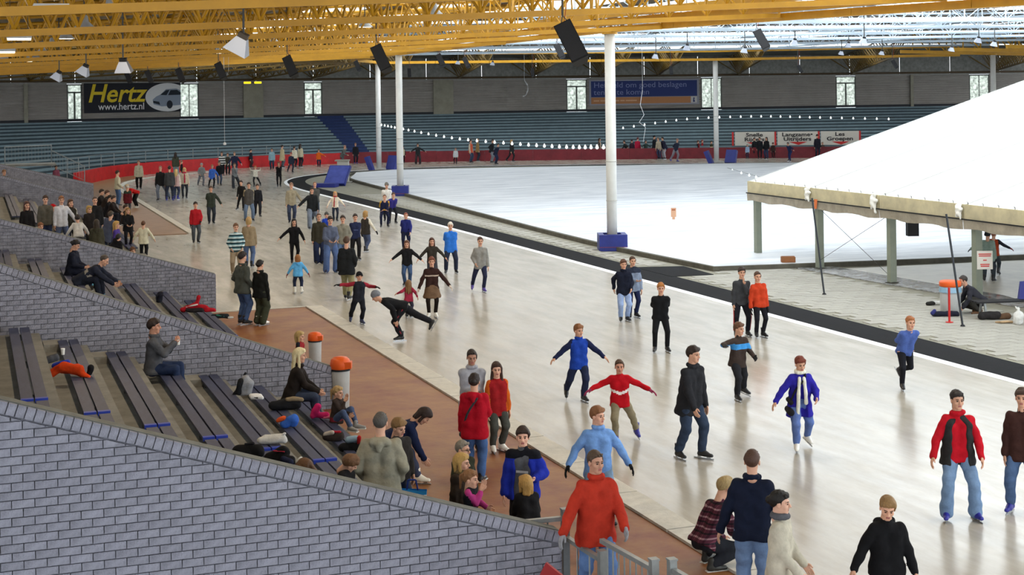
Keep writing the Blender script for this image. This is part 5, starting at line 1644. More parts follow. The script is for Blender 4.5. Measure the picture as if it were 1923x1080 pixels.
        V, Q = sdf_mesh(ops, vx, wr=.0085 if vx < .02 else .004, seed=NP[0] * 1.7 + ti)
        mats = [tp[1] if not isinstance(tp[1], str) else cloth(tp[1])]; mi = None
        if opt.get('sleeve') or opt.get('yoke') or opt.get('band') or opt.get('front'):
            c_ = V[Q].mean(1); mi = np.zeros(len(Q), int)
            q = (c_ - P0) / h
            up_, rt, fw = q @ U, q @ R_, q @ Fw
            if opt.get('front'):
                mats.append(cloth(opt['front'])); mi[(np.abs(rt) < .045 + .05 * np.clip(.28 - up_, 0, .3)) & (fw > .02) & (up_ < .30)] = len(mats) - 1
            if opt.get('yoke'):
                mats.append(cloth(opt['yoke'])); mi[(up_ > opt.get('yz', .21))] = len(mats) - 1
            if opt.get('sleeve'):
                mats.append(cloth(opt['sleeve']))
                da = np.min([np.minimum(sd_cone(c_, shp[i], elb[i], .045 * h, .039 * h), sd_cone(c_, elb[i], wri[i], .038 * h, .031 * h)) for i in (0, 1)], axis=0)
                dt = np.min([sd_cone(c_, T(s * .036, 0, -.02), T(s * .06, 0, .25), .075 * h, .07 * h) for s in (-1, 1)], axis=0)
                mi[da < dt] = len(mats) - 1
            if opt.get('band'):
                mats.append(cloth(opt['band'])); bz = up_ - opt.get('bz', .15) + opt.get('chev', 0) * (.1 - np.abs(rt)) 
                sel = np.abs(bz) < opt.get('bh', .02)
                if not opt.get('allround'): sel &= np.abs(rt) < .12
                mi[sel] = len(mats) - 1
        nm = {'poncho': 'coat'}.get(kd, kd)
        o = inst(nm, np_mesh(nm, V, Q, mats, mi), root)
        if opt.get('print'):
            MB().add([tuple(T(a, .079 * bk, c2)) for a, c2 in ((-.05, .14), (.05, .145), (.05, .165), (-.05, .16))], [(0, 1, 2, 3)]).build('chest_print', cloth(opt['print']), o)
    # ---------- footwear
    for i in (0, 1):
        pitch = max(-1.35, -ft[i][2] / h * 6.5) if not sit and ft[i][2] > .02 * h else 0.0
        toe = (math.radians(14), math.radians(-14))[i] + math.radians(fy[i])
        Mf = Matrix.Translation(Vector(ankp[i])) @ Matrix.Rotation(toe, 4, 'Z') @ Matrix.Rotation(pitch, 4, 'X') @ Matrix.Scale(hs, 4)
        if skated:
            o = inst('skate', BOOT[lod], root, M=Mf, mt=mat('boot_' + foot[1], foot[1], rough=.4, spec=.4))
            inst('blade', BLADE, o)
        else:
            o = inst('shoe', SHOE[lod], root, M=Mf, mt=mat('boot_' + foot[1], foot[1], rough=.5, spec=.3))
            inst('sole', SOLE, o)
    # ---------- extras
    for ex in extra:
        if ex[0] == 'scarf':
            o_ = []
            for i in range(9):
                g_ = lambda t: nb + (R_ * math.sin(t) * .044 + Fw * math.cos(t) * .046) * h + U * .018 * h
                o_.append(ADD(C(g_(2 * math.pi * i / 9), g_(2 * math.pi * (i + 1) / 9), .022 * h), .01))
            for s, L in ex[2] if len(ex) > 2 else ():
                o_ += [ADD(C(T(s * .025, .075, .29), T(s * .04, .105, .12), .018 * h, .02 * h), .01), ADD(C(T(s * .04, .105, .12), T(s * .045, .10, -L), .02 * h, .022 * h), .01)]
            V, Q = sdf_mesh(o_, min(vx, .018), wr=.003); inst('scarf', np_mesh('scarf', V, Q, [cloth(ex[1])]), root)
        elif ex[0] == 'bag':                       # shoulder bag on one hip with strap
            s, col, dz = ex[2], ex[1], ex[3] if len(ex) > 3 else -.06
            c0 = T(s * .125, ex[4] if len(ex) > 4 else 0, dz)
            o_ = [ADD(C(c0 + U * .05 * h - Fw * .06 * h, c0 + U * .05 * h + Fw * .06 * h, .028 * h, .028 * h), .02), ADD(C(c0 - U * .06 * h - Fw * .07 * h, c0 - U * .06 * h + Fw * .07 * h, .038 * h, .038 * h), .05)]
            V, Q = sdf_mesh(o_, min(vx, .016)); bo_ = inst('shoulder_bag', np_mesh('shoulder_bag', V, Q, [cloth(col)]), root)
            sd_ = -1 if (len(ex) > 5 and ex[5]) else 1
            rr_ = .088
            pts = [c0 + U * .06 * h + Fw * .05 * h, T(s * .07, rr_, .16), T(-s * .03 * sd_, rr_ * .9, .28), T(-s * .05 * sd_, 0, .318), T(-s * .03 * sd_, -rr_ * .95, .27), T(s * .06, -rr_, .13), c0 + U * .06 * h - Fw * .05 * h]
            MB().path([tuple(p) for p in catmull(pts, 3)], .011 * h, 5).build('strap', cloth(col), bo_)
        elif ex[0] == 'leg_stripe':
            m_ = MB()
            for i in (0, 1):
                s = (-1, 1)[i]
                m_.path([tuple(hip[i] + V3(s * .058 * h, 0, -.02)), tuple(knee[i] + V3(s * .040 * h, 0, 0)), tuple(ankp[i] + V3(s * .032 * h, 0, .03))], .010 * h, 6)
            tag(m_.build('side_stripe', cloth(ex[1]), root), kind='stuff')
        elif ex[0] == 'fur':
            o_ = []
            for i in range(9):
                g_ = lambda t: nb + (R_ * math.sin(t) * .058 + Fw * math.cos(t) * .052) * h
                o_.append(ADD(C(g_(2 * math.pi * i / 9), g_(2 * math.pi * (i + 1) / 9), .028 * h), .01))
            V, Q = sdf_mesh(o_, .012, wr=.006); inst('fur_collar', np_mesh('fur_collar', V, Q, [mat('fur', '6b5b3e', rough=1, var=.4, vscale=40, bump=1, bscale=90)]), root)
        elif ex[0] == 'glasses':
            m_ = MB()
            for s in (-1, 1):
                m_.path([tuple(HR @ (V3(s * .031 + .02 * math.cos(t), .104, .004 + .014 * math.sin(t)) * hs) + hc) for t in np.linspace(0, 2 * math.pi, 9)], .0025, 4)
                m_.tube(HR @ (V3(s * .051, .102, .006) * hs) + hc, HR @ (V3(s * .08, 0, .006) * hs) + hc, .0025, 4)
            m_.tube(HR @ (V3(-.011, .106, .006) * hs) + hc, HR @ (V3(.011, .106, .006) * hs) + hc, .0025, 4)
            tag(m_.build('glasses', BLK, root), kind='stuff')
        elif ex[0] == 'cup':
            p_ = (wri[0] + wri[1]) / 2 + V3(0, .07, .02)
            MB().lathe([(.03, -.05), (.036, .05), (.033, .05)], 10, tuple(p_)).build('cup', mat('paper_cup', 'e5e2da'), root)
    return root

# ================================================================== PEOPLE
BS, WS, BKS, PS = '2a2a8c', 'e2e0d8', '1c1c1e', '4a3a8a'      # boots: blue hire, white, black, purple
ST = 'people by the terraces'
def plaid(name, a, b, c):
    m = stripes(name, [a, b, a, a, c, a], 2, 9.0)
    nt = m.node_tree
    r = [n for n in nt.nodes if n.type == 'VALTORGB'][0]
    sx = [n for n in nt.nodes if n.type == 'SEPXYZ'][0]
    mu = nt.nodes.new('ShaderNodeMath'); mu.operation = 'MULTIPLY'; mu.inputs[1].default_value = 9.0
    nt.links.new(sx.outputs[0], mu.inputs[0])
    fr = nt.nodes.new('ShaderNodeMath'); fr.operation = 'FRACT'; nt.links.new(mu.outputs[0], fr.inputs[0])
    r2 = nt.nodes.new('ShaderNodeValToRGB'); r2.color_ramp.interpolation = 'CONSTANT'
    el = r2.color_ramp.elements
    el[0].color = (1, 1, 1, 1); el[0].position = 0; el[1].color = (.5, .5, .55, 1); el[1].position = .3
    e = el.new(.5); e.color = (1, 1, 1, 1); e = el.new(.8); e.color = (1.9, 1.9, 1.9, 1); e = el.new(.9); e.color = (1, 1, 1, 1)
    nt.links.new(fr.outputs[0], r2.inputs[0])
    mx = nt.nodes.new('ShaderNodeMix'); mx.data_type = 'RGBA'; mx.blend_type = 'MULTIPLY'; mx.inputs[0].default_value = 1
    nt.links.new(r.outputs[0], mx.inputs[6]); nt.links.new(r2.outputs[0], mx.inputs[7])
    nt.links.new(mx.outputs[2], nt.nodes['Principled BSDF'].inputs['Base Color'])
    return m
# ---- the near ice
person('woman in dark padded vest over red sweater and flared jeans, on blue skates', 1800, 975, 742, f=12, top=('sweater', 'b01322', {'collar': 1}), over=('vest', '2b2b2b', {'open': .05}), bot=('flare', '6f88a8'), hair=('pony', '211a18'), foot=('skate', BS), arms=((.07, .10, -.27), (.12, .08, -.27)), legs=((-.13, .02, 0), (.10, .03, 0)), look=10)
person('man in brown jacket and jeans cut off by the right edge', 1922, 965, 738, f=-5, top=('jacket', '3a2420'), bot=('jeans', '4f668a'), hair=('short', '3a2a20'), foot=('skate', BS), arms=('o', 'd'), legs='sw')
person('blond boy in black hooded sweater looking down at the bottom edge', 1664, vt=940, h=1.56, f=18, top=('hoodie', '141416', {'b': 1.12}), bot=('jeans', '44546e'), hair=('short', '8a6a42'), arms=((.09, .05, -.30), (.17, .04, -.28)), nod=.35, look=-10, skinc='d6a488')
person('dark-haired woman in long cream coat with grey scarf, seen in profile', 1462, vt=930, h=1.66, f=82, top=('poncho', 'b9b2a0', {'b': .85}), bot=('jeans', '333a48'), hair=('bun', '16120f'), foot=('shoe', '222222'), extra=(('scarf', '55555a'),), arms=('fd', 'fd'), z=0.03, skinc='d2a48c')
person('man in navy sweater and pale jeans standing with his back turned', 1412, vt=853, h=1.87, f=176, top=('sweater', '141a2c', {'b': 1.1, 'collar': 1}), bot=('jeans', '6c85aa'), hair=('crop', '4a3226'), foot=('shoe', '222222'), arms=((.12, .03, -.31), (.06, .08, -.28)), g=ST, z=.03)
person('crouching blond person in dark red plaid shirt at the ice edge', 1322, 1066, f=128, h=1.72, top=('shirt', plaid('red_plaid', '4a2430', '241a20', '8a6a70'), {'b': 1.12, 'hem': .02}), bot=('jeans', '22242a'), hair=('short', '9a8358'), foot=('shoe', '33332f'), legs=((-.10, .10, 0), (.10, .0, 0)), pz=.20, lean=.55, arms=('fd', 'fd'), nod=.2, z=.03, g=ST)
person('man in red-orange anorak with grey ski gloves behind the steel fence', 1117, vt=850, h=1.82, f=22, top=('jacket', 'a83020', {'b': 1.12, 'collar': 1, 'hem': .09}), bot=('jeans', '5b78a6'), hair=('crop', '4a3a2e'), glove='8d8f94', foot=('shoe', '333333'), arms=((.04, .16, -.24), (.16, .05, -.27)), look=12, legs='w', z=.03, g=ST, skinc='b98a72')
person('boy in light blue jacket and black gloves looking to the side', 1122, vt=772, h=1.62, f=8, top=('jacket', '6f97cf', {'collar': 1, 'hem': .10}), bot=('jeans', '7088a0'), hair=('short', '7a5030'), glove='17181a', arms=('o', 'o'), look=42, legs='sw', skinc='d6a48a')
person('girl in red jacket with white chevron skating with both arms spread', 1165, 829, 682, f=4, top=('jacket', 'b5121f', {'band': 'e6e0de', 'bz': .13, 'bh': .018, 'chev': .35}), bot=('jeans', '8a8068'), hair=('crop', '4a3424'), foot=('skate', BS), glove='8a3050', arms=((.27, .05, -.13), (.27, .05, -.12)), legs='stl', skinc='c08a72')
person('boy in bright blue body warmer with navy sleeves, arms held out low', 1088, 754, 615, f=14, top=('jacket', '1d3f9c', {'sleeve': '1a2140', 'hem': .07, 'collar': 1}), bot=('jeans', '232a44'), hair=('short', '7a4e2c'), arms=((.24, .04, -.20), (.25, .04, -.19)), legs='g', look=20)
person('man in charcoal parka and dark jeans leaning forward as he skates', 1296, 861, 662, f=48, top=('jacket', '25262a', {'b': 1.1, 'hem': .10, 'collar': 1}), bot=('jeans', '303c50'), hair=('short', '2a1e18'), arms=('d', (.03, .12, -.29)), legs=((-.07, .08, 0), (.09, -.06, 0)), lean=.16, look=10, k=.97)
person('youth in brown jacket with blue and white sleeve striding to the right', 1386, 751, 615, f=38, top=('jacket', '3c322e', {'band': '3f8ecf', 'bz': .20, 'bh': .04, 'allround': 1}), bot=('jeans', '24252a'), hair=('short', '5a3c28'), glove='2a2a2c', arms=((.03, .16, -.20), (.24, .12, -.02)), legs='stl', lean=.12, look=15, k=.97)
person('woman in royal blue coat with long white scarf and small black bag', 1503, 846, 675, f=14, top=('coat', '2a2592', {'hem': .13, 'open': .035, 'b': 1.06}), bot=('jeans', '5a70a8'), hair=('short', '6a2f20'), foot=('skate', WS), arms=((.05, .14, -.20), (.20, .06, -.25)), legs='gl', lean=.10, nod=.2, extra=(('scarf', 'dcdccf', ((-1, -.02), (1, .12))), ('bag', '1c1c1e', 1, -.02, .05)), look=8)
person('young woman in blue sweater and black tights bent forward near the mat', 1700, 732, 602, f=24, k=.90, top=('sweater', '4a60a0'), bot=('tights', '1b1c22'), hair=('pony', '9a6038'), arms=('b', 'b'), legs='ul', lean=.55, kn=.01, nod=-.2)
person('dark-haired man in grey V-neck sweater touching his face, in skating tights', 1392, 632, 507, f=14, top=('sweater', '3a3c40'), bot=('tights', '1a1a22'), hair=('short', '30241e'), arms=('chin', 'd'), legs='v', extra=(('leg_stripe', 'a03030'),), side=-.05)
person('man in orange-red sweater and black tights behind the grey sweater', 1427, 634, 517, f=20, top=('sweater', 'b83c20'), bot=('tights', '1c1c22'), hair=('crop', '4a3426'), glove='202022', arms=('d', 'd'), legs='s', k=.98, side=.08)
person('ginger skater all in black, bent with both hands behind the back', 1241, 661, 541, f=6, k=.93, top=('sweater', '17181b', {'b': 1.08}), bot=('slim', '17181b'), hair=('short', 'a0662e'), arms=('b', 'b'), legs='v', lean=.35, nod=-.1)
person('man in dark navy jacket and pale blue jeans gliding by the mat', 1172, 604, 492, f=12, top=('jacket', '171b2a', {'collar': 1}), bot=('jeans', '8fa4cc'), hair=('short', '5a3a2a'), arms=('p', 'bk'), legs='s')
person('man in grey-blue jacket partly hidden behind the dark navy jacket', 1189, 597, 486, f=18, top=('jacket', '7d8aa0', {'yoke': '2a3040', 'yz': .24}), bot=('slim', '1f2748'), hair=('crop', '4a3426'), arms=('d', 'x'), legs='s')
person('woman in grey sweater on purple skates, alone right of the group', 903, 549, 449, f=8, top=('sweater', '83827e', {'hem': .07}), bot=('slim', '252940'), hair=('pony', '4a3226'), foot=('skate', PS), arms=('d', 'p'), legs='g')
person('white-haired man in bright blue anorak with hands behind his back', 847, 514, 421, f=4, top=('jacket', '2d6cc4', {'b': 1.08, 'hem': .08}), bot=('jeans', '262d40'), hair=('short', 'cfcac0'), arms=('b', 'b'), legs='sw')
person('woman in dark brown sweater, pleated brown skirt and white skates', 812, 597, 487, f=2, top=('sweater', '33211e', {'band': 'b8a89a', 'bz': .2, 'bh': .012}), bot=('skirt', '1d1614', '6a5340'), hair=('short', '6a3a28'), foot=('skate', WS), glove='c9b8a8', arms=((.20, .06, -.24), (.13, .05, -.28)), legs='s')
person('small child in raspberry jacket held by the hand, seen from behind', 768, 597, 530, f=176, top=('jacket', 'a03048'), bot=('jeans', '3a3a4a'), hair=('long', '7a5a38'), arms=((.22, .02, -.12), (.14, -.02, -.20)), legs='s')
person('girl in black hooded top and jeans with arms spread, holding a hand', 765, 537, 455, f=-4, top=('hoodie', '191a1d'), bot=('jeans', '3a4f70'), hair=('long', '5a3a28'), arms=((.24, .04, -.20), (.24, .04, -.18)), legs='s')
person('long-haired girl in dark brown top behind the skirted woman', 812, 533, 450, f=6, top=('sweater', '33302a'), bot=('jeans', '3a3a40'), hair=('long', '4a2c20'), arms=((.20, .04, -.21), (.22, .04, -.23)), legs='s')
person('skater in black doing a low lean with one leg stretched out behind', 757, 640, f=-84, h=1.72, top=('sweater', '18191c', {'b': 1.08}), bot=('jeans', '1b1b20'), hair=('beanie', '70747c'), arms=('bk', 'bk'), legs=((-.03, .03, 0), (.06, -.44, .16)), lean=1.28, pz=.50, nod=.2, extra=(('leg_stripe', '8a2a34'),))
person('child in dark suit with red sleeves and black hat, arms stretched out', 674, 609, 515, f=10, top=('jacket', '22242c', {'sleeve': '8a2432'}), bot=('jeans', '1c1d24'), hair=('beanie', '17171a'), glove='17171a', arms=((.22, .05, -.06), (.30, .02, .0)), legs='g', foot=('skate', '232a4a'), side=-.06)
person('man in black padded jacket and khaki trousers walking away', 652, 564, 449, f=168, top=('jacket', '1e2022', {'b': 1.12, 'hem': .09}), bot=('jeans', '8a8462'), hair=('short', '4a3426'), arms=('d', 'p'), legs='w')
person('small child in sky blue hooded jacket on white skates, seen from behind', 560, 552, 482, f=180, top=('hoodie', '5aa4d8', {'b': 1.15}), bot=('jeans', '262d44'), hair=('bob', '8a5a30'), foot=('skate', WS), arms=('o', 'o'), legs='v', glove='6a3038')
person('man in green and white striped sweater with hands in beige trousers', 444, 517, 421, f=8, top=('sweater', stripes('green_stripes', ['2c4f58', '22343c', 'c9d6d6', '8fb0b8'], 2, 7.5)), bot=('jeans', 'a08f78'), hair=('short', '6a4a34'), foot=('shoe', '8a7d6a'), arms=('p', 'p'), legs='w')
person('blond person in beige jacket and jeans walking away behind the striped sweater', 468, 503, 411, f=172, top=('jacket', '8a7a62'), bot=('jeans', '55688c'), hair=('bob', 'a88858'), arms=('d', 'd'), legs='s')
person('man in grey-green jacket and jeans standing on the red floor, face turned away', 456, 610, 478, f=128, top=('jacket', '474a44', {'b': 1.06, 'collar': 1}), bot=('jeans', '44587c'), hair=('short', '241a16'), arms=('p', 'p'), foot=('skate', BKS), z=.03, g=ST, legs='s')
person('woman in black fur-trimmed coat and camouflage trousers on white skates', 489, 611, 493, f=140, top=('coat', '191a18', {'hem': .07, 'collar': 1}), bot=('wide', '3a3e30'), hair=('bun', '17120f'), foot=('skate', 'ece9e2'), glove='1a1a1a', arms=('d', 'd'), z=.03, g=ST)
person('dark-haired girl all in black holding the hand of the man beside her', 553, 495, 414, f=10, top=('sweater', '161619', {'hem': .05}), bot=('slim', '161619'), hair=('long', '1a1412'), arms=((.13, .04, -.26), (.25, .03, -.20)), legs='s')
person('broad man in dark olive jacket and navy jeans holding a girl by the hand', 600, 496, 404, f=6, top=('jacket', '35332a', {'b': 1.1, 'hem': .09}), bot=('wide', '252e4a'), hair=('crop', '5a4030'), arms=((.22, .04, -.24), 'd'), legs='s')
person('youth in faded denim jacket with hands clasped in front', 621, 512, 410, f=12, top=('jacket', '555c70', {'hem': .09}), bot=('wide', '4f638e'), hair=('short', '2a1e18'), arms=('f', 'f'), legs='v', nod=.15, foot=('skate', '2a3050'))
person('youth in pale grey hooded jacket beside the denim jacket', 645, 502, 408, f=-6, top=('hoodie', '7d7a6e'), bot=('jeans', '556a8c'), hair=('short', '30221a'), arms=('p', 'p'), legs='s')
person('man in dark navy sweater with a chest print, behind the black padded jacket', 668, 488, 405, f=8, top=('sweater', '222844', {'b': 1.06, 'print': '4a5478'}), bot=('jeans', '1d1c1e'), hair=('short', '2e221c'), arms=('b', 'b'), legs='w')
person('blond skater in dark vest with white sleeves, turned away', 687, 474, 399, f=150, top=('jacket', '34302c', {'sleeve': 'c9c2b2'}), bot=('jeans', '46506a'), hair=('bob', 'a07c48'), glove='202022', arms=('d', 'o'), legs='w')
person('small boy in bright blue jacket half hidden behind the olive jacket', 614, 463, 401, f=2, top=('jacket', '2440a8'), bot=('jeans', '2a2f40'), hair=('beanie', '4a4a48'), arms=('d', 'd'), legs='s')
person('man in beige fleece and dark jeans walking alone', 548, 419, 346, f=4, top=('sweater', '8d8470', {'b': 1.1, 'hem': .06}), bot=('jeans', '353c50'), hair=('short', '7a5a48'), arms=('o', 'd'), legs='s')
person('man in grey sweater right behind the one holding hands', 592, 413, 344, f=2, top=('sweater', '4a4a48', {'b': 1.1}), bot=('jeans', '505868'), hair=('crop', '7a5a48'), arms=('b', 'b'), legs='s')
person('man in black jacket leaning forward, holding hands with the white sweater', 586, 430, 357, f=8, k=.96, top=('jacket', '202224', {'b': 1.08}), bot=('wide', '6d7685'), hair=('short', '2a201a'), arms=('d', (.25, .04, -.22)), legs='stl', lean=.2)
person('blond woman in white sweater with red patterned scarf', 630, 416, 362, f=2, top=('sweater', 'd6cbb8'), bot=('slim', '262c3a'), hair=('long', 'c0925a'), arms=((.20, .03, -.22), (.17, .03, -.24)), legs='s', extra=(('scarf', 'a02f38', ((1, .0),)),))
person('speed skater in navy and yellow racing suit bent forward in front', 722, 427, 366, f=4, k=.88, top=('sweater', '1f2440', {'sleeve': 'b8902c'}), bot=('tights', '1b1f36'), hair=('crop', '5a4030'), arms=('b', 'b'), legs='v', lean=.75, kn=.04, nod=-.4)
person('speed skater in purple suit right behind the navy one', 737, 420, 364, f=12, k=.9, top=('sweater', '35307a'), bot=('tights', '1d1d24'), hair=('short', '4a3426'), arms=('b', 'oo'), legs='v', lean=.6, kn=.03, nod=-.3)
person('skater in white shirt with grey cap behind the two speed skaters', 727, 416, 347, f=0, k=.95, top=('shirt', 'd9d6d0'), bot=('tights', '24242c'), hair=('beanie', '6a6660'), arms=('b', 'b'), legs='s', lean=.35)
person('man in navy and yellow tracksuit bent forward with one hand behind', 762, 470, 405, f=6, k=.92, top=('jacket', '242a66', {'sleeve': '2c3072'}), bot=('jeans', '1c2038'), hair=('crop', '8a4a38'), arms=((.02, .02, -.28), 'b'), legs='s', lean=.45, nod=-.2)
person('man in dark green sweater with hands behind him, walking on his own', 397, 421, 352, f=4, top=('sweater', '2f352e', {'b': 1.1, 'hem': .06}), bot=('jeans', '2b3038'), hair=('short', '4a3a30'), arms=('o', 'b'), legs='s')
person('dark-haired girl in red jacket and grey jeans', 368, 457, 382, f=10, top=('jacket', '9a1a22', {'hem': .05}), bot=('jeans', '454a50'), hair=('short', '261a16'), glove='1d1d20', arms=('p', 'd'), legs='s')
person('man in grey vest with beige sleeves and light jeans, front of three', 468, 416, 345, f=4, top=('jacket', '4a4744', {'sleeve': '9a8c70', 'b': 1.08}), bot=('jeans', '5f7088'), hair=('short', '2a1f1a'), arms=('b', 'b'), legs='sw', lean=.12)
person('skater in black striding sideways behind the grey vest', 455, 396, 342, f=-20, k=.97, top=('sweater', '1d1c1c'), bot=('slim', '1c1c1e'), hair=('short', '2a1f1a'), arms=('b', 'd'), legs='st', lean=.25)
person('boy in black jumper and trousers right of the grey vest', 484, 407, 348, f=8, top=('sweater', '1d1e22'), bot=('jeans', '1f2026'), hair=('short', '2e221c'), arms=('d', 'o'), legs='w')
person('man in black jacket and pale jeans, leftmost of the four near the red boards', 302, 377, 314, f=-16, top=('jacket', '1f2022'), bot=('jeans', '6a7280'), hair=('crop', '8a6a58'), glove='1a1a1c', arms=('o', 'd'), legs='stl')
person('man in dark grey jacket seen from behind on blue skates', 319, 378, 314, f=180, top=('jacket', '3a3c3e', {'print': '6a6c70'}), bot=('jeans', '2d3444'), hair=('short', '2a201a'), foot=('skate', BS), arms=('d', 'd'), legs='v')
person('blond woman in pink and white jacket beside the dark grey jacket', 331, 375, 320, f=160, top=('jacket', 'b89a98', {'sleeve': 'c8bfb4'}), bot=('jeans', '3a4258'), hair=('long', 'c8ac72'), foot=('skate', BS), arms=('d', 'd'), legs='s')
person('long-haired blond woman in cream sweater with raspberry scarf', 347, 373, 317, f=2, top=('sweater', 'b8ab98'), bot=('slim', '30343a'), hair=('long', 'c9a868'), arms=('d', 'd'), legs='s', extra=(('scarf', 'b02448', ((0, -.02),)),))
person('man in cream jacket and black trousers near the left end of the boards', 261, 356, 303, f=0, top=('jacket', 'b0a890', {'b': 1.1}), bot=('jeans', '1d1a1a'), hair=('short', '6a5040'), arms=('d', 'd'), legs='s')
person('man in cream sweater and jeans standing on the brown walkway', 221, 386, 322, f=110, top=('sweater', 'b5b098', {'b': 1.08}), bot=('jeans', '4a648c'), hair=('short', '3a2a22'), foot=('shoe', '22242a'), arms=('d', 'p'), legs='s', z=.03, g=ST)
person('person in green and maroon jacket with grey cap on the walkway', 240, 402, 350, f=170, top=('jacket', '5a1a22', {'yoke': '2a3a30', 'yz': .2, 'hem': .12}), bot=('jeans', '4a4c50'), hair=('cap', 'a8a29a'), foot=('shoe', '222222'), z=.03, g=ST, arms=('d', 'd'))
person('person in red top bending over beside the maroon jacket', 257, 390, h=1.66, f=-60, top=('sweater', 'a81c1a'), bot=('slim', '1c1b1d'), hair=('short', 'a08a68'), arms=('fd', 'fd'), lean=1.15, pz=.5, z=.03, g=ST, foot=('shoe', 'b8b4ac'))
# ---- farther round the bend
fb = 'skaters round the bend'
person('person in grey hooded top gliding past the boards, left of the blue child', 379, 350, 308, f=10, top=('hoodie', '7c7e7e'), bot=('jeans', '6d7078'), hair=('beanie', '8f9090'), legs='g', arms=('p', 'p'), g=fb)
person('child in bright blue jacket with a sweater round the waist', 399, 354, 311, f=6, top=('jacket', '3a62b4', {'hem': .1}), bot=('slim', '1e2024'), hair=('short', '8a5a38'), arms=('o', 'd'), legs='g', g=fb)
person('youth in black jacket and jeans behind the bright blue child', 412, 348, 305, f=10, top=('jacket', '1a1b1e'), bot=('jeans', '4a5468'), hair=('short', '5a4a40'), arms=('d', 'd'), g=fb)
person('man in grey fleece striding wide with raised hands near the bend', 441, 355, 308, f=6, top=('sweater', '73777a'), bot=('wide', '33363c'), hair=('short', '4a3a30'), arms=('chin', 'chin'), legs='stl', g=fb)
person('red-haired girl in white jumper and black trousers', 480, 351, 313, f=-8, top=('sweater', 'd0cbbd'), bot=('slim', '1b1b1f'), hair=('short', 'a85a30'), arms=('up', 'up'), legs='stl', g=fb)
person('man in black and white striped sweater by the red boards', 417, 330, 287, f=4, top=('sweater', stripes('bw_stripes', ['202022', 'c8c8c4'], 2, 5.5)), bot=('jeans', '1e1f22'), hair=('short', '4a3a30'), arms=('d', 'd'), g=fb)
person('person in dark vest with pale sleeves right of the striped sweater', 428, 329, 289, f=4, top=('jacket', '37342e', {'sleeve': 'a8a494'}), bot=('jeans', '2a2a2e'), hair=('short', '4a3426'), arms=('d', 'p'), g=fb)
person('tall man in navy jacket with white cuffs by the red boards', 441, 331, 287, f=6, top=('jacket', '23263a', {'b': 1.15}), bot=('jeans', '3a3d46'), hair=('short', '6a5a50'), glove='d6d2c8', arms=('o', 'o'), g=fb)
person('woman in olive jacket standing behind the red boards', 330, 334, 288, f=160, top=('jacket', '3a3d30'), bot=('jeans', '7a8890'), hair=('long', '2c201a'), g=fb)
person('person in black top right of the olive jacket', 341, 336, 303, f=100, top=('sweater', '1c1c20'), bot=('slim', '24242a'), hair=('short', '7a5a48'), g=fb)
person('young woman all in black touching her hair, gliding into the bend', 524, 351, 306, f=4, top=('sweater', '19191b'), bot=('slim', '1a1a1d'), hair=('bob', '6a4030'), arms=('chin', 'chin'), g=fb)
person('man in pale blue jacket standing by the red boards', 511, 319, 280, f=-10, top=('jacket', '7c99a4', {'b': 1.1}), bot=('jeans', '2a3444'), hair=('short', '4a4038'), g=fb)
person('person in cream coat, left one of the pale group at the boards', 530, 315, 274, f=120, top=('coat', 'b5a786'), bot=('jeans', '5a6470'), hair=('short', '2c211b'), g=fb)
person('child in dark blue top and cap skating before the pale group', 547, 325, 288, f=14, top=('jacket', '2a2e3c'), bot=('slim', '2c3140'), hair=('cap', '8a2f2a'), legs='g', g=fb)
person('person in white jacket in the middle of the pale group', 553, 315, 276, f=150, top=('jacket', 'c9c2ae'), bot=('jeans', '23242a'), hair=('short', '3a2a22'), g=fb)
person('person in cream jacket, right one of the pale group at the boards', 564, 314, 272, f=140, top=('jacket', 'c2b89e'), bot=('jeans', '2f323a'), hair=('long', '2c211b'), g=fb)
person('man in dark jacket standing against the boards left of the pale blue jacket', 471, 315, 282, f=60, top=('jacket', '23242e'), bot=('jeans', '4a3a3c'), hair=('short', '2a201a'), g=fb)
person('child in bright orange jacket by the red boards', 599, 314, 282, f=4, top=('jacket', 'c85a1c', {'b': 1.15}), bot=('jeans', '22283c'), hair=('short', '5a4030'), arms=('oo', 'd'), g=fb)
person('person in grey bending into a stride near the aisle of the stand', 643, 315, 277, f=60, k=.92, top=('sweater', '565a58'), bot=('slim', '4a4e50'), hair=('short', 'a07868'), arms=('b', 'f'), legs='stl', lean=.4, g=fb)
person('man in black jacket on blue skates below the aisle of the stand', 668, 308, 270, f=10, top=('jacket', '1b1b20'), bot=('jeans', '22222a'), hair=('short', '7a5a48'), foot=('skate', BS), g=fb)
person('person with white bib just right of the second column', 757, 306, 276, f=8, top=('jacket', 'b8b09a', {'sleeve': '2a2a2a'}), bot=('slim', '1f2024'), hair=('short', '2c211b'), legs='g', g=fb)
person('skater in dark clothes with elbows out behind the second column', 785, 309, 271, f=6, top=('jacket', '24282a'), bot=('wide', '3a3134'), hair=('short', '4a3a30'), arms=('oo', 'oo'), legs='sw', g=fb)
person('child in white top and dark trousers at the far boards', 856, 309, 279, f=-10, top=('jacket', 'b8bcbe', {'b': 1.2}), bot=('slim', '241f24'), hair=('short', '6a5048'), legs='g', g=fb)
person('person in bright orange and white jacket at the far boards', 884, 306, 264, f=60, top=('jacket', 'b8543a', {'sleeve': 'b5a894'}), bot=('jeans', '3a4258'), hair=('short', '3a2a22'), g=fb)
person('person in tan coat right of the orange and white jacket', 897, 303, 262, f=100, top=('coat', '8a6f48', {'hem': .1}), bot=('jeans', '2c303c'), hair=('short', '8a6a48'), g=fb)
person('tall person in black at the far boards, behind a shorter one', 923, 306, 263, f=70, top=('jacket', '202226'), bot=('jeans', '70767e'), hair=('short', '2c211b'), arms=('b', 'b'), lean=.2, g=fb)
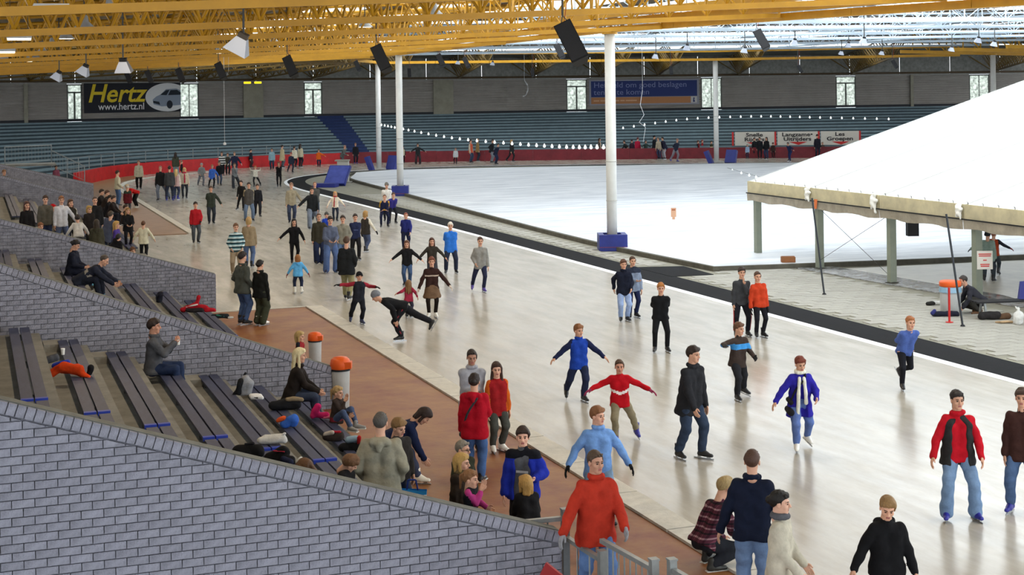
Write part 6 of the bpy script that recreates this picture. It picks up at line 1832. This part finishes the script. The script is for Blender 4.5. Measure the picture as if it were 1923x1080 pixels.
person('shorter skater in dark navy bent forward at the far boards', 931, 309, 273, f=60, k=.92, top=('jacket', '23283a'), bot=('slim', '232a44'), hair=('short', '2c211b'), arms=('b', 'b'), lean=.4, g=fb)
person('long-haired blond skater in dark top, alone at the far boards', 961, 304, 264, f=60, top=('jacket', '262628'), bot=('slim', '25282c'), hair=('long', 'a08050'), legs='g', g=fb)
person('woman in white blouse with dark hair just left of the nearest column', 1126, 299, 261, f=80, top=('jacket', 'bfa98f', {'sleeve': '3a3030'}), bot=('jeans', '2c3346'), hair=('long', '2c1f1a'), g=fb)
fg = 'far group right of the nearest column'
person('skater in dark jacket bent forward, leftmost of the far group', 1178, 298, 267, f=-60, k=.9, top=('jacket', '2f3132'), bot=('jeans', '33343a'), hair=('short', '2c211b'), arms=('oo', 'f'), lean=.5, g=fg)
person('child in dark purple top beside the crimson jacket', 1187, 298, 264, f=20, top=('jacket', '33222e'), bot=('slim', '24242a'), hair=('beanie', '2a2024'), g=fg)
person('person in crimson jacket bending in the far group', 1196, 297, 261, f=150, top=('jacket', 'a01f3a', {'b': 1.2}), bot=('slim', '24242a'), hair=('short', '5a2a2a'), lean=.3, k=.95, g=fg)
person('child in dark grey reaching out in the far group', 1213, 297, 265, f=40, top=('jacket', '33403e'), bot=('slim', '4a5652'), hair=('short', '2c211b'), arms=('oo', 'oo'), legs='sw', g=fg)
person('tall person in black with black hat in the far group', 1229, 298, 256, f=60, top=('jacket', '1d2026'), bot=('jeans', '272e48'), hair=('beanie', '17171a'), g=fg)
person('person in cream coat bending behind the navy jacket in the far group', 1239, 299, 261, f=-40, k=.95, top=('jacket', 'b0a490'), bot=('jeans', '3a4058'), hair=('short', '6a5a4a'), lean=.3, g=fg)
person('person in navy jacket and pale trousers leaning, right of the cream coat', 1249, 299, 260, f=-60, k=.95, top=('jacket', '232436', {'b': 1.1}), bot=('jeans', '9a98a0'), hair=('short', '2c211b'), lean=.35, legs='v', g=fg)
person('skater in navy top and grey trousers leaning forward, on blue skates', 1269, 304, 264, f=40, k=.93, top=('sweater', '2a3040'), bot=('jeans', '7a7880'), hair=('short', '8a6a60'), foot=('skate', BS), arms=('b', 'b'), lean=.35, legs='g', g=fg)
person('person in dark jacket left of the red one, by the far column', 1311, 295, 265, f=120, top=('jacket', '2a2528', {'sleeve': '8a2428'}), bot=('jeans', '202a2a'), hair=('short', '5a3a2e'), g=fg)
person('person in red top by the far column', 1319, 294, 264, f=90, top=('jacket', '99282c'), bot=('jeans', '24302c'), hair=('short', '7a3a30'), g=fg)
person('person with cream top half hidden left of the far column', 1336, 297, 266, f=60, top=('jacket', 'b8a58c', {'yoke': '3a3c2c', 'yz': .17}), bot=('jeans', '2a3050'), hair=('short', '2c2a20'), g=fg)
fs = 'skaters in front of the direction sign'
person('child in pale blue jacket before the left sign panel', 1404, 299, 272, f=-20, top=('jacket', '8fa8c4'), bot=('slim', '262c44'), hair=('short', '8a8a88'), legs='g', g=fs)
person('person in black right of the pale blue child', 1417, 297, 260, f=30, top=('jacket', '23262a'), bot=('slim', '262a30'), hair=('short', '241c18'), g=fs)
person('middle one of three dark figures before the sign', 1427, 299, 259, f=0, top=('jacket', '1e1f24', {'b': 1.1}), bot=('slim', '22242a'), hair=('short', '241c18'), g=fs)
person('tall person in black coat with jeans before the first red divider', 1440, 299, 259, f=-30, top=('coat', '1c1d20', {'hem': .1}), bot=('jeans', '333d58'), hair=('long', '1c1614'), g=fs)
person('small child in brown next to the first red divider', 1452, 297, 269, f=10, top=('jacket', '3a2c2a'), bot=('slim', '33262a'), hair=('beanie', '4a2f2e'), g=fs)
person('skater in dark blue striding left before the middle sign panel', 1484, 304, 271, f=-40, k=.9, top=('sweater', '232c4c'), bot=('slim', '222c54'), hair=('short', '5a4a48'), arms=('oo', 'b'), legs='st', lean=.45, g=fs)
person('tall dark figure before the second red divider', 1535, 297, 254, f=20, top=('jacket', '22232c'), bot=('slim', '262a36'), hair=('beanie', '1d1d24'), g=fs)
person('smaller greyish figure right of the tall dark one', 1545, 296, 268, f=20, top=('jacket', '4a4540'), bot=('slim', '3a3634'), hair=('short', '8a7a68'), g=fs)
# ---- on and around the terraces
tt = 'people standing on the far terrace'
def onT(u, vt, k, h): # stand on row k of the terrace: X of that row, Y from the pixel column
    return None
def stand(label, u, vt, Y, h, **kw):
    X, zt = unpY(u, vt, Y)
    zf = zt - h
    return person(label, at=(X, Y), h=h, z=max(0.03, zf), **kw)
stand('long-haired woman in black top, leftmost on the far terrace', 50, 381, 52, 1.66, f=20, top=('sweater', '19181a'), bot=('jeans', '5a5f50'), hair=('long', '4a2a20'), foot=('shoe', '222222'), g=tt)
stand('man in grey sweater and jeans on the far terrace', 85, 370, 53, 1.80, f=8, top=('sweater', '55534c', {'b': 1.08}), bot=('jeans', '2a3350'), hair=('short', '3a2a22'), foot=('shoe', '222222'), g=tt)
stand('person in beige jacket with bright red cap behind the white shirt', 99, 386, 54.5, 1.62, f=100, top=('jacket', '77736a'), bot=('jeans', '4a4a48'), hair=('cap', 'a8161c'), foot=('shoe', '222222'), g=tt)
stand('man in white shirt and jeans standing wide on the far terrace', 115, 371, 52.5, 1.80, f=12, top=('shirt', 'b9bac2', {'b': 1.08}), bot=('jeans', '4a5470'), hair=('short', '7a5238'), foot=('shoe', '222222'), arms=('o', 'd'), legs='sw', g=tt)
stand('brown-haired woman in dark vest with white sleeves behind the white shirt', 132, 377, 54, 1.68, f=30, top=('jacket', '26241f', {'sleeve': 'bdb8ac'}), bot=('jeans', '22242a'), hair=('long', '4a3020'), foot=('shoe', '222222'), g=tt)
stand('person in white shirt bending forward with back turned, over the wall', 147, 405, 49.5, 1.30, f=190, top=('shirt', 'c2bfba', {'b': 1.25}), bot=('jeans', '4a4a4e'), hair=('short', '241c1a'), foot=('shoe', '222222'), lean=.35, arms=('o', 'o'), g=tt)
stand('tall man in black sweater behind the bent white shirt', 178, 372, 54.5, 1.82, f=10, top=('sweater', '1c1c1e', {'b': 1.15}), bot=('jeans', '2a2e3c'), hair=('crop', '4a3a34'), foot=('shoe', '222222'), g=tt)
stand('blond child in dark coat in front of the tall black sweater', 167, 389, 51.5, 1.40, f=30, top=('jacket', '211d1c', {'b': 1.2}), bot=('jeans', '222222'), hair=('bob', '9a7a40'), foot=('shoe', '222222'), g=tt)
stand('person in olive parka seen from behind at the third wall', 181, 415, 49.0, 1.50, f=176, top=('coat', '3f3d30', {'b': 1.15, 'hood': 1}), bot=('jeans', '33332f'), hair=('long', '33281c'), foot=('shoe', '222222'), g=tt)
stand('person in grey-blue padded coat leaning right of the olive parka', 200, 398, 51.0, 1.40, f=150, top=('coat', '44495a', {'b': 1.2}), bot=('jeans', '2f3544'), hair=('short', '3a3028'), foot=('shoe', '222222'), side=.3, g=tt)
stand('blond woman in purple sweater beside the third wall', 218, 418, 49.5, 1.40, f=70, top=('sweater', '4a3880', {'b': 1.1}), bot=('jeans', '1e1e22'), hair=('long', 'b08c50'), foot=('shoe', '222222'), g=tt)
stand('person in wide black coat crouching low behind the third wall', 214, 440, 46.5, .95, f=150, top=('coat', '17171a', {'b': 1.9}), bot=('jeans', '1c1c1f'), hair=('short', '1c1816'), foot=('shoe', '222222'), side=.45, g=tt)
stand('brown-haired child peeping over the third wall beside the cream jacket', 249, 467, 44.6, 1.05, f=20, top=('jacket', '2a2a30'), bot=('jeans', '2a2a30'), hair=('short', '5a3a22'), foot=('shoe', '222222'), g=tt)
stand('ginger child peeping over the third wall below the grey sweater', 76, 421, 47.0, 1.10, f=20, top=('jacket', '3a3a40'), bot=('jeans', '2a2a30'), hair=('short', '7a4a2a'), foot=('shoe', '222222'), g=tt)
person('blond girl in black jacket standing at the end of the far terrace', 241, 466, 393, z=.24, f=10, top=('jacket', '18181b', {'b': 1.08, 'hem': .08}), bot=('slim', '1a1b20'), hair=('long', '8a6a3c'), foot=('skate', PS), arms=('f', 'f'), g=ST)
person('short-haired woman in cream jacket and black trousers, back turned', 270, 487, 417, f=170, top=('jacket', 'cbc6ae', {'b': 1.12, 'hem': .1}), bot=('jeans', '1c1c20'), hair=('crop', '5a3a26'), foot=('shoe', '222222'), arms=('o', 'o'), g=ST)
st2 = 'people sitting at the foot of the far terrace'
for u, vt, Y, l, c, hc_ in ((184, 356, 68, 'dark-clothed sitter with dark hair, top left of the cluster at the far terrace', '211c1b', '2a1e18'), (194, 358, 66, 'dark-clothed sitter next to the top left one in the cluster', '2a221e', '4a3024'),
                            (206, 368, 64, 'dark-clothed sitter with brown hair, lowest right in the cluster', '241d1c', '3a281e'), (199, 367, 65, 'sitter with black coat in the middle of the cluster', '1c1b1e', '1e1714'),
                            (229, 385, 69, 'sitter in dark brown coat just past the end of the fourth wall', '2e2622', '3a2a20')):
    X, zt = unpY(u, vt, Y)
    person(l, at=(X, Y), h=1.6, z=max(.03, zt - 1.22), f=70, top=('jacket', c), bot=('jeans', '22222a'), hair=('short', hc_), foot=('shoe', '222222'), legs=((-.07, .2, .0), (.07, .2, 0)), pz=.28, lean=.3, arms=('lap', 'lap'), g=st2)
# sitters on benches: seat point on bench row k
def seat(label, k, Y, f, h, **kw):
    x = PX0 + PITCH * k + .2; z = BZ0 - RISE * k
    sg = kw.pop('dx', 0)
    pzv = kw.pop('pz', .055)
    ax_ = kw.pop('X', None)
    return person(label, at=((x if ax_ is None else ax_) + sg, Y), z=z, h=h, f=f, pz=pzv, legs=kw.pop('legs', 'sit'), **kw)
def row_at(u, v, k):
    return unp(u, v, BZ0 - RISE * k)
ss_ = 'people sitting on the benches'
p = row_at(308, 700, 3)
seat('man in grey fleece with black elbow patches drinking from a cup', 3, p[1], 78, 1.76, dx=-.28, top=('jacket', '4a4b4f', {'b': 1.1, 'collar': 1, 'hem': .03}), bot=('jeans', '26324e'), hair=('short', '2a1c16'), foot=('shoe', '1d1d1f'), arms=((-.075, .20, -.02), (-.075, .20, -.02)), legs=((-.08, .27, -.235), (.08, .25, -.235)), g=ss_, extra=(('cup',),), look=4, skinc='c08a70', fist=True)
p = row_at(548, 752, 5)
seat('blond woman in dark coat sitting at the foot of the middle wall', 5, p[1], 84, 1.72, top=('coat', '221c19', {'b': 1.1, 'collar': 1}), bot=('jeans', '333c50'), hair=('long', 'cbbd94'), foot=('shoe', '222222'), arms=('lap', 'lap'), lean=.25, g=ss_, X=p[0])
p = row_at(632, 792, 6)
seat('small fair-haired child in brown jacket with burgundy hem on the lowest bench', 6, p[1], 60, 1.12, X=p[0], top=('jacket', '3a302c', {'band': '7a2430', 'bz': .0, 'bh': .03, 'allround': 1}), bot=('jeans', '4a5876'), hair=('pony', 'a08458'), foot=('shoe', '8a8a88'), arms=('f', 'chin'), g=ss_, lean=.1, legs=((-.09, .30, -.1), (.09, .3, -.1)))
p = row_at(110, 515, 2)
seat('dark-haired woman in navy jacket looking at something in her hands', 2, 41.0, 70, 1.66, top=('jacket', '1c1f2c', {'b': 1.08}), bot=('jeans', '23283a'), hair=('bun', '1a1412'), foot=('shoe', '222222'), arms=('f', 'f'), lean=.15, nod=.35, g=ss_)
seat('man in navy and grey jacket bending far forward to his skates', 2, 38.8, 72, 1.8, dx=.1, top=('jacket', '252936', {'b': 1.1, 'band': '9a958c', 'bz': .16, 'bh': .03}), bot=('jeans', '1f232f'), hair=('bald', '4a4038'), foot=('skate', '4a8aa8'), arms=((.0, .26, -.20), (.0, .26, -.20)), lean=.95, nod=.2, g=ss_)
# behind the nearest wall
stand('broad man in beige hooded sweater with back turned, over the nearest wall', 714, 782, 18.3, 1.80, f=172, top=('hoodie', '8d8978', {'b': 1.22}), bot=('jeans', '6a6450'), hair=('crop', '4a4642'), foot=('shoe', '333333'), arms=('p', 'p'), bw=1.12, g=ST)
stand('fair-haired boy looking down beside the beige hooded sweater', 746, 790, 19.6, 1.42, f=30, top=('jacket', '33302e'), bot=('jeans', '3a3f50'), hair=('short', '7a5c38'), foot=('shoe', '222222'), nod=.3, look=15, g=ST)
X, Y = unp(782, 905, .03)
person('dark-haired person in navy sweater bending down to lace a white boot', at=(X - .45, Y + .15), h=1.66, f=88, z=.03, top=('sweater', '1b2442', {'b': 1.1}), bot=('jeans', '3c4258'), hair=('bob', '2a1c18'), foot=('skate', 'e4dfd0'), legs=((-.07, .05, 0), (.09, .30, .0)), pz=.40, lean=1.05, arms=((-.0, .10, -.30), (.0, .13, -.30)), nod=.55, g=ST)
stand('brown-haired sitter with bowed head behind the nearest wall', 637, 852, 18.0, 1.15, f=60, top=('jacket', '1d1b1c'), bot=('jeans', '22222a'), hair=('short', '6a4a30'), foot=('shoe', '222222'), nod=.6, lean=.3, g=ST, look=30)
stand('long-haired sitter in grey coat, head just over the nearest wall', 603, 858, 18.6, 1.05, f=-70, top=('jacket', '55534c'), bot=('jeans', '33332f'), hair=('long', '5a3c22'), foot=('shoe', '222222'), nod=.4, lean=.5, side=.2, g=ST)
stand('grey-haired man with glasses and dark green coat behind the fur collar', 868, 833, 19.0, 1.30, f=40, top=('coat', '34372a', {'b': 1.15}), bot=('jeans', '33332f'), hair=('crop', '7a7266'), foot=('shoe', '222222'), extra=(('glasses',),), look=20, g=ST)
stand('woman with blond fringe in brown coat with fur collar over the nearest wall', 866, 858, 18.0, 1.22, f=45, top=('coat', '302720', {'b': 1.2}), bot=('jeans', '33332f'), hair=('bob', 'a8854a'), foot=('shoe', '222222'), extra=(('fur',),), look=25, g=ST)
stand('girl with brown pigtail and black jacket at the nearest wall, pink sleeve', 882, 889, 17.5, 1.05, f=70, top=('jacket', '1e1f24', {'sleeve': 'b03a78'}), bot=('jeans', '5a6478'), hair=('pony', '7a5434'), foot=('shoe', '222222'), arms=('f', 'chin'), g=ST)
person('boy in open blue and black jacket over grey printed sweater, walking up', 982, vt=808, h=1.62, f=-8, top=('sweater', '55575c', {'print': 'a8a8aa'}), over=('jacket', '1f2f9a', {'open': .07, 'yoke': '15161c', 'yz': .255, 'b': 1.05}), bot=('jeans', '1d1f26'), hair=('short', '2e1f18'), foot=('shoe', '222222'), arms=((.02, .13, -.16), (.06, .05, -.30)), z=.03, g=ST, look=6, skinc='d6a48c')
stand('blond woman in black coat with back half turned beside the fence', 992, 905, 17.9, 1.18, f=205, top=('coat', '1b1b1d', {'b': 1.22}), bot=('jeans', '7a88a0'), hair=('bob', 'b08a4c'), foot=('shoe', '222222'), lean=.2, arms=('f', 'd'), g=ST)
person('woman in bright red coat with long shoulder bag, seen from behind', 893, 904, 707, f=172, top=('coat', 'a30f22', {'hem': .09, 'hood': 1, 'b': 1.06}), bot=('jeans', '44608e'), hair=('bun', '231816'), foot=('shoe', '1c1c1e'), arms=('d', 'f'), z=.03, extra=(('bag', '33383c', -1, -.13, .06),), g=ST, lean=.02)
person('man in pale grey anorak facing the woman in the red coat', 888, 850, 663, f=6, top=('jacket', '9a9ca4', {'b': 1.08, 'collar': 1}), bot=('jeans', '3a4048'), hair=('crop', '2e241e'), foot=('skate', BKS), arms=('x', 'x'), nod=.15, g=ST, skinc='a87c66')
person('girl in red and orange jacket with grey trousers and white skates', 934, 849, 687, f=24, top=('jacket', '8e1a1e', {'band': 'c87018', 'bz': .12, 'bh': .0, 'sleeve': 'c05a1c', 'hem': .08}), bot=('jeans', '454742'), hair=('long', '3a261c'), foot=('skate', 'e0ddd6'), arms=('d', 'd'), z=.03, g=ST, look=-18, skinc='d2a48c')
stand('tiny figure in pink top by the sloping railing', 105, 312, 101, 1.66, f=30, top=('jacket', '8a4a5a'), bot=('jeans', '3a3438'), hair=('short', '1c1816'), foot=('shoe', '222222'), g=ST)
person('person peeping over the fourth wall at the left edge', at=(1.6, 78), z=.8, h=1.75, f=30, top=('jacket', '3a3836'), bot=('jeans', '33332f'), hair=('short', '7a5a40'), foot=('shoe', '222222'), g=ST)
# ---- under the marquee
mq = 'people at the marquee'
person('skater in orange-red body warmer with dark sleeves inside the marquee', at=unp(1867, 517), v=517, vt=437, f=170, top=('jacket', 'a84426', {'sleeve': '2c3038'}), bot=('jeans', '3a4044'), hair=('crop', '8a5a48'), glove='7a2a2c', arms=('d', 'oo'), legs='g', g=mq)
person('skater in pale green jacket and dark hat behind the marquee post', at=unp(1856, 530), v=530, vt=437, f=165, top=('jacket', '83948a', {'b': 1.1, 'hem': .09}), bot=('jeans', '3a4046'), hair=('beanie', '23262a'), glove='33363a', arms=('oo', 'd'), legs='v', g=mq)
X, Y = unp(1842, 590)
person('man in dark patterned sweater crouching beside the bin at the marquee', at=(X, Y), h=1.72, z=.03, f=-70, top=('sweater', '33333a', {'b': 1.15}), bot=('jeans', '34322e'), hair=('crop', '3a3430'), foot=('shoe', '6a4a30'), legs=((-.09, .08, 0), (.1, -.02, 0)), pz=.20, lean=.8, arms=('fd', 'fd'), g=mq)
stand('blond child in red and dark jacket showing over the low end of the middle wall', 562, 627, 31.0, 1.12, f=70, top=('jacket', '8a2228', {'sleeve': '22242c'}), bot=('jeans', '22242c'), hair=('bob', 'a88c58'), foot=('shoe', '222222'), g=ST)

# ================================================================== BAGS AND CLOTHES LEFT ON THE BENCHES
def lump(parts, root, seed, vx=.016):
    """parts: (name, colour, [(a, b, r), ...]) each a soft folded piece"""
    for i, (nm, col, segs) in enumerate(parts):
        ops = [ADD(C(a, b, r * .95, r), .035) for a, b, r in segs]
        ops.append(('cut', V3(0, 0, .004), V3(0, 0, -1.)))
        V, Q = sdf_mesh(ops, vx, wr=.009, seed=seed + i)
        inst(nm, np_mesh(nm, V, Q, [cloth(col)]), root)
def bundle(name, label, cat, u, v, z, parts, rz=0.0, seed=0):
    x, y = unp(u, v, z)
    root = tag(empty(name, (x, y, z), -ANG + rz), label, cat, 'bags and clothes left on the benches')
    lump(parts, root, seed)
    return root
def zb(k): return BZ0 - RISE * k
bundle('jacket', 'orange jacket with blue lining thrown over a bench', 'jacket', 124, 708, zb(1), [('shell', 'c23c12', [((-.30, 0, .03), (-.05, 0, .16), .07), ((-.05, 0, .16), (.22, 0, .10), .08), ((.2, .0, .1), (.34, -.05, -.02), .06), ((-.1, .1, .1), (.15, .1, .12), .07)]),
       ('lining', '2b3fa8', [((-.22, .1, .17), (.0, .12, .20), .045)]), ('hood', '17171a', [((.36, .05, .04), (.38, .05, .14), .05)])], seed=1)
bundle('sleeping_mat_bag', 'slack grey bag with black strap lying left of the orange jacket', 'bag', 78, 690, zb(1) - .05, [('bag_body', '4a4c52', [((-.2, 0, .03), (.12, .1, .12), .06), ((.0, .1, .08), (.2, .15, .14), .06)]), ('strap', '17171a', [((-.26, -.05, .01), (-.1, -.08, .02), .018)])], seed=2)
x, y = unp(118, 664, zb(1) + .02)
root = tag(empty('paper_cup', (x, y, zb(1))), 'small white cup standing behind the orange jacket', 'cup')
MB().lathe([(.028, 0), (.036, .1), (.034, .1), (.028, .01)], 12).build('cup_wall', mat('paper_cup', 'e5e2da'), root); MB().lathe([(.038, .095), (.038, .105), (.03, .108)], 12).build('lid', mat('cup_lid', 'f0f0ee'), root)
bundle('backpack', 'grey and black backpack standing at the end of a bench', 'backpack', 456, 742, zb(4) - .02, [('pack_body', '8d8f94', [((0, 0, .05), (.05, 0, .28), .08), ((.08, 0, .05), (.12, 0, .2), .08)]), ('pocket', '202124', [((-.06, -.06, .06), (-.02, -.06, .26), .05), ((-.16, -.04, .0), (-.08, -.05, .12), .03)]), ('loop', '202124', [((.02, 0, .34), (.05, 0, .38), .02)])], seed=3)
bundle('trainers', 'pair of white trainers with black stripes on the bench', 'shoes', 478, 748, zb(4), [('left_shoe', 'd8d8d8', [((-.06, 0, .04), (.1, .0, .035), .04)]), ('right_shoe', 'd2d2d2', [((-.02, -.11, .04), (.14, -.11, .035), .04)]), ('black_stripe', '1c1c1e', [((.0, -.15, .05), (.08, -.15, .04), .012)])], seed=4)
bundle('holdall', 'dark holdall and tan towel beside the blond woman', 'bag', 535, 770, zb(5), [('bag_body', '1d1e22', [((-.2, 0, .08), (.2, 0, .1), .09), ((-.1, .08, .1), (.1, .08, .14), .07)]), ('towel', '8a7a62', [((.05, -.04, .2), (.3, -.04, .19), .04)])], seed=5)
bundle('carrier_bag', 'bright blue and orange bag on a bench in the pile', 'bag', 540, 803, zb(5), [('bag_body', '3a68c4', [((-.05, 0, .06), (.1, 0, .14), .08), ((.1, 0, .05), (.14, 0, .12), .06)]), ('flap', 'd2562a', [((-.16, 0, .12), (-.06, 0, .16), .04)])], seed=6)
bundle('jacket', 'shocking pink child jacket on the bench in the pile', 'jacket', 598, 786, zb(6) + .02, [('shell', 'c8286a', [((-.08, 0, .06), (-.02, 0, .2), .07), ((.0, 0, .06), (.14, 0, .06), .06)]), ('lining', 'd86a90', [((.12, -.04, .02), (.22, -.04, .03), .035)])], seed=7)
bundle('rucksack', 'red, white and black sports bag right of the pink jacket', 'bag', 625, 828, zb(6), [('bag_body', '3a3230', [((-.1, 0, .06), (.12, 0, .08), .08)]), ('side_panel', 'b8b0a8', [((-.12, -.04, .12), (.0, -.05, .14), .04)]), ('trim', 'b02838', [((.0, -.03, .16), (.12, -.03, .15), .03)])], seed=8)
bundle('rucksack', 'black bag with pale blue and red jacket on top, near the beige sweater', 'bag', 662, 848, .34, [('bag_body', '1a1b1f', [((-.14, 0, .06), (.14, 0, .06), .09)]), ('jacket_top', '8aa4b8', [((-.06, 0, .18), (.06, 0, .2), .06)]), ('red_sleeve', 'b02428', [((.1, -.03, .14), (.12, -.03, .24), .03)])], seed=9)
bundle('plastic_bag', 'white plastic bag lying behind a black backpack', 'bag', 513, 834, zb(4), [('bag_body', 'c9c9c6', [((-.18, 0, .05), (.16, 0, .07), .06), ((-.12, .04, .09), (.14, .04, .1), .05)]), ('handle', 'dcdcda', [((.12, 0, .12), (.18, 0, .16), .02)])], seed=10)
bundle('backpack', 'black backpack with red trim over the nearest wall', 'backpack', 520, 868, zb(4), [('pack_body', '17171a', [((-.1, 0, .06), (.1, 0, .14), .09), ((.02, 0, .04), (.2, -.1, .04), .08)]), ('trim', 'a03040', [((-.04, -.09, .18), (.12, -.09, .17), .012)]), ('pocket', '20243a', [((.12, -.12, .06), (.2, -.14, .04), .06)])], seed=11)
bundle('holdall', 'rounded black holdall just above the nearest wall', 'bag', 468, 860, zb(3) - .05, [('bag_body', '161618', [((-.14, 0, .09), (.12, 0, .09), .1)]), ('grip', '222226', [((-.05, -.02, .2), (.06, -.02, .2), .02)])], seed=12)
bundle('skate_pair', 'white and teal skates peeping over the nearest wall', 'skates', 557, 882, zb(4) - .1, [('boot', 'd4d8d8', [((0, 0, .05), (.06, 0, .14), .045)]), ('lace_panel', '4aa0a0', [((.05, -.03, .1), (.09, -.03, .06), .03)]), ('toe', 'e0e0dc', [((-.08, 0, .04), (-.02, 0, .05), .04)])], seed=13)
x, y = unp(788, 938, .78)
root = tag(empty('shopping_bag', (x, y + .25, .50), -ANG), 'bright sky blue shopping bag beside the beige hooded sweater', 'bag')
vs = [(-.14, -.07, 0), (.14, -.07, 0), (.14, .07, 0), (-.14, .07, 0), (-.19, -.04, .36), (.17, -.04, .34), (.17, .04, .34), (-.19, .04, .36)]
MB().add(vs, [(3, 2, 1, 0), (0, 1, 5, 4), (1, 2, 6, 5), (2, 3, 7, 6), (3, 0, 4, 7)]).build('bag_body', mat('bag_sky', '2f93dc', rough=.35), root)
MB().box((.15, -.065, .15), (.04, .02, .28)).build('white_edge', mat('bag_edge', 'e8ecf0'), root)
MB().path([(-.1, 0, .34), (-.08, 0, .48), (.02, 0, .48), (.05, 0, .33)], .012, 5).build('handle', mat('bag_navy', '1d3a8a'), root)
bundle('jacket', 'red jacket with white piping heaped on the section past the middle wall', 'jacket', 365, 586, zb(5), [('shell', 'a81c28', [((-.3, 0, .06), (.0, 0, .16), .07), ((.0, 0, .14), (.3, 0, .1), .07), ((.05, 0, .2), (.12, 0, .38), .05), ((.3, 0, .05), (.5, 0, .04), .06)]), ('piping', 'd8d4d0', [((-.2, -.07, .14), (.1, -.08, .2), .016)]), ('lining', '2a2628', [((-.15, -.06, .06), (.2, -.06, .06), .06)])], seed=14)
bundle('backpack', 'small dark backpack on a bench past the middle wall', 'backpack', 299, 568, zb(4), [('pack_body', '1b1d26', [((0, 0, .06), (.03, 0, .2), .08)]), ('strap', '2a2c34', [((-.06, -.06, .08), (-.04, -.06, .2), .02)])], seed=15)
bundle('plastic_bag', 'pale turquoise bag at the feet of the bending man past the middle wall', 'bag', 165, 540, zb(3) - .1, [('bag_body', '6aa8c0', [((-.12, 0, .06), (.1, 0, .08), .08)]), ('white_edge', 'd8dcdc', [((-.05, -.06, .12), (.1, -.06, .12), .02)])], seed=16)
bundle('jacket', 'green-edged dark jacket at the low end of the section past the middle wall', 'jacket', 415, 598, .3, [('shell', '23282c', [((-.2, 0, .05), (.15, 0, .06), .07)]), ('trim', '3a8a78', [((-.1, -.06, .1), (.1, -.07, .06), .015)]), ('shoe', 'c8c8c6', [((.22, -.05, .03), (.32, -.05, .03), .03)])], seed=17)
# clutter round the marquee bench
bundle('rucksack', 'dark rucksack slumped against the foot of the wide bin', 'bag', 1775, 594, .03, [('bag_body', '20222e', [((-.3, 0, .06), (.3, 0, .06), .08)]), ('flap', '33366a', [((-.36, -.05, .1), (-.3, -.05, .16), .05)])], seed=18)
bundle('sports_shoes', 'grey and white shoes left of the wide bin', 'shoes', 1755, 573, .03, [('shoe', 'c2c2be', [((-.05, 0, .05), (.15, 0, .06), .06)]), ('dark_shoe', '2a2a28', [((-.2, -.05, .05), (-.05, -.05, .05), .06)])], seed=19)
bundle('holdall', 'dark patterned holdall under the slatted bench', 'bag', 1858, 600, .03, [('bag_body', '2c2a2a', [((-.2, 0, .1), (.2, 0, .1), .11)]), ('clothes', '5a4432', [((.25, 0, .08), (.5, .02, .08), .08)])], seed=20)
bundle('cardboard', 'crumpled tan packaging on the ground before the slatted bench', 'packaging', 1885, 607, .03, [('sheet', 'a58a68', [((-.2, 0, .02), (.2, 0, .03), .035)]), ('fold', 'b89c7a', [((-.1, -.05, .05), (.12, -.05, .05), .025)])], seed=21)
bundle('plastic_bag', 'white plastic bag on the ground at the right edge', 'bag', 1912, 609, .03, [('bag_body', 'd0d0cc', [((0, 0, .1), (.02, 0, .22), .13), ((0, 0, .3), (.01, 0, .4), .04)]), ('handle', 'dededa', [((-.04, 0, .4), (-.06, 0, .46), .015)])], seed=22)
# gathered white film tied to the marquee eaves
FILM = mat('clear_film', 'e9e7df', rough=.3)
for u, s_ in ((1535, .85), (1662, 1.1), (1822, .7)):
    yy = np.interp(u, [1425, 1543, 1680, 1841, 2042], [48, 43.7, 39.5, 35.3, 31]) - 48
    q = V3(TX - .14 - 27, yy, ZE - .12)
    ops = [ADD(C(q + V3(0, -.03, .22 * s_), q + V3(-.03, .06, -.05 * s_), .05, .09 * s_), .04), ADD(C(q + V3(-.02, .1 * s_, .1), q + V3(-.03, -.08, -.32 * s_), .07, .04), .04), ADD(C(q + V3(-.02, -.12 * s_, .02), q + V3(-.03, .12 * s_, -.22 * s_), .06, .05), .04)]
    V, Q = sdf_mesh(ops, .025, wr=.015, seed=u)
    inst('film_bunch', np_mesh('film_bunch', V, Q, [FILM]), tent)
